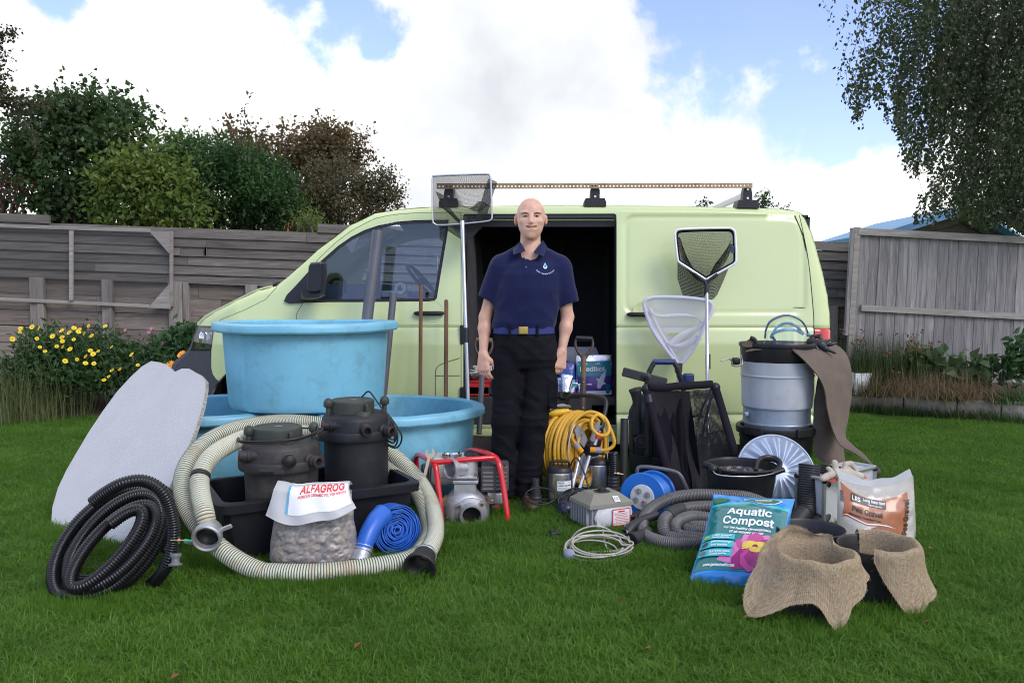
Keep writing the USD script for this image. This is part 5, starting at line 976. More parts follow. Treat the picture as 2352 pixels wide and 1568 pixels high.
# white disc board leaning against the tubs
o1, o2, o3 = G(125,1215), G(300,1268), P(452,985,4.12); bn = unit(np.cross(o2 - o1, o3 - o1)); bn = bn if bn[1] < 0 else -bn
e1 = unit(o2 - o1); e2 = np.cross(bn, e1); e2 = e2 if e2[2] > 0 else -e2
bo = [(118,1200),(120,1165),(133,1120),(152,1080),(178,1035),(205,990),(235,945),(268,900),(300,865),(325,842),(347,829),(362,831),(380,836),(393,846),(400,854),(407,851),(418,846),(432,846),(440,850),(448,855),(462,862),(471,872),(471,890),(464,930),(452,970),(436,1015),(415,1060),(395,1105),(370,1150),(340,1210),(315,1262),(280,1290),(220,1268),(165,1240),(135,1225)]
bp2 = Polygon([((phit(u, v, o1, bn) - o1) @ e1,(phit(u, v, o1, bn) - o1) @ e2) for u, v in bo]).buffer(0.004).buffer(-0.004)
nd = {'tc': ('texture_coordinate', {}), 'dp': ('vector_math', {'math_type': 'dot_product', 'vector2': tuple(unit(np.cross(bn, phit(400,850, o1, bn) - phit(165,1220, o1, bn))))}), 'm': ('math', {'math_type': 'multiply', 'value2': 2 * PI / 0.016}), 's': ('math', {'math_type': 'sine'}), 'n': ('noise_texture', {'scale': 6.0, 'detail': 6.0}), 'r': ('rgb_ramp', {'ramp': [(0.3,(0.41,0.425,0.45)),(0.7,(0.44,0.455,0.475))]}), 'sc': ('mix', {'mix_type': 'multiply', 'fac': 1.0}), 'mr': ('map_range', {'from_min': -1, 'from_max': 1, 'to_min': 0.90, 'to_max': 1.02}), 'p': ('principled_bsdf', {'roughness': 0.38}), 'b': ('bump', {'strength': 0.25, 'distance': 0.004})}
m_board = usdkit.material(stage, '/World/Looks/fluted_board', nd, [('tc.object', 'dp.vector1'),('dp.value', 'm.value1'),('m.value', 's.value1'),('tc.object', 'n.vector'),('n.fac', 'r.fac'),('r.color', 'sc.color1'),('s.value', 'mr.value'),('mr.result', 'sc.color2'),('sc.color', 'p.base_color'),('s.value', 'b.height'),('b.normal', 'p.normal')], surface='p.BSDF')
bd = Thing('twin_wall_disc', 'white fluted plastic disc with a notched top leaning on the blue tubs', 'board', tuple(o1)); Rb = STK([e1, e2, np.cross(e1, e2)], 1); bz = np.cross(e1, e2)
bd.part('sheet', M().prism(bp2,0.028, o1 - (bz * 0.028 if np.dot(bz, bn) > 0 else 0), Rb), m_board, False)
cm = M(); ring = LineString(bp2.exterior.coords); Lr = ring.length; cen = NA(bp2.centroid.coords[0])
for s in np.arange(0, Lr, 0.021):
    q, q2 = NA(ring.interpolate(s).coords[0]), NA(ring.interpolate(min(s + 0.004, Lr)).coords[0]); t = unit(np.append(q2 - q, 0))[:2]; nn = NA([t[1], -t[0]]); nn = nn if np.dot(nn, q - cen) > 0 else -nn
    if nn[0] < 0.1: continue
    w = (q + nn * 0.001); c3 = o1 + e1 * w[0] + e2 * w[1] - bn * 0.014; ax = e1 * nn[0] + e2 * nn[1]; cm.box(c3,(0.0145,0.004,0.018), STK([unit(e1 * t[0] + e2 * t[1]), ax, bn], 1))
bd.part('edge_cells', cm, mat('grubby_cell', (0.33,0.31,0.24), 0.8,0.4,40), False, kind='stuff')
# black corrugated hose coil
m_corr = mat('black_corrugated', (0.005,0.005,0.0065), 0.25,0.2,10, spec=0.4)
r = np.random.default_rng(5); path = []
sc_l = [1.0,0.80,0.60,0.40,0.90,0.70,0.50,0.3]; K = 150
for i in range(7 * K + 60):
    t = i / K; a = -2 * PI * t + 1.15; k = t / 7.4; f_ = t % 1; f_ = f_ * f_ * (3 - 2 * f_); w = sc_l[int(t)] * (1 - f_) + sc_l[min(7, int(t) + 1)] * f_
    lx_, ly_ = math.cos(a) * 174 * (0.5 + 0.5 * w), math.sin(a) * 106 * w
    c, s_ = math.cos(-0.80), math.sin(-0.80); u = 250 + lx_ * c - ly_ * s_ + 9 * math.sin(2.3 * t + 1) + 6 * (1 - w); v = 1250 + lx_ * s_ + ly_ * c + 6 * math.sin(3.1 * t) + 10 * (1 - w)
    path.append(P(u, v, 3.44 - 0.30 * k - 0.0012 * (v - 1248) + 0.012 * math.sin(5 * t)))
hd = [P(215,1152,3.13), P(240,1132,3.12), P(285,1108,3.13), P(330,1112,3.15)]
path = NA(path); path[:, 2] = np.maximum(path[:, 2], 0.03)
coil = spline(np.vstack([path[::9]]), 3000)
bh = Thing('black_hose_coil', 'big coil of shiny black corrugated hose lying against the white disc', 'hose', (G(250,1395)[0], 3.2,0))
bh.part('hose', hose_mesh(coil, 0.0245,0.0105,0.08,12), m_corr, True); end = spline([P(214,1153,3.10), P(238,1134,3.10), P(282,1110,3.10), P(330,1104,3.12), P(372,1128,3.13), P(394,1180,3.15), P(398,1240,3.15), P(376,1310,3.16), P(330,1352,3.30), P(280,1360,3.42)], 300)
bh.part('hose_end', hose_mesh(end, 0.0245,0.0105,0.08,12), m_corr, True); bh.part('bore', M().cyl(end[0] - (end[1] - end[0]) * 0.1, end[0] - unit(end[1] - end[0]) * 0.0015,0.016,16), mat('dark_bore', (0.002,0.002,0.002), 0.9), True)
bh.part('hose_nozzle', M().lathe([(0.0,0.0),(0.022,0),(0.022,0.012),(0.015,0.02),(0.016,0.035),(0.026,0.04),(0.026,0.05),(0,0.05)], P(404,1270,3.13), frame(NA([0.05,-0.3,-1.0])), 20), mat('grey_fitting', (0.11,0.115,0.12), 0.5), True)
bv = Thing('brass_valve', 'thin brass air valve with a green tip between black coil and suction hose', 'valve', tuple(P(418,1242,3.1)))
a, b = P(392,1240,3.09), P(441,1241,3.09); m_brs = mat('brass_bright', (0.62,0.42,0.25), 0.3,0.1, metal=1.0)
bv.part('stem', M().cyl(a, a + (b - a) * 0.7,0.0035,8).cyl(a + (b - a) * .35, a + (b - a) * .45,0.008,8).cyl(a + (b - a) * .38 + [0,0,.016], a + (b - a) * .38 - [0,0,.014], 0.003,8), m_brs, 30); bv.part('tip', M().cyl(a + (b - a) * 0.68, b, 0.006,8,0.003), mat('green_tip', (0.02,0.35,0.14), 0.4), 30)
# cream suction hose lying in two loops over the tank
m_suc = stripes('cream_ribbed_hose', (0.06,0.085,0.06),(0.52,0.53,0.41), 0.0112,0.45,0.5, dirt=(0.25,0.16,0.07))
sp_pts = [(476,1206,3.36),(470,1180,3.38),(460,1130,3.46),(461,1090,3.52),(482,1052,3.60),(520,1024,3.72),(580,1000,3.92),(660,992,4.22),(760,1000,4.38),(850,1040,4.35),(905,1082,4.28),(945,1118,4.16),(972,1160,4.02),(983,1205,3.86),(978,1245,3.66),(940,1290,3.48),(880,1318,3.40),(800,1334,3.34),(720,1336,3.30),(640,1324,3.30),(570,1300,3.32),(510,1262,3.36),(462,1215,3.44),(430,1168,3.52),(418,1120,3.60),(428,1072,3.68),(460,1028,3.80),(510,996,3.92),(580,976,4.10),(660,968,4.32),(750,976,4.42),(830,1000,4.37),(890,1035,4.33),(940,1078,4.26),(975,1122,4.16),(996,1175,3.92),(1000,1225,3.70),(984,1266,3.52),(972,1284,3.46)]
sp3 = px(sp_pts, 900); sp3[:, 2] = np.maximum(sp3[:, 2], 0.042)
sh_ = Thing('suction_hose', 'thick cream ribbed suction hose looped twice around the black tank', 'hose', (sp3[:, 0].mean(), 3.9,0))
sh_.part('hose', hose_mesh(sp3,0.0405,0.0112,0.045,20), m_suc, True)
m_cast = mat('cast_alloy', (0.46,0.47,0.48), 0.42,0.12,25,0.1,120, metal=0.75, dirt=(0.25,0.24,0.22), dirt_amt=0.4)
c = P(478,1228,3.32); Rc = frame(unit(NA([0.10,-0.93,-0.25])))
cp = sh_.part('coupling', M().lathe([(0.038,-0.05),(0.05,-0.045),(0.053,-0.03),(0.056,-0.02),(0.061,0.0),(0.062,0.03),(0.056,0.034),(0.048,0.03),(0.046,-0.03),(0.0,-0.032)], c, Rc, 40), m_cast, 35)
for s in (-1,1): sh_.part('coupling_lever', M().rbox(c + Rc @ NA([s * 0.078,0.03 * s, 0.0]),(0.05,0.018,0.012), 0.004, Rc @ rotz(s * 0.35)), m_cast, 30, parent=cp)
sh_.part('coupling_bore', M().cyl(c + Rc @ NA([0,0,-0.02]), c + Rc @ NA([0,0,0.004]), 0.0465,30), mat('dark_rubber', (0.006,0.007,0.007), 0.5), True, parent=cp)
tape = spline(sp3[18:40], 30); sh_.part('tie_band', M().tube(sp3[34:38], 0.0435,20), m_rub, True)
c = P(966,1298,3.36); Rc = frame(unit(NA([-0.16,-0.90,-0.32])))
cf = sh_.part('rubber_cuff', M().lathe([(0.044,-0.09),(0.047,-0.06),(0.058,-0.03),(0.070,0.0),(0.073,0.012),(0.070,0.020),(0.062,0.018),(0.052,-0.02),(0.036,-0.045),(0.036,-0.09)], c, Rc, 40), mat('cuff_rubber', (0.010,0.010,0.011), 0.55,0.2), True)
sh_.part('hose_clamp', M().tube(STK([np.cos(LS(0,2 * PI, 25)[:-1]) * 0.048, np.sin(LS(0,2 * PI, 25)[:-1]) * 0.048, np.full(24,-0.075)], 1) @ Rc.T + c, 0.004,6, closed=True), m_cast, True, parent=cf)
# black tank
T0, T1 = NA([-1.304,3.477]), NA([-0.449,3.95]); te1 = unit(np.append(T1 - T0,0)); te2 = NA([-te1[1], te1[0], 0]); TL, TW, TH = 0.977,0.60,0.28
def tank_mesh():
    m = M()
    def ringp(inset, z, rad=0.05):
        q = sbox(inset, inset, TL - inset, TW - inset).buffer(-rad).buffer(rad, 8); return NA([[*(np.append(T0,0) + te1 * x + te2 * y)[:2], z] for x, y in list(q.exterior.coords)[:-1]])
    rings = [ringp(0.06,0.0), ringp(0.05,0.008), ringp(0.03, TH - 0.05), ringp(0.03, TH - 0.045), ringp(0.0, TH - 0.045), ringp(-0.002, TH - 0.005), ringp(0.006, TH), ringp(0.036, TH), ringp(0.042, TH - 0.01), ringp(0.062,0.02), ringp(0.09,0.015)]
    k = min(len(q) for q in rings); rings = [resample(np.vstack([q, q[:1]]), 81)[:-1] for q in rings]; V = np.vstack(rings); n = 80; F = []
    for i in range(len(rings) - 1):
        for j in range(n): F.append([i * n + j, i * n + (j + 1) % n, (i + 1) * n + (j + 1) % n, (i + 1) * n + j])
    m.add(V, NA(F)); cb_, ct = rings[0].mean(0), rings[-1].mean(0)
    for rg, c_, fl in ((rings[0], cb_, 1),(rings[-1], ct, 0)):
        f = NA([[0,1 + (j + 1) % n, 1 + j] if fl else [0,1 + j, 1 + (j + 1) % n] for j in range(n)]); m.add(np.vstack([c_[None], rg]), f)
    return m
m_tank = mat('tank_plastic', (0.007,0.0075,0.011), 0.45,0.25,12,0.06,50, dirt=(0.03,0.03,0.034), dirt_amt=0.3, spec=0.35)
single('black_tank', tank_mesh(), m_tank, 'low black rectangular plastic tank holding the two pond filters', 'tank', smooth=35)
# pond filters
m_fil = mat('filter_dusty', (0.024,0.022,0.0215), 0.62,0.2,12,0.1,120, dirt=(0.10,0.085,0.065), dirt_amt=0.5, dscale=7); m_fil2 = mat('filter_clean', (0.012,0.0135,0.017), 0.55,0.2,12,0.08,120, dirt=(0.05,0.05,0.052), dirt_amt=0.35, dscale=9, spec=0.35)
m_cap = mat('olive_cap', (0.030,0.035,0.028), 0.6,0.15,20,0.1,200, dirt=(0.10,0.10,0.08), dirt_amt=0.4); m_oring = mat('red_seal', (0.055,0.018,0.013), 0.6); m_cable = mat('black_cable', (0.012,0.012,0.013), 0.5)
def filt(u, d, rr, ringz, label, mt, capped, latch):
    c = P(u, 700, d); c[2] = 0.02; S = rr / 0.2; t = Thing('pond_filter', label, 'pond filter', tuple(c), 'pressure pond filters in the black tank'); z = ringz - 0.02
    t.part('canister', M().lathe([(0,0),(0.15 * S, 0),(0.162 * S, 0.01),(0.174 * S, z - 0.03),(0.174 * S, z)], c, None, 56), mt, 35)
    t.part('clamp_ring', M().lathe([(0.176 * S, z - 0.03),(0.198 * S, z - 0.026),(0.202 * S, z - 0.015),(0.202 * S, z + 0.010),(0.196 * S, z + 0.02),(0.18 * S, z + 0.024)], c, None, 56), mt, 35)
    L = z + 0.015; lid = t.part('lid', M().lathe([(0.185 * S, L),(0.182 * S, L + 0.055),(0.172 * S, L + 0.075),(0.15 * S, L + 0.088),(0.05, L + 0.092),(0, L + 0.092)], c, None, 56), mt, 35)
    b = c + NA([-0.02,0.0, L + 0.085])
    cp_ = t.part('cap', M().lathe([(0.118 * S, 0),(0.120 * S, 0.055),(0.116 * S, 0.066),(0.104 * S, 0.071),(0.098 * S, 0.066),(0.0,0.064)], b, None, 48), m_cap, 35, parent=lid)
    t.part('badge', M().ball(b + NA([0.005,0.01,0.066]),(0.022,0.014,0.003)), mat('badge', (0.14,0.14,0.13), 0.4), True, parent=cp_)
    for dx, dy in ((-0.132 * S, -0.075),(0.150 * S, 0.03)):
        k = c + NA([dx, dy, L + 0.07]); kb_ = t.part('knob', M().cyl(k, k + [0,0,0.05], 0.012,10).ball(k + NA([0,0,0.072]),(0.024,0.024,0.028)), m_cap, 35, parent=lid)
        gr_ = M()
        for q in range(10): a = q * PI / 5; gr_.rbox(k + NA([0.0225 * math.cos(a), 0.0225 * math.sin(a), 0.066]),(0.004,0.004,0.022), 0.0015)
        t.part('knob_grip', gr_, m_cap, 30, parent=kb_)
    v = c + NA([0.055,-0.095, L + 0.065]); t.part('valve_dial', M().lathe([(0.046,0),(0.046,0.022),(0.038,0.036),(0.02,0.04),(0,0.04)], v, None, 28).rbox(v + NA([0.012,0.01,0.055]),(0.014,0.05,0.036), 0.005, rotz(0.5)), m_cap, 35, parent=lid)
    for k, (ang, zz, ln) in enumerate(((-2.50,0.035,0.05),(-1.12,0.028,0.045),(-0.55,0.012,0.065))):
        dr = NA([math.cos(ang), math.sin(ang), 0.0]); p0 = c + dr * 0.14 * S + NA([0,0, L + zz]); p1 = c + dr * (0.185 * S + ln) + NA([0,0, L + zz - 0.008])
        if k == 0: dr = unit(NA([-1,-0.35,0.05])); p0 = c + NA([0.04,-0.13 * S, L + 0.035]); p1 = c + NA([-0.15 * S, -0.165 * S, L + 0.042])
        Rp = frame(unit(p1 - p0)); H = np.linalg.norm(p1 - p0)
        pt = t.part('port', M().lathe([(0.034,0),(0.030, H * 0.5),(0.024, H * 0.55),(0.024, H * 0.7),(0.028, H * 0.72),(0.028, H * 0.77),(0.024, H * 0.79),(0.026, H),(0.019, H),(0.018, H * 0.6),(0, H * 0.6)], p0, Rp, 24), mt, 35, parent=lid)
        if not (capped and k == 1): t.part('seal', M().lathe([(0.0265, H * 0.93),(0.0268, H * 0.99),(0.0185, H * 1.003)], p0, Rp, 24), m_oring, True, parent=lid)
        else: t.part('port_cap', M().lathe([(0.029, H * 0.7),(0.029, H),(0.012, H + 0.008),(0, H + 0.008)], p0, Rp, 24), m_tank, 30, parent=lid)
    if latch: t.part('latch', M().rbox(c + NA([0.0,-0.208 * S, z - 0.006]),(0.085,0.012,0.012), 0.003).rbox(c + NA([0.05,-0.213 * S, z - 0.010]),(0.05,0.014,0.020), 0.003), mt, 30)
    return c, L
cf1, Lf1 = filt(641,3.83,0.200,0.412, 'dusty brownish pond filter with latch, left and lower in the tank', m_fil, True, True)
cf2, Lf2 = filt(815,4.12,0.192,0.505, 'cleaner taller black pond filter at the rear of the tank', m_fil2, False, False)
def cable(name, pts, r_, label, cat='cable', mt=None, n=160, closed=False):
    p = spline(pts, n, closed); p[:, 2] = np.maximum(p[:, 2], r_); single(name, M().tube(p, r_, 7), mt or m_cable, label, cat, smooth=True)
cw = [cf1 + NA([x, y, Lf1 + z]) for x, y, z in ((-0.13,0.06,.12),(-0.18,-0.05,.105),(-0.15,-0.13,.098),(0.0,-0.165,.10),(0.10,-0.14,.108),(0.17,-0.05,.12),(0.19,0.05,.13),(0.10,0.14,.12),(-0.1,0.14,.12),(-0.185,0.0,.112),(-0.16,-0.125,.106),(-0.03,-0.17,.109),(0.11,-0.15,.118),(0.18,-0.04,.132),(0.17,0.02,.15),(0.14,0.06,.14))]
cable('filter_cable', cw, 0.0045, 'black cable wrapped around the lid knobs of the dusty filter')
k2 = cf2 + NA([0.15,0.03, Lf2 + 0.10]); cw = [cf2 + NA([0.02,0.06, Lf2 + .16]), cf2 + NA([0.06,0.04, Lf2 + .19]), cf2 + NA([0.10,0.02, Lf2 + .15])]
rr_ = np.random.default_rng(8)
for i in range(5):
    w = 0.06 + 0.012 * rr_.normal(); h = 0.10 + 0.012 * rr_.normal(); cw += [k2 + NA([-0.01,-0.03,0.0]), k2 + NA([w * 0.5,-0.05,-h * 0.35]), k2 + NA([w + 0.02,-0.06,-h * 1.15]), k2 + NA([w * 0.3 + 0.035,-0.07 + .01 * i, -h * 1.55 - 0.02]), k2 + NA([0.0,-0.09,-h * 1.25]), k2 + NA([-0.005 + .01 * i, -0.055,-h * 0.4])]
cable('filter_cable', cw, 0.0045, 'bunched loops of black cable hanging off the taller filter', n=420)
# bag of ceramic media
def bagsurf(o, rt, up, fw, W, H, T, lump=0.0, ls=14, seed=0, pw=2.6, sag=0.0):
    """front surface of a filled bag: u in [-1,1], v in [0,1]; W, T are profiles along v"""
    o, rt, up, fw = (np.asarray(q, float) for q in (o, rt, up, fw))
    wv, wy = zip(*W); tv, ty = zip(*T)
    def f(u, v, side=1):
        u, v = np.asarray(u, float), np.asarray(v, float); w, t = np.interp(v, wv, wy), np.interp(v, tv, ty); e = CLIP(1 - np.abs(u) ** pw, 0,1) ** 0.55
        p = o + rt * (w * u / 2)[..., None] + up * (H * v - sag * (1 - u * u) * v)[..., None] + fw * (side * t * e)[..., None]
        if lump:
            q = p * ls + seed; p = p + fw * (side * lump * (np.abs(meshkit.fbm(q, 3, seed) - 0.5) * 2 - 0.25) * CLIP(1 - np.abs(u) ** 8,0,1) * CLIP(t / 0.02,0,1))[..., None] + rt * (lump * 0.5 * (meshkit.noise(q * 0.8 + 9, seed) - 0.5))[..., None]
        return p
    return f
def bagmesh(f, nu=61, nv=61, vmax=1.0):
    u, v = np.meshgrid(np.sin(LS(-1,1, nu) * PI / 2), LS(0, vmax, nv), indexing='ij'); a, b = f(u, v, 1), f(u, v, -0.7); m = M().sheet(a); m.add(*M().sheet(b[::-1]).arrays()[:2])
    for q0, q1 in ((a[:, 0], b[:, 0]),): m.sheet(STK([q1, q0], 1))
    return m
bo_ = P(722,1300,3.50); bo_[2] = 0.0
cs_ = bagsurf(bo_, (1,0.05,0),(0,0.03,1),(0.05,-1,0), [(0,.37),(.12,.395),(.4,.375),(.7,.345),(1,.33)], 0.345, [(0,.055),(.15,.10),(.5,.095),(.8,.065),(1,.03)], 0.016,28,3)
stn = {'tc': ('texture_coordinate', {}), 'v': ('voronoi_texture', {'scale': 46.0, 'randomness': 1.0}), 'n': ('noise_texture', {'scale': 5.0, 'detail': 5.0}), 'sx': ('separate_color', {}), 'r': ('rgb_ramp', {'ramp': [(0.0,(0.055,0.052,0.055)),(0.5,(0.16,0.135,0.115)),(0.85,(0.34,0.27,0.19)),(1,(0.42,0.36,0.29))]}), 'fog': ('mix', {'fac': 0.52, 'color2': (0.23,0.225,0.225)}), 'p': ('principled_bsdf', {'roughness': 0.55, 'coat_weight': 0.7, 'coat_roughness': 0.22}), 'b': ('bump', {'strength': 0.3, 'distance': 0.008, 'invert': True})}
m_stone = usdkit.material(stage, '/World/Looks/stones_in_film', stn, [('tc.object', 'v.vector'),('v.color', 'sx.color'),('sx.r', 'r.fac'),('r.color', 'fog.color1'),('fog.color', 'p.base_color'),('v.distance', 'b.height'),('b.normal', 'p.normal')], surface='p.BSDF')
cb = Thing('ceramic_media_bag', 'clear bag of grey brown ceramic pieces with a folded white printed top', 'bag', tuple(bo_)); cb.part('filled_bag', bagmesh(cs_, 81,81), m_stone, True)
m_film = film('milky_film', (0.62,0.63,0.63), 0.86,0.3)
def flapf(u, v):
    """the folded-over top: v 0 at the lower front hem, 1 over the top at the back"""
    u, v = np.asarray(u, float), np.asarray(v, float); w = np.interp(v, [0,.5,.8,1], [0.395,0.345,0.325,0.32]); z = np.interp(v, [0,.35,.7,.88,1], [0.268,0.305,0.360,0.385,0.355]) - 0.035 * (1 - u * u) * (1 - v) ** 1.5 + 0.018 * u * (1 - v) + 0.004 * np.sin(u * 7 + 1) * (1 - v)
    y = np.interp(v, [0,.35,.7,.88,1], [-0.132,-0.112,-0.075,-0.02,0.05]) + 0.05 * np.abs(u) ** 3 - 0.006 * np.cos(u * 9 + v * 4); return bo_ + STK([w * u / 2 + 0.012 * (1 - v) - 0.004, y, z + 0.003 * np.sin(u * 5)], -1)
U_, V_ = np.meshgrid(LS(-1,1,41), LS(0,1,31), indexing='ij'); fl = cb.part('folded_top', M().sheet(flapf(U_, V_), thick=0.002), m_film, True)
ff_ = lambda x, y: flapf(x / 0.17, y / 0.2); m_white2 = mat('white_print', (0.72,0.73,0.74), 0.4,0.06,12); m_redp = mat('red_print', (0.62,0.035,0.03), 0.45,0.1)
cb.part('print_panel', decal(sbox(-0.088,0.048,0.164,0.184), ff_, 0.02,0.003), m_white2,30, parent=fl); cb.part('blue_edge', decal(Polygon([(-0.098,0.185),(-0.088,0.19),(-0.082,0.045),(-0.094,0.055)]), ff_, 0.02,0.004), mat('blue_print', (0.10,0.36,0.52), 0.4), 30, parent=fl)
cb.part('lettering', decal(text_poly('ALFAGROG', 0.026, True, 0.19,(0.056,0.150)), ff_, 0.012,0.0045), m_redp, False, parent=fl); cb.part('lettering', decal(text_poly('POROUS CERAMIC FILTER MEDIA', 0.0105, True, 0.20,(0.056,0.124)), ff_, 0.012,0.0045), m_redp, False, parent=fl)
# blue layflat hose roll
m_lay = mat('blue_layflat', (0.016,0.105,0.46), 0.38,0.12,8,0.06,90); rc = P(912,1226,3.66); rc[2] = 0.122; Rr = frame(unit(NA([0.50,-0.84,0.12])),(1,0.5,0))
th = LS(0,2 * PI * 15,800); rad = 0.010 + (0.118 - 0.010) * (th / th[-1]) * (1 + 0.0 * th) + 0.0022 * np.sin(th * 2.3) + 0.0015 * np.sin(th * 3.7 + 1)
A = STK([rad * np.cos(th + 0.5) * 0.98, rad * np.sin(th + 0.5)], 1); lw = 0.105
lt = Thing('layflat_hose', 'bright blue flat hose rolled into a spiral with a grey coupling', 'hose', (rc[0], rc[1], 0))
g = STK([np.concatenate([A, np.full((len(A), 1), z + 0 * 1.0)], 1) for z in (-lw, -lw * 0.5,0.0)], 1); g[:, 2,2] += 0.003 * np.sin(th * 1.7) + 0.004 * np.sin(th * 0.45); g = g @ Rr.T + rc
lt.part('roll', M().sheet(g, thick=0.0046), m_lay, 40)
e0 = P(868,1190,3.60); tl_ = [P(880,1180,3.66), P(864,1196,3.60), P(848,1222,3.55), P(838,1248,3.52), P(834,1262,3.51)]; tp3 = spline(tl_, 24)
lt.part('tail', M().tube(tp3, np.interp(LS(0,1,24), [0,.4,1], [0.050,0.044,0.038]), 20, flat=(1,1.0)), m_lay, True); dr = unit(tp3[-1] - tp3[-4]); Rk = frame(unit(dr + NA([0,-0.35,0]))); k = tp3[-1]
cpl = lt.part('coupling', M().lathe([(0.040,-0.02),(0.040,0.0),(0.041,0.03),(0.044,0.035),(0.046,0.06),(0.042,0.064),(0.034,0.06),(0.032,0.0),(0,0.0)], k, Rk, 32).rbox(k + Rk @ NA([0.066,0.0,0.05]),(0.05,0.012,0.014), 0.004, Rk), m_cast, 35)
for z in (-0.012,0.008): lt.part('hose_clip', M().tube(STK([np.cos(LS(0,2 * PI, 25)[:-1]) * 0.0415, np.sin(LS(0,2 * PI, 25)[:-1]) * 0.0415, np.full(24, z)], 1) @ Rk.T + k, 0.0035,6, closed=True), m_alu, True, parent=cpl)
# water pump in its red frame
m_redf = mat('red_frame_paint', (0.52,0.012,0.018), 0.28,0.08,10, coat=0.5); pmp = Thing('water_pump', 'petrol water pump with cast alloy volute in a red tube frame', 'water pump', (P(1070,700,4.35)[0], 4.35,0))
pq = lambda u, v, d: P(u, v, d)
rh = spline([pq(1168,1207,4.16), pq(1164,1170,4.17), pq(1155,1110,4.20), pq(1147,1068,4.22), pq(1138,1050,4.26), pq(1122,1042,4.33), pq(1100,1036,4.46), pq(1082,1034,4.56), pq(1070,1040,4.60), pq(1068,1062,4.62), pq(1074,1120,4.62), pq(1080,1150,4.62)], 60); rh[0,2] = 0.01
lh = spline([pq(1015,1200,4.14), pq(1010,1150,4.15), pq(1003,1085,4.18), pq(998,1066,4.20), pq(985,1056,4.26), pq(972,1048,4.38), pq(962,1044,4.48), pq(956,1052,4.52), pq(958,1100,4.54), pq(962,1150,4.55)], 60)
pmp.part('frame_hoop', M().tube(rh, 0.0155,12), m_redf, True); pmp.part('frame_hoop', M().tube(lh, 0.0155,12), m_redf, True); pmp.part('frame_bar', M().tube(spline([pq(994,1062,4.20), pq(1060,1056,4.21), pq(1136,1050,4.25)], 12), 0.0145,12), m_redf, True)
pmp.part('base_rail', M().rbox(pq(1076,1212,4.40) * [1,1,0] + [0,0,0.03], (0.34,0.04,0.03), 0.006), m_redf, 30); pmp.part('base_rail', M().rbox(pq(1010,1212,4.56) * [1,1,0] + [0,0,0.03], (0.30,0.04,0.03), 0.006), m_redf, 30)
vc = pq(1072,1178,4.22); ax_ = unit(NA([0.10,-0.98,-0.10])); Rv = frame(ax_)
vol = pmp.part('volute', M().lathe([(0.0,-0.12),(0.10,-0.12),(0.122,-0.10),(0.126,-0.05),(0.124,-0.02),(0.112,0.012),(0.09,0.028),(0.075,0.034),(0.0,0.034)], vc, Rv, 56), m_cast, 40)
po = vc + Rv @ NA([0.022,0.012,0.0]); pmp.part('suction_port', M().lathe([(0.085,0.028),(0.085,0.04),(0.066,0.046),(0.062,0.075),(0.060,0.085),(0.052,0.085),(0.048,0.07),(0.046,0.02),(0,0.02)], po, Rv, 40), m_cast, 35, parent=vol)
pmp.part('port_bore', M().cyl(po + Rv @ NA([0,0,0.036]), po + Rv @ NA([0,0,0.042]), 0.0475,24), mat('dark_bore', (0,0,0)), True, parent=vol)
for a in (0.75,2.5,4.75): q = po + Rv @ NA([0.078 * math.cos(a), 0.078 * math.sin(a), 0.036]); pmp.part('flange_lug', M().cyl(q, q + Rv @ [0,0,0.012], 0.017,14), m_cast, 30, parent=vol); pmp.part('bolt', M().cyl(q + Rv @ [0,0,.012], q + Rv @ [0,0,0.02], 0.009,6), m_brs, False, parent=vol)
for u, v in ((1032,1213),(1102,1210)): q = pq(u, v, 4.14); pmp.part('foot_boss', M().cyl(q + [0,0.05,0], q, 0.013,14), m_cast, 30, parent=vol)
q = pq(1069,1216,4.12); pmp.part('drain_plug', M().cyl(q + [0,.04,0], q, 0.023,8).cyl(q, q - [0,.012,0], 0.015,6), m_tank, 30, parent=vol)
b0 = vc + NA([-0.005,0.06,0.16]); pmp.part('priming_chamber', M().hull([b0 + NA([x, y, z]) for x, z in ((-0.06,-0.09),(0.06,-0.09),(0.053,0.0),(-0.06,0.0)) for y in (-0.075,0.06)]), m_cast, 30); pmp.part('chamber_flange', M().rbox(b0 + [0,-0.008,0.012], (0.135,0.15,0.018), 0.004).rbox(b0 + [0,-0.008,0.034], (0.125,0.14,0.014), 0.004), m_cast, 30)
pmp.part('filler_neck', M().lathe([(0.052,0),(0.05,0.085),(0.045,0.095),(0,0.095)], b0 + [0.012,-0.01,0.035], None, 28), m_cast, 35); pmp.part('filler_cap', M().lathe([(0.026,0),(0.026,0.014),(0.014,0.02),(0,0.02)], b0 + [0.025,-0.01,0.128], None, 8), m_tank, 30)
for x in (-0.055,0.055): q = b0 + NA([x, -0.078,0.045]); pmp.part('bolt', M().cyl(q, q + [0,0,0.014], 0.008,6), m_brs, False)
d0 = b0 + NA([-0.055,-0.05,0.085]); Rd = frame(unit(NA([-0.75,-0.65,0.02]))); pmp.part('discharge_port', M().lathe([(0.055,-0.05),(0.05,0.0),(0.058,0.02),(0.060,0.036),(0.054,0.040),(0.048,0.034),(0.044,-0.02),(0,-0.02)], d0, Rd, 36), m_cast, 35)
m_tankp = mat('cream_enamel', (0.42,0.41,0.36), 0.4,0.06, coat=0.2); ft = pmp.part('fuel_tank', M().rbox(b0 + [-0.10,0.16,0.035], (0.20,0.20,0.155), 0.03, sub=2), m_tankp, 40); pmp.part('tank_seam', M().rbox(b0 + [-0.10,0.16,0.01], (0.206,0.206,0.008), 0.003), m_tankp, 30, parent=ft)
q = b0 + NA([-0.085,0.10,0.11]); fc = M().lathe([(0.05,0),(0.05,0.026),(0.044,0.034),(0,0.034)], q, None, 32)
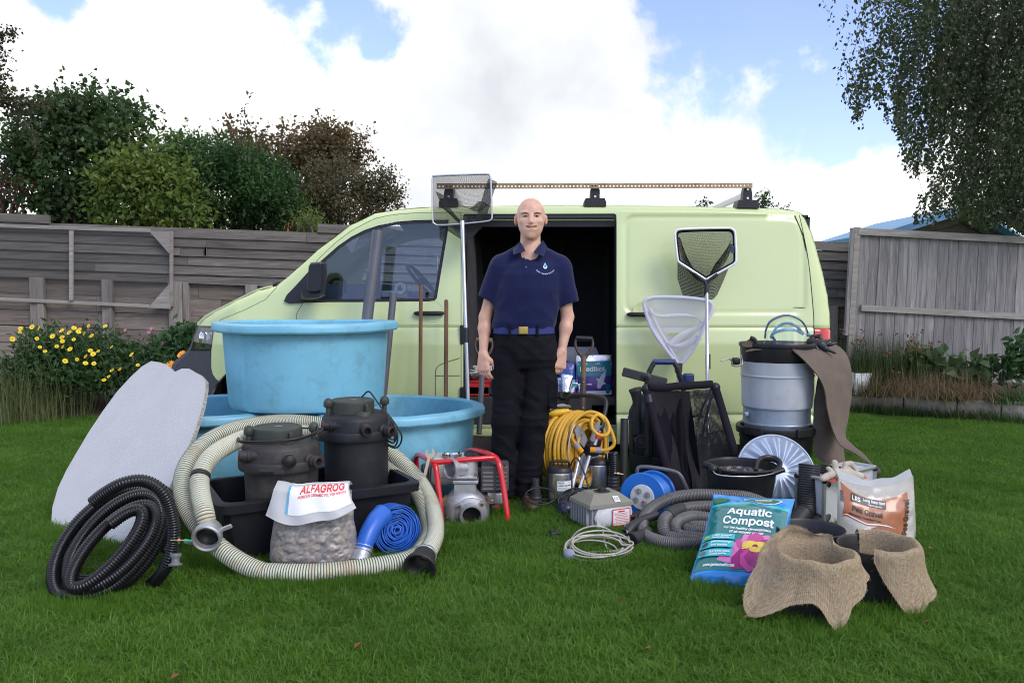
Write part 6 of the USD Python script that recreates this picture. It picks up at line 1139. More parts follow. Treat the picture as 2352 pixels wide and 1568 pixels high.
for i in range(16): a = i * PI / 8; fc.rbox(q + NA([0.05 * math.cos(a), 0.05 * math.sin(a), 0.014]),(0.008,0.008,0.026), 0.002)
pmp.part('fuel_cap', fc, mat('chrome', (0.78,0.79,0.8), 0.12,0.02, metal=1.0), 35, parent=ft)
m_sil = mat('silencer_grey', (0.06,0.057,0.058), 0.55,0.15); sc_ = b0 + NA([0.155,0.04,0.02]); si = pmp.part('silencer_guard', M().rbox(sc_, (0.15,0.16,0.145), 0.014), m_sil, 35); slt = M()
for r_ in range(5):
    for c_ in (-0.036,0.036): slt.rbox(sc_ + NA([c_, -0.081,0.035 - r_ * 0.022]),(0.058,0.006,0.006), 0.002)
pmp.part('louvres', slt, mat('louvre_edge', (0.20,0.195,0.19), 0.5), 30, parent=si); sl2 = M()
for i in range(8): sl2.rbox(sc_ + NA([-0.055 + i * 0.0155,-0.066,0.0725]),(0.008,0.022,0.003), 0.001)
pmp.part('vent_slots', sl2, mat('slot_black', (0.004,0.004,0.004), 0.9), 30, parent=si); pmp.part('air_cleaner', M().rbox(b0 + [0.05,0.20,0.08], (0.16,0.14,0.09), 0.03), m_trim, 40)
pmp.part('engine_block', M().rbox(b0 + [0.06,0.20,-0.06], (0.22,0.20,0.22), 0.03), m_sil, 40); pmp.part('carburettor', M().cyl(b0 + [0.135,-0.01,-0.055], b0 + [0.135,0.0,-0.115], 0.022,14).rbox(b0 + [0.175,0.0,-0.09], (0.05,0.05,0.075), 0.018), m_cast, 35)
for s in (-1,1): q = vc + Rv @ NA([s * 0.118,0.075,-0.02]); pmp.part('tie_bolt', M().rbox(q, (0.022,0.014,0.12), 0.004, Rv @ roty(s * 0.3)).cyl(q + Rv @ [0,0,.06], q + Rv @ [0,0,.072], 0.012,6), mat('zinc_bolt', (0.30,0.24,0.16), 0.4,0.2, metal=0.8), 30)
rf = pmp.part('recoil_fins', M(), m_cast, 30) if False else None
for i in range(6): q = pq(972 + i * 5,1068,4.36 - i * 0.004); pmp.part('cooling_fin', M().rbox(q - [0,0,0.06], (0.004,0.08,0.15), 0.0015, rotz(-0.35) @ roty(0.12)), m_alu, 30)
spn = Thing('spanner', 'open ended steel spanner hung on the left of the red pump frame', 'spanner', tuple(pq(984,1060,4.16))); Rsp = frame(NA([0.05,-1,0.1]), unit(pq(988,1028,4.14) - pq(974,1086,4.14))); so_ = pq(988,1040,4.14)
jaw = Polygon([(0.028 * math.cos(a), 0.026 * math.sin(a)) for a in LS(0,2 * PI, 24)[:-1]]).difference(affinity.rotate(sbox(0.0,-0.0115,0.06,0.0115), 15, origin=(0,0))); spn.part('jaw', M().prism(jaw, 0.007, so_, Rsp), mat('spanner_steel', (0.55,0.50,0.40), 0.3,0.1, metal=1.0), False)
spn.part('shank', M().prism(sbox(-0.125,-0.008,-0.018,0.008), 0.006, so_ - [0,.0005,0], Rsp), mat('spanner_steel', (0,0,0)), False)
# things leaning on the van at left: pipes, poles, the square net
m_pipe = mat('grey_pipe', (0.085,0.09,0.105), 0.35,0.1,8)
def lean(name, label, cat, top, bot, r_, mt, n=16, hollow=True):
    a, b = P(*top), P(*bot); b = a + (b - a) * ((a[2] - 0.0) / (a[2] - b[2])) if b[2] < a[2] else b; b = b.copy(); t = Thing(name, label, cat, tuple(b)); d = unit(a - b)
    R = frame(d); L = np.linalg.norm(a - b); prof = [(r_ * 0.8,0),(r_, 0),(r_, L),(r_ * 0.84, L),(r_ * 0.82, L - 0.2)] if hollow else [(0,0),(r_, 0),(r_, L - r_),(r_ * 0.7, L - r_ * .3),(0, L)]
    t.part('pipe' if hollow else 'handle', M().lathe(prof, b, R, n), mt, 35); return t, a, b
lean('grey_pipe', 'wide dark grey plastic pipe leaning against the van front window', 'pipe', (868,531,5.60),(843,735,5.50), 0.039, m_pipe, 24); lean('grey_pipe', 'narrower grey pipe leaning on the van door behind the top blue tub', 'pipe', (904,673,5.62),(880,915,5.50), 0.025, m_pipe, 24)
m_broom = wood('broom_wood', (0.14,0.085,0.045),(0.24,0.15,0.085), 'z', rand=0.15); m_broom2 = wood('dark_broom_wood', (0.10,0.055,0.03),(0.18,0.10,0.055), 'z', rand=0.15)
lean('broom_handle', 'brown wooden pole beside the van door handle', 'pole', (967,653,5.66),(965,930,5.55), 0.0135, m_broom2,14, False); lean('broom_handle', 'darker shorter wooden pole just left of the long net pole', 'pole', (1025,687,5.66),(1024,940,5.55), 0.0145, m_broom, 14, False)
def net_pole(t, top, bot, r_, coll=None, down=True):
    a, b = P(*top), P(*bot); d = unit(b - a); e = a + d * ((a[2]) / -d[2]) if down else b
    t.part('pole', M().tube(NA([a, a + (e - a) * 0.5, e]), r_, 14), m_alu, 40)
    if coll: c = P(*coll); t.part('collar', M().cyl(c - d * 0.05, c + d * 0.05, r_ * 1.45,14), m_trim, 30)
n1 = Thing('square_net', 'square black pond net on a long silver pole beside the man', 'pond net', tuple(G(1078,1120)))
net_pole(n1,(1062,516,5.58),(1076,938,5.30), 0.0135,(1070,770,5.41)); fr_ = [P(u, v, 5.62) for u, v in ((1062,514),(1010,517),(998,514),(994,504),(993,420),(994,408),(1003,404),(1112,400),(1123,402),(1127,412),(1130,494),(1128,504),(1120,508),(1064,514))]
n1.part('frame', M().tube(spline(fr_, 90), 0.0066,10), m_alu, True); n1.part('socket', M().cyl(P(1062,508,5.60), P(1063,540,5.58), 0.017,12), m_alu, 30)
def bagnet(frame_pts, apex, back, uvs, n=60, m_=14, sag=0.0):
    q = spline(frame_pts, n); T = LS(0,1, m_); ap = np.asarray(apex)
    g = []
    for i, t in enumerate(T):
        w = q * (1 - t) + (ap + (q - q.mean(0)) * NA([0.25,0.4,0.10])) * t; w[:, 1] += back * math.sin(t * PI); w[:, 0] += 0.02 * np.sin(LS(0,9, n) * 2) * t; w[:, 2] -= sag * math.sin(t * PI); g.append(w)
    g = STK(g, 1); s = np.concatenate([[0], np.cumsum(np.linalg.norm(np.diff(q, axis=0), axis=1))]); uv = STK(np.broadcast_arrays(s[:, None], (T * uvs)[None]), -1); return M().sheet(g, uv)
m_net = netting('black_netting', (0.012,0.012,0.012), 190,0.36); m_net2 = netting('dense_black_netting', (0.010,0.010,0.012), 190,0.55)
n1.part('net_bag', bagnet(fr_, P(1068,530,5.72), 0.05,0.5, sag=-0.02), m_net, True)
for pts in ([(1000,440),(1015,470),(1040,500),(1062,520)], [(1005,470),(1030,490),(1060,515),(1080,530)], [(1122,410),(1112,440),(1100,480),(1085,520)], [(1050,468),(1080,478),(1100,462),(1112,470)]): n1.part('net_fold', M().sheet(STK([spline([P(u + dx, v + dy, 5.69) for u, v in pts], 20) for dx, dy in ((0,0),(11,4),(20,9))], 1), STK(np.meshgrid(LS(0,.3,20), LS(0,.06,3), indexing='ij'), -1)), m_net2, True)
n1.part('net_skirt', M().sheet(STK([spline([P(u, v, 5.66) for u, v in q], 24) for q in ([(998,516),(1030,519),(1062,516),(1100,512),(1122,508)], [(1018,525),(1040,535),(1066,540),(1096,528),(1116,516)], [(1044,536),(1056,548),(1072,552),(1090,540),(1104,524)])], 1), STK(np.meshgrid(LS(0,.4,24), LS(0,.1,3), indexing='ij'), -1)), m_net2, True)
# ================================================================== middle group: reel, spades, pumps, vacuum, cable reel
m_spw = wood('spade_wood', (0.10,0.065,0.04),(0.19,0.13,0.085), 'z', rand=0.1); m_iron = mat('rusty_iron', (0.06,0.045,0.038), 0.55,0.25,25,0.15,120, metal=0.4, dirt=(0.10,0.05,0.03), dirt_amt=0.6)
def spade(label, top, bot, wood_grip, mt_shaft, strap):
    a, b = P(*top), P(*bot); b = a + (b - a) * (a[2] - 0.03) / (a[2] - b[2]); d = unit(b - a); x = unit(NA([1,0,0]) - d * d[0]); t = Thing('garden_spade', label, 'spade', (b[0], b[1], 0)); L = np.linalg.norm(b - a)
    t.part('grip', M().cyl(a - x * 0.056, a + x * 0.056,0.0165,14), wood_grip, 35)
    for s in (-1,1): t.part('yoke', M().tube(spline([a + x * s * 0.052, a + x * s * 0.060 + d * 0.04, a + x * s * 0.045 + d * 0.085, a + x * s * 0.014 + d * 0.125, a + d * 0.16], 18), LS(0.0085,0.013,18), 8), m_iron, True)
    t.part('shaft', M().tube(NA([a + d * 0.12, a + d * 0.2, a + d * (L - 0.28)]), 0.0185,14), mt_shaft, True)
    if strap:
        t.part('strap', M().tube(NA([a + d * 0.27, a + d * 0.45, a + d * (L - 0.25)]), NA([0.0205,0.021,0.024]), 12), m_iron, True)
        for k in (0.30,0.47,0.60): q = a + d * k - NA([0,0.021,0]); t.part('rivet', M().ball(q, 0.006,1), m_steel, True)
    bl = a + d * (L - 0.27); yv = np.cross(d, x); S, T = np.meshgrid(LS(-1,1,9), LS(0,1,8), indexing='ij'); g = bl + x * (S * 0.088 * (1 - 0.15 * T ** 3))[..., None] + d * (T * 0.27)[..., None] + yv * (0.02 * S * S)[..., None]
    t.part('blade', M().sheet(g, thick=0.004), m_iron, True)
spade('old spade with a D grip standing in front of the fish food bags', (1342,777,5.42),(1336,1030,5.25), m_trim, m_spw, True); spade('grey shafted spade half hidden behind the hand on the left', (1112,781,5.45),(1100,1000,5.25), m_spw, m_pipe, False)
# yellow hose reel
m_yh = mat('yellow_hose_skin', (0.56,0.31,0.022), 0.42,0.12,6, dirt=(0.22,0.12,0.02), dirt_amt=0.45); m_gp = mat('grey_plate', (0.24,0.25,0.26), 0.45,0.1,12); m_yp = mat('yellow_plastic', (0.62,0.38,0.015), 0.35,0.06); m_orp = mat('orange_plastic', (0.66,0.27,0.02), 0.35,0.06); m_redp2 = mat('red_plastic', (0.60,0.03,0.02), 0.35)
hr = Thing('hose_reel', 'hose reel cart wound with yellow garden hose beside the man', 'hose reel', (P(1340,700,4.78)[0], 4.8,0)); rn = unit(NA([0.79,-0.61,0.03])); FC = P(1348,1030,4.70); Rr2 = frame(rn, (0,0,1))
r = np.random.default_rng(9); hp = []; W_ = 0.235
for li, rad_ in enumerate((0.125,0.147,0.169,0.191,0.210)):
    nt_ = 10; off = r.normal(0,0.004, nt_ + 2); ro = r.normal(0,0.004, nt_ + 2)
    for i in range(nt_ * 36):
        t = i / 36; a = 2 * PI * t; z = -W_ * (t / nt_) if li % 2 == 0 else -W_ * (1 - t / nt_); tilt = 0.018 * math.sin(a + li + 0.6 * math.sin(t * 0.9)) ; rr2 = rad_ + np.interp(t, np.arange(nt_ + 2), ro) + 0.006 * math.sin(a * 2 + li) * (li == 4)
        hp.append([rr2 * math.cos(a), rr2 * math.sin(a), z + tilt + np.interp(t, np.arange(nt_ + 2), off)])
hp = NA(hp) @ Rr2.T + FC; hr.part('hose', M().tube(hp, 0.0118,8), m_yh, True)
lo_ = px([(1329,1028,4.57),(1312,1002,4.56),(1317,972,4.58),(1335,953,4.60),(1359,946,4.60),(1386,957,4.58),(1399,980,4.55),(1393,998,4.53),(1375,998,4.53),(1360,983,4.54),(1361,962,4.57),(1376,953,4.58),(1397,976,4.57),(1410,1008,4.56),(1408,1024,4.56),(1392,1033,4.56),(1368,1033,4.57)], 160); hr.part('hose_lead', M().tube(lo_, 0.0108,10), m_yh, True)
for q, s in ((0,1),(-1,-1)):
    e = lo_[q]; d = unit(lo_[q] - lo_[q + s * 6]); hr.part('hose_connector', M().cyl(e - d * 0.035, e - d * 0.005,0.018,12), m_gp, 30); hr.part('hose_connector', M().cyl(e - d * 0.006, e + d * 0.03,0.0165,12), m_orp, 30)
hub = FC + rn * 0.02; hr.part('hub', M().rbox(hub, (0.085,0.085,0.07), 0.02, Rr2).hull([hub + NA(q) for q in ((-0.05,0,-0.05),(0.05,-.01,-.04),(0.045,-0.01,0.06),(0.075,-.01,.07),(0.0,-0.03,0.0))]), m_trim, 35)
for a in (0.75,2.35,3.95,5.5):
    dv = Rr2 @ NA([math.cos(a), math.sin(a), 0]); sd_ = Rr2 @ NA([-math.sin(a), math.cos(a), 0]); o_ = FC + rn * 0.012
    hr.part('spoke_plate', M().hull([o_ + dv * q + sd_ * w * s + rn * k for q, w in ((0.05,0.030),(0.145,0.042),(0.195,0.022)) for s in (-1,1) for k in (0,0.004)]), m_gp, 30); hr.part('spoke_bolt', M().cyl(o_ + dv * 0.13, o_ + dv * 0.13 + rn * 0.012,0.008,8), m_alu, 30)
ca = LS(0,2 * PI, 61)[:-1]
for z in (0.014,-W_ - 0.016): hr.part('hoop', M().tube(STK([0.222 * np.cos(ca), 0.222 * np.sin(ca), 0 * ca + z], 1) @ Rr2.T + FC, 0.0042,7, closed=True), mat('grey_wire', (0.35,0.36,0.37), 0.4, metal=0.5), True)
hr.part('handle', M().tube(px([(1290,985,4.98),(1300,930,4.92),(1306,914,4.90),(1320,907,4.88),(1350,908,4.82),(1380,912,4.74),(1391,920,4.71),(1392,934,4.69),(1386,962,4.65),(1380,990,4.62)], 60), 0.0135,12), m_trim, True)
a, b = P(1382,978,4.63), P(1366,1022,4.60); hr.part('tube', M().cyl(a, b, 0.0115,12), m_alu, 35); hr.part('red_collar', M().cyl(P(1378,993,4.61), P(1374,1008,4.60), 0.021,14), m_redp2,35)
for p_, q_ in (((1330,1050,4.60),(1316,1112,4.54)),((1354,1046,4.60),(1331,1124,4.54))): a, b = P(*p_), P(*q_); e = a + (b - a) * (a[2] - 0.01) / (a[2] - b[2]); hr.part('leg', M().tube(NA([a, (a + e) / 2, e]), 0.0125,12), m_alu, 35)
for z in (-0.02,-W_ + 0.02): c = FC + rn * (z - 0.03) ; c[2] = 0.06; hr.part('cart_wheel', M().lathe([(0,-0.015),(0.05,-0.018),(0.06,-0.012),(0.06,0.012),(0.05,0.018),(0,0.015)], c + NA([0.02,0.22,0]), Rr2,24), m_rub, 35)
g0, g1 = P(1256,952,4.72), P(1300,944,4.74); dg = unit(g1 - g0); hr.part('spray_gun', M().lathe([(0.004,0),(0.009,0),(0.009,0.02),(0.017,0.03),(0.020,0.05),(0.020,0.10),(0.015,0.135),(0,0.135)], g0, frame(dg), 16), m_yp, 35); hr.part('gun_lever', M().hull([g1 + NA(q) for q in ((-0.12,-0.01,0.03),(0.03,-0.01,0.035),(-0.1,0.01,0.024),(0.03,0.01,0.02),(-0.02,0,0.045))]), m_gp, 30)
# stainless pond pumps
m_inox = mat('stainless', (0.80,0.79,0.76), 0.24,0.05,6, metal=1.0); m_lab = mat('label_paper', (0.66,0.69,0.70), 0.5,0.03); m_ink = mat('label_ink', (0.06,0.07,0.08), 0.6)
def inox(u, d, label, plate):
    c = P(u, 700, d); c[2] = 0.0; t = Thing('pond_pump', label, 'pond pump', tuple(c), 'stainless steel pond pumps'); R_ = 0.077
    t.part('foot', M().lathe([(0,0.0),(0.070,0.0),(0.074,0.01),(0.070,0.03),(0.0,0.03)], c, None, 40), m_trim, 35); t.part('body', M().lathe([(0.066,0.03),(0.069,0.05),(R_, 0.075),(R_, 0.205),(0.073,0.218),(0.06,0.222),(0,0.222)], c, None, 56), m_inox, 35)
    t.part('top', M().lathe([(0.075,0.212),(0.073,0.228),(0.064,0.240),(0.0,0.244)], c, None, 48), m_trim, 35)
    t.part('carry_handle', M().tube(spline([c + NA(q) for q in ((-0.052,0,0.236),(-0.052,0,0.262),(-0.043,0,0.270),(0.0,0,0.271),(0.043,0,0.270),(0.052,0,0.262),(0.052,0,0.236))], 28), 0.0075,8), m_trim, True)
    if plate:
        sf = lambda x, y: c + STK([np.sin(x / R_) * (R_ + 0.0008), -np.cos(x / R_) * (R_ + 0.0008), y], -1); lb = t.part('label_plate', decal(sbox(-0.018,0.118,0.068,0.172), sf, 0.012,0.001), m_lab, True)
        t.part('lettering', decal([text_poly('HAILEA', 0.009, True, 0.034,(0.004,0.163)), text_poly('L SERIES POND PUMP', 0.0075, True, 0.076,(0.025,0.147)), text_poly('model 5.00', 0.004, False, 0.02,(0.054,0.163)), sbox(-0.012,0.135,0.040,0.1362), sbox(-0.012,0.130,0.046,0.1312), sbox(-0.012,0.125,0.030,0.1262)], sf, 0.01,0.002), m_ink, False, parent=lb)
    return c
pa = inox(1287,4.50, 'front stainless steel pond pump with a printed label plate', True); pb = inox(1374,4.72, 'plain stainless pond pump behind the one with the label', False)
single('pump_cable', M().tube(spline([pa + NA(q) for q in ((0.06,-0.02,0.25),(0.075,-0.03,0.285),(0.10,-0.03,0.29),(0.14,-0.06,0.20),(0.16,-0.10,0.10),(0.16,-0.14,0.02))], 60), 0.005,7), m_cable, 'black cable curving from the labelled pump down to the ground', 'cable', smooth=True)
m_dkg = mat('dark_grey_plastic', (0.018,0.019,0.021), 0.55,0.15,20, dirt=(0.06,0.06,0.056), dirt_amt=0.3)
def stack_rings(c, segs, R=None):
    prof = [(0.0,0.0)]
    z = 0
    for (rad_, h, n_) in segs:
        for i in range(n_): prof += [(rad_, z),(rad_ * 1.02, z + h * .4),(rad_ * 0.90, z + h * .7),(rad_ * 0.90, z + h)]; z += h
    prof += [(prof[-1][0] * 0.75, z),(prof[-1][0] * 0.7, z - 0.03),(0, z - 0.03)]; return M().lathe(prof, c, R, 28)
c = P(1231,700,4.46); c[2] = 0; st_ = Thing('hose_adaptor', 'stepped grey hose tail adaptor standing left of the labelled pump', 'hose adaptor', tuple(c)); st_.part('tail', stack_rings(c, ((0.036,0.022,4),(0.031,0.012,4),(0.021,0.011,4))), m_dkg, 35)
c = P(1412,700,4.66); c[2] = 0; st_ = Thing('hose_adaptor', 'taller black hose tail with a corrugated top beside the yellow reel', 'hose adaptor', tuple(c)); st_.part('tail', stack_rings(c, ((0.040,0.03,3),(0.034,0.02,3))), m_dkg, 35); st_.part('hose_stub', hose_mesh(NA([c + [0,0,0.14], c + [0,0,0.2], c + [-0.004,0.0,0.29]]), 0.030,0.0125,0.09,20), m_corr, True)
q = P(1420,1087,4.62); st_.part('brass_rod', M().cyl(q - [0.025,0,-0.004], q + [0.03,0,-0.004], 0.003,8).cyl(q - [0.008,0,0], q + [0.004,0,0], 0.008,8), m_brs, 30)
a, b = P(1434,961,5.0), P(1432,1120,4.95); b[2] = 0.0; t = Thing('black_pipe', 'short black plastic pipe standing left of the pond vacuum', 'pipe', tuple(b)); t.part('pipe', M().lathe([(0.020,0),(0.0245,0),(0.0245,0.26),(0.0255,0.26),(0.0255,0.33),(0.0245,0.335),(0.0245, np.linalg.norm(a - b)),(0.020, np.linalg.norm(a - b)),(0.020,0.2)], b, frame(a - b), 22), m_dkg, 35)
# black pump with cable coil
fpc = G(1330,1190); fpp = Thing('fountain_pump', 'black slotted fountain pump lying under coiled cable behind air pump', 'fountain pump', tuple(fpc)); ce = P(1335,1165,4.42); Rfp = rotz(-0.25) @ roty(0.1)
fpp.part('cage', M().ball(ce, (0.15,0.10,0.075), 3, Rfp), m_tank, True); rb_ = M()
for i in range(-9,10): a = LS(0,2 * PI, 25)[:-1]; x = i * 0.0145; k = math.sqrt(max(0,1 - (x / 0.15) ** 2)); rb_.tube(STK([0 * a + x, np.cos(a) * 0.103 * k, np.sin(a) * 0.078 * k], 1) @ Rfp.T + ce, 0.003,5, closed=True)
fpp.part('cage_ribs', rb_, m_dkg, True, kind='stuff'); fpp.part('inlet_cap', M().ball(P(1300,1172,4.36),(0.055,0.06,0.06), 2), mat('navy_plastic', (0.014,0.016,0.034), 0.35), True)
def loops(c, R, n, rx, ry, dz, seed, r_, amp=0.015, per=26):
    r = np.random.default_rng(seed); pts = []
    for i in range(n):
        a_, b_ = rx * r.uniform(0.82,1.08), ry * r.uniform(0.82,1.08); o_ = r.normal(0, amp, 3)
        for j in range(per): t = 2 * PI * j / per; pts.append(np.asarray(c) + np.asarray(R) @ (NA([a_ * math.cos(t), b_ * math.sin(t), dz * (i + j / per) / n]) + o_))
    return pts
cable('coiled_cable', loops(P(1345,1165,4.36), Rfp @ rotx(0.95), 9,0.115,0.095,0.03,3,.005), 0.0048, 'coil of black cable heaped over the fountain pump', n=900)
cable('coiled_cable', loops(P(1236,1180,4.42) * [1,1,0] + [0,0,0.03], rotx(0.5), 6,0.085,0.065,0.05,4,.005,0.03), 0.0046, 'tangled black cable on the grass around the stepped adaptor', n=700)
cable('pump_lead', [P(1330,1185,4.3), P(1300,1200,4.25), G(1290,1205,.006), G(1310,1225,.006), G(1290,1232,.006), G(1282,1226,.006)], 0.0045, 'thin black lead running over the grass to the plug')
q = G(1274,1225,0.012); pg = Thing('mains_plug', 'black three pin plug lying on the grass', 'plug', tuple(q)); pg.part('plug_body', M().rbox(q, (0.055,0.045,0.03), 0.008, rotz(0.3)), m_trim, 35)
for k in (-1,0,1): pg.part('pin', M().rbox(q + NA([k * 0.013,-0.032,0.0]),(0.006,0.018,0.004), 0.001), m_brs, 30)
# air pump
ac = P(1385,700,4.13); ac[2] = 0; ap = Thing('air_pump', 'grey and white air pump with a red framed label and ribbed side', 'air pump', tuple(ac)); Ra = rotz(0.42); AP = lambda x, y, z: ac + Ra @ NA([x, y, 0.0]) + NA([0,0, z])
m_apw, m_apg, m_apl = mat('air_pump_white', (0.56,0.57,0.58), 0.4,0.05), mat('air_pump_grey', (0.25,0.26,0.265), 0.45,0.08), mat('air_pump_lid', (0.185,0.185,0.145), 0.55,0.08)
ap.part('housing', M().rbox(AP(0,0.02,0.075),(0.235,0.19,0.13), 0.03, Ra, 2), m_apg, 40)
for i in range(7): ap.part('cooling_rib', M().rbox(AP(-0.119,-0.062 + i * 0.027,0.085),(0.022,0.011,0.115), 0.005, Ra), m_apg, 35)
for i in range(1): ap.part('cooling_rib', M().rbox(AP(-0.105 + i * 0.021,-0.078,0.085),(0.010,0.022,0.115), 0.004, Ra), m_apg, 35)
fp_ = ap.part('front_cover', M().hull([AP(x, y, z) for x, z in ((-0.08,0.02),(0.122,0.02),(0.128,0.09),(0.118,0.128),(-0.07,0.134),(-0.088,0.10)) for y in (-0.05,-0.094)] + [AP(0.05,-0.108,0.07)]).ball(AP(0.015,-0.084,0.076),(0.108,0.022,0.064), 3, Ra), m_apw, 40)
ap.part('lid', M().hull([AP(x, y, 0.128) for x in (-0.132,0.132) for y in (-0.105,0.118)] + [AP(x, y, 0.146) for x in (-0.128,0.128) for y in (-0.102,0.115)] + [AP(x, y, 0.188) for x in (-0.075,0.075) for y in (-0.045,0.06)]), m_apl, 30); ap.part('lid_knob', M().lathe([(0.024,0),(0.022,0.018),(0.0,0.02)], AP(0.0,0,0.187), None, 16), m_trim, 35); ap.part('lid_disc', M().lathe([(0.045,0),(0.043,0.004),(0,0.004)], AP(0.0,0,0.186), None, 28), m_dkg, 35)
sfl = lambda x, y: AP(0.05,-0.1085,0.07) + (Ra @ STK([np.asarray(x, float), 0 * x, 0 * x], 0)).T + NA([0,0,1.0]) * np.asarray(y)[..., None]
lb = ap.part('warning_label', decal(sbox(-0.052,-0.042,0.056,0.048), sfl, 0.03,0.002), m_lab, False, parent=fp_); ap.part('label_border', decal(sbox(-0.052,-0.042,0.056,0.048).difference(sbox(-0.047,-0.037,0.051,0.043)), sfl, 0.03,0.003), m_redp, False, parent=fp_)
ap.part('label_lines', decal([sbox(-0.018,0.030,0.022,0.037)] + [sbox(-0.04 + 0.004 * (i % 3), 0.022 - i * 0.0085,0.044 - 0.006 * (i % 2), 0.0245 - i * 0.0085) for i in range(7)], sfl, 0.03,0.003), m_redp, False, parent=fp_)
bev = lambda x, y: AP(0.02,-0.1035,0.146) + (Ra @ NA([[1,0], [0,0.80], [0,0]]) @ STK([np.asarray(x, float), np.asarray(y, float)])).T + NA([0,0,0.62]) * np.asarray(y)[..., None]
ap.part('approval_sticker', decal(sbox(0.0,0.006,0.034,0.044), bev, 0.05,0.003), m_lab, False); ap.part('lettering', decal(text_poly('CE', 0.018, False, 0.026,(0.017,0.025)), bev, 0.05,0.0045), m_ink, False)
for x, y in ((-0.09,-0.07),(0.09,-0.07)): ap.part('rubber_foot', M().cyl(AP(x, y, 0), AP(x, y, 0.02), 0.02,12), m_rub, 30)
m_atube = mat('clear_air_tube', (0.34,0.325,0.275), 0.25,0.06, coat=0.5); tb = [AP(0.10,-0.06,0.03)]
tb += loops(G(1375,1262,0.03), rotz(0.15) @ rotx(0.35), 5,0.155,0.085,0.02,12,.004,0.018,20) + [G(1350,1268,.01), G(1400,1272,.01), G(1430,1266,.008)]
cable('air_tubing', tb, 0.0042, 'loops of pale clear air tubing lying on the grass by air pump', 'tubing', m_atube, 500)
for k, sp_ in enumerate(([(1309,1258,.03),(1312,1238,.05),(1330,1218,.09),(1360,1208,.11),(1390,1212,.10),(1420,1232,.05),(1432,1252,.02)], [(1315,1262,.02),(1340,1272,.01),(1380,1276,.01),(1410,1268,.01)], [(1385,1215,.09),(1388,1240,.05),(1400,1262,.012),(1440,1262,.012)])):
    cable('air_tubing', [G(u, v, z) for u, v, z in sp_], 0.0042,('arching strand of pale air tubing ending at the grey ball', 'low strand of pale air tubing right of the grey ball', 'pale air tubing strand dropping in front of the air pump')[k], 'tubing', m_atube)
q = G(1308,1273,0.026); single('air_stone', M().ball(q, 0.0265,3), mat('air_stone_grey', (0.22,0.25,0.33), 0.9,0.15,60,0.5,200), 'round blue grey air stone ball on the grass at a tube end', 'air stone', smooth=True)
# blue cable reel
m_blp = mat('blue_reel_plastic', (0.010,0.135,0.50), 0.35,0.06,6, dirt=(0.06,0.12,0.25), dirt_amt=0.4); cr_ = Thing('cable_reel', 'bright blue extension cable reel on a grey tube stand', 'cable reel', (P(1500,700,4.40)[0], 4.4,0)); cn = unit(NA([-0.52,-0.84,0.10])); cc = P(1477,1141,4.34); Rcr = frame(cn, (0,0,1))
flp = [(0.05,0.0),(0.128,-0.004),(0.134,-0.002),(0.135,0.006),(0.128,0.012),(0.062,0.010),(0.05,0.012)]
cr_.part('flange', M().lathe(flp, cc, Rcr, 64), m_blp, 35); cr_.part('flange', M().lathe(flp, cc - cn * 0.155, Rcr, 64), m_blp, 35)
a = LS(0,2 * PI * 9,400); cr_.part('wound_cable', M().tube(STK([0.106 * np.cos(a) , 0.106 * np.sin(a), -0.012 - 0.135 * (np.abs(((a / (2 * PI * 9)) * 1.0)))], 1) @ Rcr.T + cc, 0.0078,8), mat('blue_cable', (0.012,0.14,0.48), 0.4), True); cr_.part('drum', M().lathe([(0.098,-0.15),(0.098,0.0)], cc, Rcr, 40), m_blp, 35)
hd_ = cr_.part('socket_disc', M().lathe([(0.070,0.008),(0.070,0.016),(0.064,0.020),(0.0,0.020)], cc, Rcr, 48), mat('dirty_white', (0.52,0.54,0.52), 0.5,0.1,10, dirt=(0.15,0.17,0.16), dirt_amt=0.7, dscale=30), 35)
for i in range(4):
    a = 0.5 + i * PI / 2; q = cc + Rcr @ NA([0.037 * math.cos(a), 0.037 * math.sin(a), 0.021]); cr_.part('socket', M().lathe([(0.017,0),(0.017,0.003),(0.0,0.003)], q, Rcr, 20), m_gp, 35, parent=hd_)
    for k in (-1,1): cr_.part('socket_slot', M().rbox(q + Rcr @ NA([k * 0.006,0.003,0.0035]),(0.004,0.007,0.002), 0.0006, Rcr), m_ink, 30, parent=hd_)
cr_.part('warning_sticker', M().rbox(cc + Rcr @ NA([-0.052,-0.030,0.0215]),(0.03,0.02,0.001), 0.0004, Rcr), m_ink, 30, parent=hd_); cr_.part('reset_button', M().ball(cc + Rcr @ NA([-0.02,-0.01,0.021]), 0.007,1), m_redp2, True, parent=hd_)
cr_.part('stand_tube', M().tube(px([(1476,1116,4.40),(1465,1090,4.42),(1464,1078,4.42),(1470,1072,4.42),(1500,1073,4.40),(1545,1081,4.38),(1562,1090,4.37),(1574,1112,4.36),(1584,1140,4.35),(1586,1175,4.33)], 60), 0.0105,10), mat('grey_tube_worn', (0.10,0.11,0.125), 0.45,0.2,12, metal=0.3, dirt=(0.12,0.06,0.035), dirt_amt=0.7), True)
ad = G(1468,1186,0.055); av = Thing('socket_adaptor', 'black switched socket adaptor with red and amber lights by the blue reel', 'adaptor', tuple(ad)); Rad = rotz(0.15) @ roty(-0.12); av.part('casing', M().rbox(ad, (0.12,0.06,0.05), 0.012, Rad), m_trim, 35); av.part('button', M().rbox(ad + [-0.022,-0.031,0.005], (0.016,0.006,0.014), 0.003), m_orp, 30); av.part('button', M().rbox(ad + [0.0,-0.031,0.006], (0.016,0.006,0.014), 0.003), m_redp2,30)
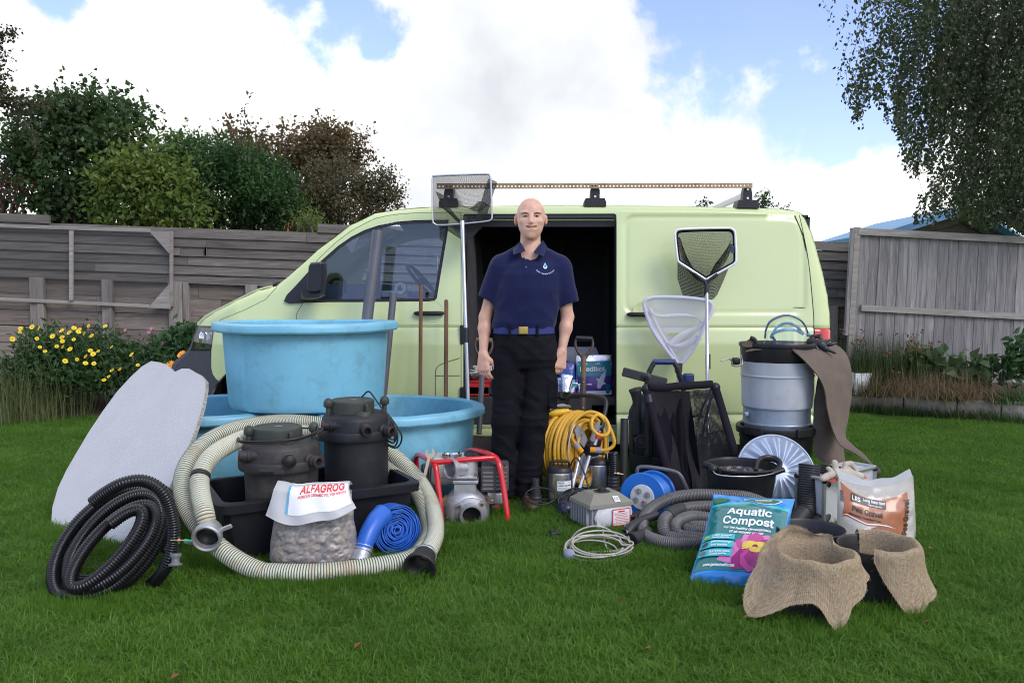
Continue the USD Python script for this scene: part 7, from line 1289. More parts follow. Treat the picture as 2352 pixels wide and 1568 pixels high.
# grey vacuum hose and nozzles
m_gh = stripes('grey_vac_hose', (0.025,0.025,0.027),(0.14,0.135,0.13), 0.0085,0.42,0.42); gh = Thing('vacuum_hose', 'heap of ribbed grey vacuum hose behind the aquatic compost sack', 'hose', tuple(G(1560,1270)))
ghp = px([(1790,1180,3.95),(1740,1235,3.85),(1660,1236,3.78),(1590,1250,3.74),(1525,1256,3.76),(1486,1240,3.86),(1476,1205,3.98),(1492,1172,4.08),(1535,1146,4.14),(1590,1136,4.16),(1650,1137,4.12),(1720,1143,4.05),(1775,1170,4.0),(1785,1215,3.9),(1720,1245,3.88),(1660,1200,3.96),(1600,1186,4.0),(1562,1194,3.96),(1550,1212,3.9),(1565,1236,3.86),(1610,1262,3.82),(1680,1290,3.75)], 700); ghp[:, 2] = np.maximum(ghp[:, 2], 0.03); gh.part('hose', hose_mesh(ghp, 0.031,0.0085,0.05,16), m_gh, True)
ghq = px([(1700,1170,4.06),(1630,1162,4.08),(1570,1168,4.04),(1532,1186,3.95),(1524,1210,3.88),(1540,1246,3.84),(1580,1275,3.8),(1640,1292,3.74),(1700,1290,3.7)], 260); ghq[:, 2] = np.maximum(ghq[:, 2], 0.03); gh.part('hose', hose_mesh(ghq, 0.030,0.0085,0.05,16), m_gh, True); gh3 = px([(1690,1255,3.86),(1640,1215,3.92),(1600,1208,3.94),(1580,1216,3.92),(1590,1232,3.88),(1640,1252,3.84),(1700,1275,3.8)], 160); gh3[:, 2] = np.maximum(gh3[:, 2], 0.05); gh.part('hose', hose_mesh(gh3,0.030,0.0085,0.05,16), m_gh, True); gh.part('joint_sleeve', M().tube(ghq[84:118], 0.0345,18), m_dkg, True)
def nozzle(label, pts, r_):
    p = px(pts, 24); p[:, 2] = np.maximum(p[:, 2], r_ * 0.9); t = Thing('vacuum_nozzle', label, 'nozzle', tuple(p[0] * [1,1,0])); t.part('tube', M().tube(p, np.interp(LS(0,1,24), [0,.12,.3,1], [r_ * 1.15, r_ * 1.12, r_ * .95, r_ * .9]), 20), m_dkg, True); d = unit(p[0] - p[2]); t.part('mouth', M().lathe([(r_ * 1.18,-0.012),(r_ * 1.2,0.004),(r_ * 0.98,0.005),(r_ * 0.95,0.001),(0,0.001)], p[0], frame(d), 22), m_tank, 35)
nozzle('upper slim grey vacuum nozzle pointing left from the hose heap', [(1438,1224,3.92),(1455,1206,3.95),(1480,1192,4.0),(1510,1182,4.04)], 0.024); nozzle('wide dark vacuum nozzle mouth resting on the grass', [(1448,1250,3.78),(1468,1238,3.84),(1490,1228,3.92)], 0.034); nozzle('small dark vacuum nozzle end behind the wide one', [(1434,1243,3.84),(1450,1232,3.92),(1470,1222,3.98)], 0.022)
# pond vacuum
m_pv = mat('vac_black', (0.013,0.0135,0.018), 0.5,0.2,10, dirt=(0.05,0.05,0.05), dirt_amt=0.35); m_pvb = mat('vac_blue', (0.012,0.028,0.11), 0.42,0.15); vcx = P(1512,700,5.34); vcx[2] = 0; pv = Thing('pond_vacuum', 'black and blue pond vacuum cleaner behind the net frame', 'vacuum cleaner', tuple(vcx))
pv.part('drum', M().lathe([(0,0.02),(0.17,0.02),(0.185,0.05),(0.185,0.15),(0.18,0.16),(0.19,0.175),(0.19,0.38),(0.18,0.39),(0.0,0.39)], vcx, None, 44), m_pv, 35); pv.part('band', M().lathe([(0.186,0.375),(0.196,0.38),(0.196,0.40),(0.186,0.402)], vcx, None, 44), m_pvb, 35)
pv.part('head', M().lathe([(0.19,0.40),(0.188,0.44),(0.16,0.50),(0.11,0.55),(0.0,0.56)], vcx, None, 44), m_pv, 35); pv.part('head_cowl', M().rbox(vcx + [-0.03,-0.06,0.50], (0.16,0.16,0.12), 0.03), m_pvb, 40)
q = P(1474,1013,5.10); pv.part('inlet_port', M().lathe([(0.05,-0.06),(0.045,0.0),(0.042,0.012),(0.034,0.012),(0.032,-0.02),(0,-0.02)], q, frame(NA([-.15,-1,0])), 26), m_pv, 35)
for i in range(6): a = i * PI / 3; pv.part('drum_rib', M().rbox(vcx + NA([0.19 * math.cos(a + .4), 0.19 * math.sin(a + .4), 0.27]),(0.015,0.03,0.2), 0.005, rotz(a + .4)), m_pv, 30)
pv.part('handle_arm', M().tube(px([(1484,890,5.24),(1490,858,5.22),(1498,840,5.22),(1503,832,5.22)], 16), 0.017,10), m_pv, True); pv.part('handle_arm', M().tube(px([(1548,832,5.22),(1556,846,5.22),(1566,880,5.24),(1570,896,5.26)], 16), 0.017,10), m_pv, True); pv.part('handle_grip', M().cyl(P(1500,831,5.22), P(1551,831,5.22), 0.0185,14), m_pvb, 35)
sqn = Thing('squeegee_nozzle', 'flat black floor nozzle sticking up beside the pond vacuum handle', 'nozzle', tuple(P(1490,1060,5.18) * [1,1,0])); a, b = P(1430,853,5.14), P(1531,879,5.10); sqn.part('floor_plate', M().rbox((a + b) / 2,(np.linalg.norm(b - a), 0.03,0.058), 0.006, frame(np.cross(unit(b - a), [0,-1,0]), unit(b - a))), m_dkg, 30); sqn.part('neck', M().tube(px([(1481,866,5.10),(1487,862,5.09),(1490,880,5.10),(1489,960,5.10),(1488,1050,5.10)], 24), 0.024,14), m_dkg, True)
flr = Thing('crevice_nozzle', 'flared black nozzle standing at the left of the pond vacuum', 'nozzle', tuple(P(1462,1060,5.15) * [1,1,0])); flr.part('tube', M().tube(px([(1458,892,5.14),(1461,905,5.14),(1463,930,5.14),(1464,1000,5.14)], 20), NA([0.042] * 1 + [0.040,0.036,0.033,0.031] + [0.028] * 15), 18), m_dkg, True)
single('blue_brush_head', M().rbox(P(1582,869,5.3),(0.065,0.06,0.07), 0.012).rbox(P(1573,869,5.3),(0.03,0.05,0.066), 0.015), m_pvb, 'small blue vacuum brush head beside the white net pole', 'brush head')
# net frame
m_foam = mat('foam_sleeve', (0.012,0.010,0.016), 0.9,0.12,30,0.2,300, spec=0.2); kn_ = Thing('pan_net', 'large pan net frame of black foam covered tubes with dark netting', 'net', tuple(G(1600,1130)))
LT, LB, RT, RB = P(1484,893,4.98), P(1552,1150,4.74), P(1643,889,5.0), P(1712,1120,4.76)
kn_.part('foam_tube', M().tube(NA([LT, LT * .5 + LB * .5, LB]), 0.0255,16), m_foam, True); kn_.part('foam_tube', M().tube(NA([RT, RT * .5 + RB * .5, RB]), 0.0255,16), m_foam, True)
kn_.part('foam_tube', M().tube(px([(1490,889,4.97),(1520,890,4.96),(1560,886,4.97),(1600,884,4.98),(1636,882,4.99)], 20), 0.0245,16), m_foam, True)
for c_ in (LT, RT): kn_.part('corner_joint', M().ball(c_, (0.031,0.031,0.03), 2), m_trim, True)
for k in (0.10,): kn_.part('corner_joint', M().cyl(LT + (LB - LT) * 0.06, LT + (LB - LT) * 0.13,0.029,16), m_trim, 35)
def nsheet(tl__, tr__, br__, bl__, mt, name, bow=0.05, nu=24, nv=24, wr=0.0, seed=0):
    a, b, c, d = (NA(q) for q in (tl__, tr__, br__, bl__)); S, T = np.meshgrid(LS(0,1, nu), LS(0,1, nv), indexing='ij'); g = (a + (b - a) * S[..., None]) * (1 - T[..., None]) + (d + (c - d) * S[..., None]) * T[..., None]
    g[..., 1] += bow * np.sin(S * PI) * np.sin(T * PI * 0.8); q = STK([S * 4 + T * 1.5, T * 2 + seed, 0 * S + seed], -1); g[..., 1] += wr * (meshkit.fbm(q, 3, seed) - 0.5); g[..., 0] += wr * 0.4 * (meshkit.fbm(q + 5,3, seed) - 0.5); W0 = np.linalg.norm(b - a); H0 = np.linalg.norm(d - a)
    kn_.part(name, M().sheet(g, STK([S * W0, T * H0], -1)), mt, True)
m_kn = netting('pan_netting', (0.011,0.010,0.014), 160,0.36); m_kn2 = netting('pan_netting_dense', (0.011,0.010,0.014), 160,0.55); m_cloth = mat('black_cloth', (0.006,0.0055,0.009), 0.9,0.2,12,0.1,200, spec=0.15)
nsheet(P(1492,896,4.97), P(1640,892,4.99), P(1700,1110,4.80), P(1556,1140,4.78), m_kn, 'netting', 0.10, wr=0.05)
nsheet(P(1492,898,4.96), P(1562,898,4.98), P(1588,1130,4.82), P(1556,1145,4.77), m_cloth, 'cloth_panel', 0.06, wr=0.09, seed=2); nsheet(P(1560,898,5.0), P(1583,898,5.0), P(1612,1120,4.86), P(1580,1130,4.84), m_cloth, 'cloth_panel', 0.06, wr=0.02, seed=3)
nsheet(P(1590,896,5.03), P(1640,894,5.04), P(1700,1105,4.9), P(1606,1120,4.9), m_kn, 'netting', 0.05, wr=0.06, seed=8); nsheet(P(1588,1000,4.99), P(1668,985,4.97), P(1706,1112,4.82), P(1600,1130,4.84), m_kn2, 'netting', 0.04, wr=0.05, seed=9); nsheet(P(1534,1020,4.94), P(1600,1012,5.02), P(1622,1130,4.90), P(1552,1150,4.80), m_cloth, 'cloth_panel', 0.03, wr=0.05, seed=4); nsheet(P(1498,902,5.0), P(1636,897,5.01), P(1650,915,5.03), P(1500,922,5.03), m_kn, 'netting', 0.02, wr=0.03, seed=5)
for pts in ([(1600,980),(1612,940),(1628,905),(1634,893)], [(1618,1060),(1614,1000),(1626,940),(1638,900)], [(1565,955),(1590,956),(1608,954),(1614,958)], [(1560,985),(1580,1010),(1598,1014),(1612,1000)]): kn_.part('net_fold', M().tube(px([(u, v, 5.0) for u, v in pts], 24), LS(0.006,0.009,24), 6), m_cloth, True)
# nets on the right of the door
n2 = Thing('bent_net', 'black pond net with a house shaped silver frame on the van side', 'pond net', tuple(G(1628,1100))); f2 = [(1621,642),(1575,612),(1560,602),(1556,592),(1551,545),(1553,532),(1562,527),(1600,525),(1668,524),(1681,526),(1688,534),(1690,560),(1691,596),(1688,604),(1680,610),(1622,642)]; f2p = [P(u, v, 5.60) for u, v in f2]
n2.part('frame', M().tube(spline(f2p, 120), 0.0085,10), mat('white_alloy', (0.80,0.81,0.83), 0.3,0.03, metal=0.5), True); n2.part('rim_tape', M().tube(spline([P(1621 + (u - 1621) * 0.955,585 + (v - 585) * 0.93,5.615) for u, v in f2], 120), 0.011,8), m_foam, True)
n2.part('netting', bagnet([P(1621 + (u - 1621) * 0.94,585 + (v - 585) * 0.9,5.62) for u, v in f2], P(1618,640,5.70), 0.02,0.4), m_net, True)
for q in ([[(1556,600),(1590,618),(1621,640),(1650,622),(1676,610)], [(1556,640),(1588,645),(1621,650),(1648,648),(1664,640)], [(1568,678),(1592,682),(1616,684),(1636,688),(1648,676)]], [[(1556,545),(1562,580),(1572,612),(1590,632),(1612,645)], [(1562,545),(1576,585),(1592,615),(1604,632),(1618,646)], [(1560,545),(1570,590),(1582,620),(1596,640),(1610,650)]], [[(1682,545),(1672,575),(1660,600),(1640,628),(1624,645)], [(1676,560),(1655,590),(1640,610),(1630,630),(1620,648)], [(1684,560),(1668,600),(1650,620),(1636,636),(1626,648)]]):
    n2.part('net_fold', M().sheet(STK([spline([P(u, v, 5.64) for u, v in w], 24) for w in q], 1), STK(np.meshgrid(LS(0,.4,24), LS(0,.12,3), indexing='ij'), -1)), m_net2, True)
n2.part('socket', M().tube(px([(1594,628,5.59),(1612,642,5.59),(1622,652,5.59),(1622,680,5.58)], 14), np.interp(LS(0,1,14), [0,.5,1], [.010,.014,.018]), 10).tube(px([(1648,630,5.59),(1632,641,5.59),(1623,650,5.59)], 8), 0.011,8), m_trim, True)
net_pole(n2,(1623,672,5.58),(1627,1080,5.12), 0.0125,(1626,830,5.41)); n2.part('maker_tag', M().rbox(P(1682,573,5.59),(0.022,0.004,0.05), 0.001), m_pvb, 30)
n3 = Thing('white_net', 'white cloth pond net hanging point down below the black net', 'pond net', tuple(G(1557,1080))); f3 = [P(u, v, 5.57) for u, v in ((1557,838),(1520,790),(1496,752),(1482,712),(1479,696),(1488,686),(1520,682),(1580,684),(1622,690),(1634,698),(1634,712),(1618,750),(1596,795),(1570,830),(1558,838))]
m_wn = film('white_voile', (0.62,0.62,0.70), 0.66,0.8); m_wn2 = film('white_voile_hem', (0.66,0.66,0.76), 0.88,0.85)
n3.part('hem', M().tube(spline(f3,120), 0.0125,10), m_wn2, True); n3.part('bag', bagnet(f3, P(1556,770,5.66), 0.05,0.4,80,20, sag=0.03), m_wn, True)
for pts in ([(1484,700),(1500,740),(1525,785),(1552,832)], [(1630,704),(1600,745),(1560,765),(1530,790)], [(1486,712),(1512,722),(1555,720),(1590,724),(1616,745)], [(1510,770),(1540,790),(1570,785),(1600,770)]): n3.part('fold', M().sheet(STK([spline([P(u + dx, v + dy, 5.6 + dd) for u, v in pts], 24) for dx, dy, dd in ((0,0,0),(7,5,-0.02),(14,9,0))], 1)), m_wn, True)
n3.part('socket', M().lathe([(0.0,0),(0.03,0),(0.026,0.06),(0.016,0.075),(0.013,0.11),(0,0.11)], P(1558,834,5.57), frame(NA([0,-0.15,-1])), 14), m_dkg, 35); net_pole(n3,(1558,868,5.54),(1555,905,5.52), 0.011)
# things inside the van
rcx = P(1096,905,6.02); rc_ = Thing('red_crate', 'red plastic crate of cables on the van floor left of the man', 'crate', (rcx[0], rcx[1], 0.457)); rc_.part('bin', M().rbox((rcx[0], 6.08,0.515),(0.19,0.16,0.11), 0.008).rbox((rcx[0], 6.08,0.568),(0.205,0.175,0.014), 0.005), mat('red_crate_plastic', (0.42,0.012,0.012), 0.4,0.05), 30)
cable('cable_bundle', loops((rcx[0] - 0.01,6.05,0.60), rotx(0.4), 5,0.085,0.05,0.08,21,.006,0.02), 0.007, 'pale cables coiled on top of the red crate in the van', 'cable', mat('pale_cable', (0.38,0.37,0.33), 0.5), 400)
single('power_block', M().rbox((rcx[0] + 0.05,6.0,0.665),(0.13,0.05,0.042), 0.008, roty(-0.1)), mat('pale_block', (0.40,0.42,0.44), 0.5), 'pale grey power block lying on the cables in the van', 'power block')
single('beige_tub', M().rbox((P(1068,900,6.0)[0] - 0.01,6.1,0.53),(0.06,0.12,0.14), 0.01), mat('beige_plastic', (0.30,0.27,0.20), 0.6), 'narrow beige tub beside the red crate in the van', 'tub')
m_foil = mat('silver_foil', (0.72,0.73,0.76), 0.16,0.08,20,0.5,26, metal=1.0); m_teal, m_purp, m_blbag, m_lbl = mat('teal_print', (0.010,0.19,0.22), 0.3,0.06), mat('purple_print', (0.055,0.025,0.20), 0.3,0.1), mat('bag_blue', (0.02,0.065,0.30), 0.3,0.1), mat('pale_blue_print', (0.30,0.46,0.60), 0.35,0.1); m_fish = mat('fish_print', (0.48,0.50,0.54), 0.45,0.1)
def fbag(u0, u1, v0, v1, d, label, mt, seed, tilt=0.0):
    o_ = P((u0 + u1) / 2, v1, d); o_[2] = max(o_[2], 0.457); W0 = (u1 - u0) * PX(d); H0 = P(0, v0, d)[2] - o_[2]; f = bagsurf(o_, (math.cos(tilt), 0, math.sin(tilt)),(-math.sin(tilt), 0.06, math.cos(tilt)),(0,-1,0), [(0, W0),(.5, W0 * 1.02),(1, W0)], H0, [(0,.035),(.3,.05),(.8,.02),(.93,0.003),(1,.002)], 0.006,12, seed)
    t = Thing('fish_food_bag', label, 'bag', tuple(o_), 'bags of fish food in the van doorway'); t.part('pouch', bagmesh(f, 31,31), mt, True); return t, (lambda x, y: f(x, y)), W0, H0
fish = affinity.rotate(Polygon([(0,0.5),(0.10,0.44),(0.15,0.2),(0.30,0.1),(0.13,0.08),(0.10,-0.2),(0.03,-0.42),(0.0,-0.55),(-0.03,-0.42),(-0.10,-0.2),(-0.13,0.08),(-0.30,0.1),(-0.15,0.2),(-0.10,0.44)]).buffer(0.01), 152, origin=(0,0))
def fprint(t, s, polys, mt, k, name='print'): t.part(name, decal(polys, s, 0.12,0.0015 * k), mt, True)
t, s, W0, H0 = fbag(1325,1406,816,925,6.02, 'big teal and purple fish food bag with a fish picture', m_foil, 1,0.02)
fprint(t, s, sbox(-0.94,0.14,0.94,0.86), m_teal, 1); fprint(t, s, sbox(-0.94,0.14,0.94,0.50), m_purp, 2); fprint(t, s, sbox(-0.94,0.04,0.94,0.14), m_lab, 2); fprint(t, s, affinity.translate(affinity.scale(fish, 1.0,0.5, origin=(0,0)), 0.4,0.42), m_fish, 3, 'fish_picture'); t.part('lettering', decal([affinity.translate(affinity.scale(text_poly('Medikoi', 0.10, True, 1.35), 1,1, origin=(0,0)), -0.85,0.735)], s, 0.06,0.005), m_lab, False)
for y in (0.24,0.12): fprint(t, s, affinity.scale(Point(0.72, y).buffer(0.13), 1,0.45), m_teal, 3, 'roundel')
t, s, W0, H0 = fbag(1286,1326,878,925,5.97, 'small purple and teal fish food bag in front of the blue one', m_foil, 2,-0.03); fprint(t, s, sbox(-0.95,0.2,0.95,0.95), m_teal, 1); fprint(t, s, sbox(-0.95,0.2,0.95,0.66), m_purp, 2); fprint(t, s, sbox(-0.95,0.02,0.95,0.2), m_lab, 2); fprint(t, s, affinity.translate(affinity.scale(fish, 1.0,0.45, origin=(0,0)), 0.35,0.5), m_fish, 3, 'fish_picture')
t, s, W0, H0 = fbag(1283,1322,832,900,6.05, 'bright blue bag of pond sticks behind the foil bags', m_blbag, 3,0.0); fprint(t, s, sbox(-0.9,0.15,0.95,0.42), m_lbl, 2); t.part('lettering', decal(affinity.translate(text_poly('Sticks', 0.10, True, 0.9), -0.85,0.40), s, 0.06,0.004), m_ink, False); fprint(t, s, Point(0.2,0.86).buffer(0.06), m_redp, 3, 'emblem')
t, s, W0, H0 = fbag(1262,1296,868,922,5.95, 'pale blue bag showing brown pellets next to the man', m_lbl, 4,0.05); fprint(t, s, sbox(-0.95,0.02,0.95,0.3), mat('pellets', (0.10,0.055,0.025), 0.8,0.6,90,0.8,90), 2); fprint(t, s, [affinity.scale(Point(0.2, y).buffer(0.3), 1,0.4) for y in (0.42,0.58)], m_blbag, 3, 'roundel')
t, s, W0, H0 = fbag(1284,1310,860,934,5.90, 'crumpled plain silver foil bag leaning in the van doorway', m_foil, 5,-0.12); t, s, W0, H0 = fbag(1330,1348,880,936,5.92, 'narrow crumpled silver bag behind the spade shaft', m_foil, 6,0.1)
single('clear_bag', bagmesh(bagsurf(P(1335,835,6.2),(1,0,0),(0,0.1,1),(0,-1,0), [(0,.16),(.4,.30),(1,.22)], 0.13, [(0,.03),(1,.02)], 0.02,14,7), 25,25), film('clear_film', (0.5,0.55,0.58), 0.25,0.15), 'crumpled clear plastic bag behind the big fish food bag', 'plastic bag', smooth=True)
# on the dashboard
ds = dz + 0.135
for k, (u, v, w, h, mt, lab, nm, ct) in enumerate(((905,675,0.20,0.05, m_lab, 'white papers lying on the dashboard behind the window', 'papers', 'papers'),(958,676,0.12,0.05, m_blbag, 'blue carton seen at the rear of the door window', 'blue_carton', 'carton'),(888,682,0.14,0.02, m_teal, 'teal tray seen through the door window', 'teal_tray', 'tray'))):
    q = P(u, v, 6.25); single(nm, M().rbox(q - [0,0,0.0], (w, 0.14, h), 0.006, rotz(0.2)), mt, lab, ct)
q = P(921,663,6.15); single('tape_roll', M().lathe([(0.03,-0.02),(0.046,-0.02),(0.046,0.02),(0.03,0.02),(0.03,-0.02)], q, frame(NA([-.2,-1,0.1])), 30), m_lab, 'white tape roll standing behind the door window', 'tape roll', smooth=35)
# ================================================================== right group: bins, waders, boots, sacks, pots
bc = P(1788,700,5.06); bc[2] = 0.0
m_galv = mat('galvanised_blue', (0.27,0.33,0.40), 0.42,0.12,7,0.05,60, metal=0.55, dirt=(0.20,0.22,0.25), dirt_amt=0.5); m_galv2 = mat('grey_bin_wall', (0.37,0.405,0.44), 0.5,0.06,6, dirt=(0.30,0.26,0.21), dirt_amt=0.55, dscale=7)
bb = Thing('black_bin', 'black plastic bin with clip lugs at the bottom of the stacked bins', 'bin', tuple(bc)); bb.part('body', M().lathe([(0,0),(0.19,0),(0.20,0.01),(0.228,0.34),(0.246,0.345),(0.250,0.36),(0.250,0.385),(0.243,0.392),(0.225,0.388),(0.215,0.34),(0.19,0.02),(0,0.02)], bc, None, 64), m_black, 35)
for a in (-2.45,-1.15,-0.4): q = bc + NA([0.248 * math.cos(a), 0.248 * math.sin(a), 0.375]); bb.part('clip_lug', M().rbox(q, (0.03,0.13,0.055), 0.008, rotz(a)), m_black, 30)
for i in range(6): q = bc + NA([-0.246,-0.06,0.34 - i * 0.022]); a = LS(0,2 * PI, 13)[:-1]; bb.part('chain_link', M().tube(q + (STK([np.cos(a) * 0.007,0 * a, np.sin(a) * 0.013], 1) @ rotz(i * PI / 2).T), 0.0028,5, closed=True), m_iron, True)
gb = Thing('galvanised_bin', 'light grey dustbin with pressed bands nested between two black bins', 'dustbin', tuple(bc + [0,0,.3])); gb.part('base', M().lathe([(0,0.30),(0.19,0.30),(0.198,0.40),(0.209,0.402),(0.212,0.412),(0.207,0.42),(0.206,0.505),(0.213,0.510),(0.213,0.516)], bc, None, 64), m_galv, 35); gb.part('wall', M().lathe([(0.213,0.516),(0.216,0.52),(0.222,0.705),(0.228,0.710),(0.228,0.716),(0.223,0.720),(0.226,0.80),(0.20,0.80)], bc, None, 64), m_galv2,35)
gb.part('side_lug', M().rbox(bc + [-0.213,-0.06,0.47], (0.03,0.05,0.03), 0.008), m_galv, 30)
tb_ = Thing('black_bucket', 'black bucket with a wire bail on top of the grey dustbin', 'bucket', tuple(bc + [0,0,.79])); tb_.part('body', M().lathe([(0.0,0.72),(0.19,0.72),(0.226,0.803),(0.231,0.89),(0.238,0.895),(0.240,0.91),(0.236,0.918),(0.226,0.915),(0.22,0.88),(0.2,0.74),(0,0.74)], bc, None, 64), m_black, 35)
tb_.part('bail_lug', M().rbox(P(1690,829,4.99),(0.05,0.05,0.045), 0.014), m_black, 35); tb_.part('bail', M().tube(px([(1703,815,4.98),(1705,836,4.96),(1692,841,4.94),(1682,838,4.93),(1680,828,4.93),(1672,824,4.92),(1656,829,4.9)], 40), 0.0045,7), m_steel, True)
ld = Thing('bin_lid', 'round galvanised dustbin lid with radial ribs leaning on the bins', 'lid', tuple(P(1785,1170,4.6) * [1,1,0])); lc0 = P(1784,1086,4.66); Rl = frame(unit(NA([0.03,-0.90,0.42]))); a, q = np.meshgrid(LS(0,2 * PI, 193), LS(0,1,20), indexing='ij')
rb2 = 0.011 * np.cos(a * 16) * CLIP((q - 0.22) / 0.2,0,1) * CLIP((1.0 - q) / 0.08,0,1); ld.part('ribbed_disc', M().sheet(STK([0.232 * q * np.cos(a), 0.232 * q * np.sin(a), 0.05 * (1 - q ** 2) + rb2 - 0.012 * (q > 0.97)], -1) @ Rl.T + lc0), mat('galvanised_lid', (0.36,0.43,0.53), 0.5,0.12,8,0.04,50, metal=0.6), True); ld.part('rim', M().tube(STK([0.232 * np.cos(a[:-1,0]), 0.232 * np.sin(a[:-1,0]), 0 * a[:-1,0] - 0.008], 1) @ Rl.T + lc0,0.007,8, closed=True), m_galv, True)
# waders draped over the stack
m_neo = mat('brown_neoprene', (0.115,0.088,0.065), 0.85,0.12,8,0.15,120, dirt=(0.06,0.05,0.045), dirt_amt=0.4)
wd = Thing('neoprene_waders', 'brown neoprene waders draped over the stacked bins and trailing down', 'waders', tuple(P(1930,1085,4.8) * [1,1,0]))
def drape(L_, R__, name, bow=0.0, nu=15, seed=0):
    a, b = px(L_, 60), px(R__, 60); S = LS(0,1, nu)[None, :, None]; g = a[:, None] * (1 - S) + b[:, None] * S; g[..., 1] -= bow * np.sin(S[..., 0] * PI); q = g * 9; g = g + (meshkit.fbm(q, 3, seed) - 0.5)[..., None] * NA([0.008,0.02,0.008]); wd.part(name, M().sheet(g, thick=0.007), m_neo, True)
drape([(1745,796,5.00),(1802,794,4.88),(1830,812,4.80),(1868,850,4.78),(1892,890,4.78),(1900,940,4.76),(1912,985,4.74),(1930,1022,4.66),(1965,1042,4.55),(1998,1068,4.46),(2003,1087,4.44)], [(1850,784,5.25),(1905,788,5.18),(1932,800,5.10),(1947,822,5.05),(1955,855,5.02),(1955,905,4.98),(1948,955,4.93),(1941,1000,4.84),(1956,1020,4.72),(1986,1046,4.57),(2014,1083,4.46)], 'bib', 0.03)
drape([(1890,830,4.96),(1876,880,4.93),(1868,960,4.92),(1870,1035,4.88),(1888,1062,4.86)], [(1925,840,5.05),(1935,890,5.05),(1935,950,5.02),(1936,1015,4.98),(1940,1060,4.94)], 'leg', 0.05, seed=4)
drape([(1712,806,4.9),(1730,800,4.95),(1745,797,5.02),(1760,795,5.1)], [(1790,797,4.88),(1815,793,4.95),(1830,791,5.05),(1840,788,5.2)], 'fold', 0.0, seed=6)
wd.part('heel', M().hull([P(u, v, d) for u, v in ((1703,790),(1706,795),(1722,778),(1728,774),(1741,790),(1745,797),(1716,797)) for d in (4.93,5.06)]), m_neo, 30); wd.part('welt', M().tube(px([(1724,775,4.925),(1733,779,4.925),(1738,788,4.925),(1748,793,4.93)], 14), 0.012,8), m_rub, True)
wd.part('boot_foot', M().ball(P(2000,1082,4.44),(0.055,0.05,0.035), 2), mat('brown_rubber', (0.035,0.028,0.024), 0.6), True); wd.part('boot_foot', M().ball(P(1955,1072,4.75),(0.06,0.07,0.04), 2), mat('brown_rubber', (0,0,0)), True)
# face shield and gloves on top
vz = Thing('face_shield', 'clear face shield with blue grey headband on top of the bins', 'face shield', tuple(P(1804,795,5.05))); vo = P(1804,797,5.06); a, t_ = np.meshgrid(LS(PI * 1.02, PI * 1.98,30), LS(0,1,10), indexing='ij'); rr_ = 0.142 - 0.012 * t_
vg = STK([rr_ * np.cos(a), rr_ * 0.85 * np.sin(a) * (1 - 0.35 * t_), 0.02 + t_ * (0.09 + 0.085 * (-np.sin(a)))], -1) + vo; vz.part('visor', M().sheet(vg), pane('visor_clear', (0.86,0.93,0.90), 0.9), True); m_band = mat('headband', (0.085,0.125,0.20), 0.45,0.1); m_band2 = mat('headband_light', (0.12,0.27,0.42), 0.4,0.1)
for pts, w, mt in (([(1757,775,5.06),(1760,755,5.02),(1772,736,4.99),(1804,724,4.97),(1832,731,4.98),(1848,746,5.02),(1857,772,5.06)], 0.013, m_band),([(1772,772,5.08),(1784,752,5.10),(1806,742,5.10),(1828,748,5.1),(1846,768,5.08)], 0.010, m_band2),([(1770,776,5.0),(1778,764,4.98),(1802,757,4.96),(1826,758,4.97),(1842,766,5.0)], 0.011, m_band2),([(1772,770,5.0),(1780,782,5.0),(1788,794,5.0)], 0.008, m_band)): vz.part('headband', M().tube(px(pts, 40), w, 8, flat=(1.0,0.45)), mt, True)
vz.part('pivot', M().ball(P(1856,768,5.05), 0.016,1), m_band2, True)
def gloves(name, label, caps, h=0.004, mt=None, r=0.006):
    pts = NA([P(*c[:3]) for c in caps] + [P(*c[3:6]) for c in caps]); F = Field(pts.min(0) - 0.05, pts.max(0) + 0.05, h)
    for c in caps: F.cap(P(*c[:3]), P(*c[3:6]), c[6], c[7], 0.008)
    single(name, (lambda m: M().add(*m))(F.run(lambda p, D: D + 0.006 * (meshkit.fbm(p * 40,2,1) - 0.5))), mt, label, 'gloves', smooth=True)
gloves('black_gloves', 'pair of black rubber gloves lying on the brown waders', [(1862,785,5.0,1885,790,4.95,.025,.022),(1860,782,5.0,1866,773,5.0,.014,.012),(1866,773,5.0,1884,772,4.98,.012,.012),(1884,772,4.98,1886,784,4.96,.013,.015),(1870,792,4.94,1878,803,4.92,.014,.012),(1885,790,4.95,1912,790,4.93,.016,.011),(1885,794,4.94,1900,802,4.92,.015,.012),(1900,802,4.92,1918,810,4.9,.012,.009),(1886,786,4.96,1906,781,4.98,.014,.010),(1892,798,4.93,1896,800,4.92,.02,.018),(1900,792,4.94,1920,788,4.95,.011,.009)], mt=mat('black_rubber_glove', (0.014,0.014,0.017), 0.4,0.15))
# builder's bucket
tg = P(1708,700,4.38); tg[2] = 0; tr_g = Thing('builders_bucket', 'wide black rubber bucket splashed with pale cement inside', 'bucket', tuple(tg)); tr_g.part('body', M().lathe([(0,0),(0.148,0),(0.155,0.012),(0.190,0.262),(0.199,0.265),(0.201,0.275),(0.192,0.280),(0.184,0.265),(0.150,0.02),(0,0.016)], tg, None, 64), m_black, 35)
cem = usdkit.material(stage, '/World/Looks/cement_splash', {'tc': ('texture_coordinate', {}), 'n': ('noise_texture', {'scale': 26.0, 'detail': 8.0, 'roughness': 0.75}), 'r': ('rgb_ramp', {'ramp': [(0.42,(0.02,0.021,0.024)),(0.5,(0.10,0.10,0.10)),(0.58,(0.36,0.35,0.32))]}), 'p': ('principled_bsdf', {'roughness': 0.9})}, [('tc.object', 'n.vector'),('n.fac', 'r.fac'),('r.color', 'p.base_color')], surface='p.BSDF')
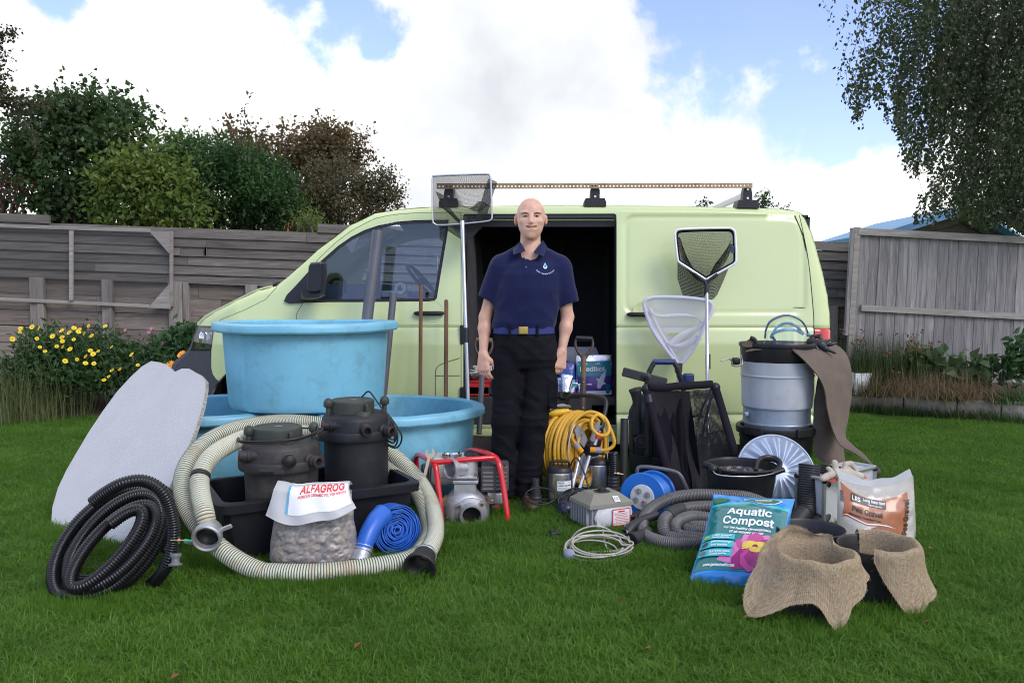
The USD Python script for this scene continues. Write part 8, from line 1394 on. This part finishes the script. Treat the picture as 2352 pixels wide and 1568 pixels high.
tr_g.part('cement_coat', M().lathe([(0.1495,0.02),(0.1775,0.23)], tg + [0,-0.001,0], None, 64), cem, True);
for p_, mt in (([(1616,1066,4.28),(1640,1074,4.24),(1656,1082,4.20)], m_black),([(1736,1082,4.30),(1741,1062,4.38),(1755,1052,4.44),(1780,1054,4.44),(1792,1066,4.40),(1786,1082,4.34)], m_black)): tr_g.part('rim_handle', M().tube(px(p_, 30), 0.015,10, flat=(1.3,.8)), mt, True)
tr_g.part('wire_bail', M().tube(px([(1636,1079,4.20),(1650,1090,4.14),(1700,1094,4.12),(1750,1092,4.16),(1790,1084,4.24),(1806,1083,4.24)], 50), 0.0035,7), m_alu, True); tr_g.part('bail_grip', M().cyl(P(1773,1088,4.22), P(1800,1078,4.24), 0.014,12), m_black, 35); tr_g.part('bail_lug', M().ball(P(1637,1076,4.21), 0.024,2), m_black, True)
# ribbed rubber boots
def rboot(label, top, bot, toe):
    a, b, c = P(*top), P(*bot), G(*toe); p = spline([a, a * .5 + b * .5, b], 120); t = Thing('rubber_boot', label, 'boot', tuple(c), 'black ribbed rubber boots'); k = 120; s = LS(0, np.linalg.norm(a - b), k); rr = 0.054 * (1 + 0.035 * np.sin(s * 2 * PI / 0.0125)) * np.interp(LS(0,1, k), [0,.3,1], [1.05,1.0,0.9]); t.part('shaft', M().tube(p, rr, 24, caps=False).tube(p[2:], rr[2:] * 0.9,24, caps=False), m_corr2,60)
    t.part('lining', M().tube(NA([p[8], p[10]]), 0.047,20), mat('boot_lining', (0.05,0.05,0.052), 0.9), True); f = M(); h = p[-1]; d = unit((c - h) * [1,1,0]); sp_ = trimesh.creation.icosphere(subdivisions=2).vertices
    f.hull(np.vstack([sp_ * [0.052,0.052,0.06] + h, sp_ * [0.046,0.046,0.05] + [h[0], h[1], 0.05]])); f.hull(np.vstack([sp_ * [0.046,0.046,0.06] + [h[0], h[1], 0.075], sp_ * [0.045,0.045,0.035] + [c[0], c[1], 0.035]])); t.part('foot', f, m_corr2,40)
m_corr2 = mat('boot_rubber', (0.018,0.018,0.02), 0.55,0.15); rboot('ribbed black rubber boot standing in front of the bin lid', (1860,1066,4.20),(1853,1168,4.16),(1826,1212)); rboot('ribbed black rubber boot half hidden behind the aluminium case', (1907,1068,4.26),(1898,1168,4.22),(1880,1210))
# aluminium case with work gloves
ca_ = Thing('aluminium_case', 'aluminium tool case with black corners behind the pea gravel sack', 'case', (1.75,4.2,0)); k0 = NA([1.620,4.085,0.0]); ce1 = unit(NA([0.80,0.60,0])); ce2 = NA([-ce1[1], ce1[0], 0]); Rca = STK([ce1, ce2, [0,0,1.0]], 1); CL, CW, CHt = 0.50,0.16,0.262; cen = k0 + ce1 * CL / 2 + ce2 * CW / 2 + [0,0, CHt / 2]
cs = ca_.part('shell', M().rbox(cen, (CL - 0.012, CW - 0.012, CHt - 0.012), 0.006, Rca), mat('dimpled_alloy', (0.58,0.60,0.63), 0.45,0.06,200,0.5,320, metal=0.5), 30)
for x in (0,1):
    for y in (0,1): q = k0 + ce1 * CL * x + ce2 * CW * y; ca_.part('edge_strip', M().rbox(q + [0,0, CHt / 2], (0.018,0.018, CHt), 0.004, Rca), m_alu, 30); ca_.part('corner_cap', M().ball(q + [0,0, CHt - 0.01], 0.016,1), m_trim, True)
    for z in (0,1): ca_.part('edge_strip', M().rbox(k0 + ce1 * CL / 2 + ce2 * CW * x + [0,0, CHt * z], (CL, 0.018,0.018), 0.004, Rca), m_alu, 30); ca_.part('edge_strip', M().rbox(k0 + ce1 * CL * x + ce2 * CW / 2 + [0,0, CHt * z], (0.018, CW, 0.018), 0.004, Rca), m_alu, 30)
ca_.part('handle', M().tube(spline([cen + ce1 * s * 0.06 + [0,0, CHt / 2 + z] for s, z in ((-1,0),(-.9,.022),(.9,.022),(1,0))], 16), 0.007,8), m_alu, True); ca_.part('rivet', M().lathe([(0.016,0),(0.016,0.004),(0.006,0.006),(0.006,0.002),(0,0.002)], k0 + ce1 * 0.03 - ce2 * 0.008 + [0,0, CHt - 0.03], frame(-ce2), 16), m_trim, 30)
m_cream, m_redc = mat('cream_leather', (0.40,0.36,0.29), 0.85,0.15,15,0.2,80), mat('red_cloth', (0.50,0.05,0.035), 0.8,0.1)
gloves('work_gloves', 'cream leather work gloves with red cuffs lying on the aluminium case', [(1925,1090,4.08,1950,1088,4.10,.032,.030),(1921,1084,4.08,1917,1062,4.10,.018,.015),(1938,1084,4.12,1942,1066,4.14,.015,.012),(1942,1066,4.14,1955,1064,4.15,.013,.013),(1955,1064,4.15,1966,1080,4.14,.013,.011),(1910,1088,4.05,1896,1096,4.03,.020,.017),(1896,1096,4.03,1888,1100,4.02,.016,.014),(1950,1088,4.1,1975,1094,4.12,.026,.022),(1908,1080,4.06,1903,1076,4.06,.014,.012)], mt=m_cream)
single('glove_cuff', M().hull([P(u, v, d) for u, v, d in ((1898,1104,4.02),(1922,1106,4.02),(1918,1098,4.06),(1900,1098,4.06))]), m_redc, 'small red cuff of a glove at the left end of the case', 'glove cuff'); single('glove_cuff', M().hull([P(u, v, d) for u, v, d in ((1962,1096,4.08),(1992,1098,4.14),(1985,1090,4.18),(1964,1092,4.16),(1970,1101,4.08))]), m_redc, 'larger red cuff beside the case handle', 'glove cuff')
# pea gravel sack
m_pfilm = mat('milky_sack', (0.40,0.385,0.34), 0.22,0.12,9,0.25,30, coat=0.6, dirt=(0.26,0.22,0.16), dirt_amt=0.5); go = P(2012,1262,3.72); go[2] = 0; GW, GH = 0.40,0.352
gs = bagsurf(go, unit((1,0.12,0)),(0.0,0.05,1),(0.1,-1,0), [(0, GW * .92),(.3, GW * .98),(.7, GW * .97),(1, GW * 0.95)], GH, [(0,.05),(.2,.085),(.6,.055),(.85,.02),(1,.006)], 0.012,9,5, sag=0.045); gsk = Thing('pea_gravel_sack', 'half full clear sack of pea gravel with an orange printed panel', 'sack', tuple(go)); gsk.part('sack', bagmesh(gs, 61,61), m_pfilm, True)
gsk.part('open_top', M().sheet(STK([STK([gs(NA([u]), NA([1.0]))[0] + NA([0,0.0,0]) , gs(NA([u]), NA([1.0]))[0] + NA([-0.01 * (u < -0.6), 0.03,0.028 + 0.03 * max(0,-u - 0.3) + 0.004 * math.sin(9 * u)])]) for u in LS(-0.98,0.98,30)], 0), thick=0.0015), film('clear_sack_top', (0.55,0.57,0.57), 0.65,0.2), True)
go_ = lambda x, y: gs(x / (GW / 2), y / GH); pg_ = lambda pts: Polygon([(u * GW / 2, v * GH) for u, v in pts]); m_org = mat('orange_print', (0.29,0.082,0.014), 0.28,0.12,10, coat=0.4); m_blk = mat('black_print', (0.02,0.017,0.017), 0.4)
gsk.part('orange_panel', decal(pg_([(-.95,.97),(-.7,.90),(-.5,.86),(-.1,.82),(.3,.82),(.77,.84),(.75,.70),(.66,.5),(.56,.3),(.53,.14),(.26,.16),(-.05,.27),(-.36,.37),(-.30,.42),(-.15,.45),(-.4,.45),(-.85,.54),(-.93,.52),(-.88,.7)]), go_, 0.015,0.0015), m_org, True)
gsk.part('white_swoosh', decal([pg_([(-.95,.53),(-.85,.555),(-.4,.465),(-.12,.465),(.1,.44),(.3,.40),(.1,.455),(-.12,.48),(-.4,.48),(-.85,.57)]), pg_([(-.5,.41),(-.36,.385),(-.05,.285),(.26,.175),(.2,.12),(-.1,.22),(-.45,.34)])], go_, 0.015,0.0025), m_white2, True)
gsk.part('name_label', decal(affinity.rotate(sbox(-0.145,0.252,0.030,0.292), -9), go_, 0.015,0.0025), m_blk, True); wl = [affinity.rotate(text_poly('Long Rake Spar', 0.0125, True, 0.108,(-0.030,0.277)), -9, origin=(-0.057,0.272)), affinity.rotate(text_poly('Natural Selection', 0.007, True, 0.068,(-0.026,0.260)), -9, origin=(-0.057,0.272)), affinity.rotate(text_poly('LRS', 0.021, True, 0.040,(-0.118,0.272)), -9, origin=(-0.057,0.272))]
[gsk.part('lettering', decal(q, go_, 0.01,0.004), m_white2, False) for q in wl]; [gsk.part('lettering', decal(q, go_, 0.01,0.004), m_blk, False) for q in (affinity.rotate(text_poly('Pea Gravel', 0.024, True, 0.150,(-0.070,0.222)), -10), affinity.rotate(text_poly('Naturally Rounded River', 0.010, True, 0.150,(-0.085,0.192)), -10), affinity.rotate(text_poly('Pea Gravel', 0.026, True, 0.165,(0.122,0.185)), 76))]
gsk.part('barcode', decal([sbox(-0.196 + 0.004,0.30 - i * 0.006,-0.178,0.303 - i * 0.006 + 0.001 * (i % 2)) for i in range(9)], go_, 0.02,0.003), m_ink, False)
# aquatic compost sack
co = (G(1597,1354) + G(1792,1372)) / 2; crt = unit(G(1792,1372) - G(1597,1354)); ctop = P(1739,1146,3.64); CWd, CHh = 0.372, np.linalg.norm(ctop - co); cup = unit(ctop - co); cfw = unit(np.cross(cup, crt)) * -1; cfw = cfw if cfw[1] < 0 else -cfw
cf = bagsurf(co + cfw * 0.0 + NA([0,0.05,0]), crt, cup, cfw, [(0, CWd),(.5, CWd * .95),(.85, CWd * .95),(1, CWd * .98)], CHh, [(0,.006),(.06,.05),(.3,.085),(.7,.08),(.9,.03),(1,.004)], 0.011,11,9,3.2, sag=0.012)
m_sackb = mat('sack_blue', (0.010,0.21,0.60), 0.22,0.08,6, coat=0.5); m_sackt = mat('sack_teal', (0.004,0.135,0.145), 0.22,0.12,8, coat=0.5); m_cyan = mat('sack_cyan', (0.03,0.40,0.46), 0.24,0.08, coat=0.4); csk = Thing('compost_sack', 'full blue and teal aquatic compost sack with a pink water lily', 'sack', tuple(co)); csk.part('sack', bagmesh(cf, 71,71), m_sackb, True)
cm_ = lambda x, y: cf(x / (CWd / 2), y / CHh); H = CHh; wv = [(x, H * (0.845 + 0.02 * math.sin(x * 26 + 2.4)) - 0.05 * (x > .12) * (x - .12)) for x in LS(-0.175,0.175,24)]
csk.part('cyan_wave', decal(Polygon([(-0.176,0.06)] + wv + [(0.176,0.06)]).buffer(0), cm_, 0.014,0.001), m_cyan, True); wv2 = [(x * 0.985, H * (0.80 + 0.022 * math.sin(x * 24 + 1.9))) for x in LS(-0.175,0.175,24)]; csk.part('teal_panel', decal(Polygon([(-0.176,0.05)] + wv2 + [(0.176,0.05)]).buffer(0), cm_, 0.014,0.002), m_sackt, True)
[csk.part('lettering', decal(q, cm_, 0.01,0.0045), m_white2, False) for q in (text_poly('Aquatic', 0.043, True, 0.195,(0.008, H * .665)), text_poly('Compost', 0.046, True, 0.222,(0.010, H * .555)), text_poly('For the healthy development', 0.0135, True, 0.20,(0.012, H * .475), italic=10), text_poly('of all aquatic plants', 0.0135, True, 0.145,(0.012, H * .435), italic=10), text_poly('www.gardenhealth.com', 0.0125, True, 0.128,(-0.075, H * .125)))]
fc_ = NA([0.060, H * 0.265]); m_pk = [mat(f'petal_{n_}', c_, 0.3,0.12,20, coat=0.4) for n_, c_ in (('pale', (0.55,0.16,0.38)),('pink', (0.42,0.035,0.22)),('deep', (0.24,0.008,0.12)))]
def petal(a, L, w): return affinity.translate(affinity.rotate(Polygon([(0,-w * .35),(L * .35,-w),(L * .75,-w * .75),(L, 0),(L * .75, w * .75),(L * .35, w),(0, w * .35)]).buffer(0.006), a, origin=(0,0)), *fc_)
clip = sbox(-0.168,0.045,0.170, H * 0.49)
for k, (a, L, w) in enumerate([(200,.15,.036),(-22,.12,.036),(168,.10,.03),(12,.115,.03),(228,.12,.04),(310,.11,.04),(150,.09,.026),(120,.095,.03),(62,.10,.03),(92,.10,.034),(38,.105,.03),(262,.10,.045),(285,.085,.04)]): csk.part('petal', decal(petal(a, L, w).intersection(clip), cm_, 0.014,0.0025 + k * 0.0004), m_pk[(0,1,0,1,2,0,1,0,0,1,2,1,2)[k]], True)
st2 = [affinity.translate(affinity.rotate(sbox(0.012,-0.003,0.028 + 0.026 * abs(math.cos(a)), 0.003), math.degrees(a), origin=(0,0)), fc_[0], fc_[1] + 0.012) for a in LS(-0.2, PI + 0.2,22)]; csk.part('stamens', decal(st2 + [affinity.scale(Point(*fc_).buffer(0.022), 1,.55)], cm_, 0.014,0.0085), mat('stamen_yellow', (0.62,0.48,0.06), 0.4), False)
for i in range(3):
    y0 = H * (0.345 - 0.075 * i); csk.part('info_box', decal(sbox(-0.165, y0,-0.03, y0 + H * 0.058), cm_, 0.014,0.0095), m_cyan, True); csk.part('lettering', decal([text_poly(('Loam based for', 'plant anchorage', 'Slow nutrient release')[i], 0.0085, True, 0.082,(-0.082, y0 + H * 0.038)), text_poly(('best results', 'and stability', 'prevents leaching')[i], 0.0075, True, 0.068,(-0.088, y0 + H * 0.015))], cm_, 0.01,0.012), m_white2, False); csk.part('roundel', decal(affinity.scale(Point(-0.146, y0 + H * 0.028).buffer(0.012), 1,.85), cm_, 0.014,0.011),(mat('roundel_green', (0.30,0.42,0.02), 0.4), m_ink, mat('roundel_grey', (0.16,0.13,0.12), 0.5))[i], True)
lf = affinity.translate(Polygon([(-0.085,0.018),(-0.03,0.030),(0.03,0.032),(0.072,0.022),(0.05,-0.01),(0.02,-0.020),(-0.02,-0.012),(-0.06,0.008)]).buffer(0.003), 0.055, H * 0.895); csk.part('leaf_logo', decal(lf.buffer(0.006), cm_, 0.014,0.001 + .001), m_white2, True); csk.part('leaf_logo', decal(lf, cm_, 0.014,0.0035), mat('logo_green', (0.01,0.12,0.035), 0.35), True); csk.part('lettering', decal([text_poly('Westland', 0.015, True, 0.078,(0.052, H * .915)), text_poly('garden health', 0.0085, False, 0.066,(0.055, H * .887))], cm_, 0.01,0.005), m_white2, False)
csk.part('side_logo', decal(affinity.translate(lf, -0.225,-0.018).intersection(sbox(-0.175,0,0.2,1)), cm_, 0.014,0.004), mat('logo_green', (0,0,0)), True)
# plant pots and hessian
m_pot = mat('pot_plastic', (0.014,0.0135,0.0145), 0.48,0.2,20, dirt=(0.05,0.045,0.04), dirt_amt=0.35)
def pot(u, d, rr, h, label): c = P(u, 700, d); c[2] = 0; single('plant_pot', M().lathe([(0,0.0),(rr * .70,0),(rr * .72,0.006),(rr * .92, h - 0.035),(rr * .955, h - 0.033),(rr * .99, h - 0.004),(rr, h),(rr * .985, h + 0.004),(rr * .94, h - 0.004),(rr * .90, h - 0.04),(rr * .70,0.012),(0,0.010)], c, None, 64), m_pot, label, 'plant pot', smooth=35); return c
p1 = pot(1873,3.40,0.143,0.205, 'empty black plant pot behind the two hessian lined pots'); p2 = pot(2028,3.12,0.150,0.218, 'black plant pot on the right half lined with hessian'); p3 = pot(1886,2.98,0.142,0.218, 'front black plant pot fully lined with draped hessian')
hn = {'tc': ('texture_coordinate', {}), 'sx': ('separate_xyz', {}), 'tr': ('transparent_bsdf', {'color': (1,1,1)}), 'mp': ('mapping', {'mapping_type': 'point', 'scale': (140,50,1)}), 'mq': ('mapping', {'mapping_type': 'point', 'scale': (50,140,1)}), 'n1': ('noise_texture', {'scale': 1.0, 'detail': 3.0}), 'n2': ('noise_texture', {'scale': 1.0, 'detail': 3.0}), 'ad': ('math', {'math_type': 'add'}), 'hf': ('math', {'math_type': 'multiply', 'value2': 0.5}), 'r': ('rgb_ramp', {'ramp': [(0.36,(0.21,0.163,0.10)),(0.5,(0.295,0.232,0.15)),(0.64,(0.37,0.30,0.20))]}), 'p': ('principled_bsdf', {'roughness': 0.95, 'specular_ior_level': 0.1}), 'b': ('bump', {'strength': 0.35, 'distance': 0.003}), 'mx': ('mix_closure', {}), 'mm': ('math', {'math_type': 'maximum'})}
hl = [('tc.UV', 'sx.vector'),('tc.UV', 'mp.vector'),('tc.UV', 'mq.vector'),('mp.vector', 'n1.vector'),('mq.vector', 'n2.vector'),('n1.fac', 'ad.value1'),('n2.fac', 'ad.value2'),('ad.value', 'hf.value1'),('hf.value', 'r.fac'),('r.color', 'p.base_color'),('hf.value', 'b.height'),('b.normal', 'p.normal'),('tr.BSDF', 'mx.closure1'),('p.BSDF', 'mx.closure2'),('mm.value', 'mx.fac')]
for k in 'xy': hn.update({f'u{k}': ('math', {'math_type': 'multiply', 'value2': 190.0}), f'f{k}': ('math', {'math_type': 'fraction'}), f'l{k}': ('math', {'math_type': 'less_than', 'value2': 0.72})}); hl += [(f'sx.{k}', f'u{k}.value1'),(f'u{k}.value', f'f{k}.value1'),(f'f{k}.value', f'l{k}.value1'),(f'l{k}.value', f'mm.value{1 if k == "x" else 2}')]
m_hes = usdkit.material(stage, '/World/Looks/hessian', hn, hl, surface='mx.closure')
def hessian(c, rr, h, hem, a0, a1, label, seed):
    n = 150; A = LS(a0, a1, n); ha, hr_, hz = NA(hem, float).T; per = 360 if a1 - a0 > 6 else None; D = np.degrees(A); R_, Z_ = np.interp(D, ha, hr_, period=per), np.interp(D, ha, hz, period=per); r = np.random.default_rng(seed)
    if per: ker = np.ones(3) / 3; R_, Z_ = [np.convolve(np.concatenate([q[-2:-1], q, q[1:2]]), ker, 'valid') for q in (R_, Z_)]
    T = LS(0,1,34); g = []
    for a, ro, zo in zip(A, R_, Z_):
        up_ = zo > h; prof = [(rr * 0.80, h - 0.125),(rr * 0.86, h - 0.05),(rr * 0.90, h + 0.004),(rr * 0.97, h + 0.020 if not up_ else h + 0.03),(rr * (1.08 if not up_ else 0.95), h + (0.005 if not up_ else 0.05))]
        prof += [(rr * 1.08 + (ro - rr * 1.08) * .18, h + (zo - h) * 0.34),(rr * 1.08 + (ro - rr * 1.08) * .55, h + (zo - h) * 0.7),(ro, zo)] if not up_ else [(ro * .5 + rr * .47,(h + zo) / 2 + .02),(ro, zo)]
        q = spline([(x, z, 0) for x, z in prof], 34)[:, :2]; fo = np.abs(np.sin(a * 4.5 + seed + 1.2 * math.sin(a * 2))) ** 0.6 - 0.6; rad_ = q[:, 0] * (1 + 0.02 * np.sin(a * 5 + seed) * T + 0.13 * fo * CLIP(T - .42,0,1) + 0.05 * (meshkit.noise(STK([T * 5,0 * T + 3 * math.sin(a), 0 * T + 3 * math.cos(a)], -1), seed) - 0.5)); g.append(STK([rad_ * math.cos(a), rad_ * math.sin(a), q[:, 1] + 0.004 * np.sin(a * 6 + T * 3)], 1))
    g = STK(g) + c; g[..., 2] = np.maximum(g[..., 2], 0.006); t = Thing('hessian_cloth', label, 'cloth', tuple(c + [0,0,0.1])); UVs = STK(np.broadcast_arrays((A * rr)[:, None], (T * 0.42)[None]), -1); t.part('cloth', M().sheet(g, UVs), m_hes, True); fr_ = M()
    for i in range(0, n, 1):
        for _ in range(1): e = g[i, -1] * (w := r.uniform()) + g[min(i + 1, n - 1), -1] * (1 - w); d = unit(g[i, -1] - g[i, -3]) * r.uniform(0.003,0.009) + r.normal(0,0.001,3); fr_.tube(NA([e, e + d]), 0.0006,3, caps=False)
    if a1 - a0 < 6:
        for row_ in (g[0], g[-1]):
            for e in row_[::1]: fr_.tube(NA([e, e + r.normal(0,0.005,3)]), 0.0006,3, caps=False)
    t.part('frayed_threads', fr_, mat('jute_thread', (0.33,0.25,0.16), 0.95), False, kind='stuff')
hessian(p3,0.142,0.222, [(0,.178,.17),(25,.170,.185),(60,.135,.262),(90,.125,.292),(118,.128,.305),(142,.155,.285),(160,.205,.215),(178,.25,.11),(194,.292,.025),(206,.272,.035),(226,.215,.085),(246,.19,.11),(254,.188,.10),(264,.192,.04),(271,.198,.008),(279,.195,.03),(296,.182,.09),(320,.18,.125),(342,.178,.155)], 0,2 * PI, 'brown hessian square draped in the front pot with a corner on the grass', 3)
hessian(p2,0.150,0.222, [(-118,.165,.20),(-108,.170,.145),(-96,.182,.085),(-84,.196,.02),(-70,.205,.012),(-50,.208,.045),(-25,.205,.075),(0,.205,.085),(30,.19,.12),(60,.175,.17),(92,.16,.20)], math.radians(-118), math.radians(95), 'brown hessian strip hanging over the right side of the right pot', 5)
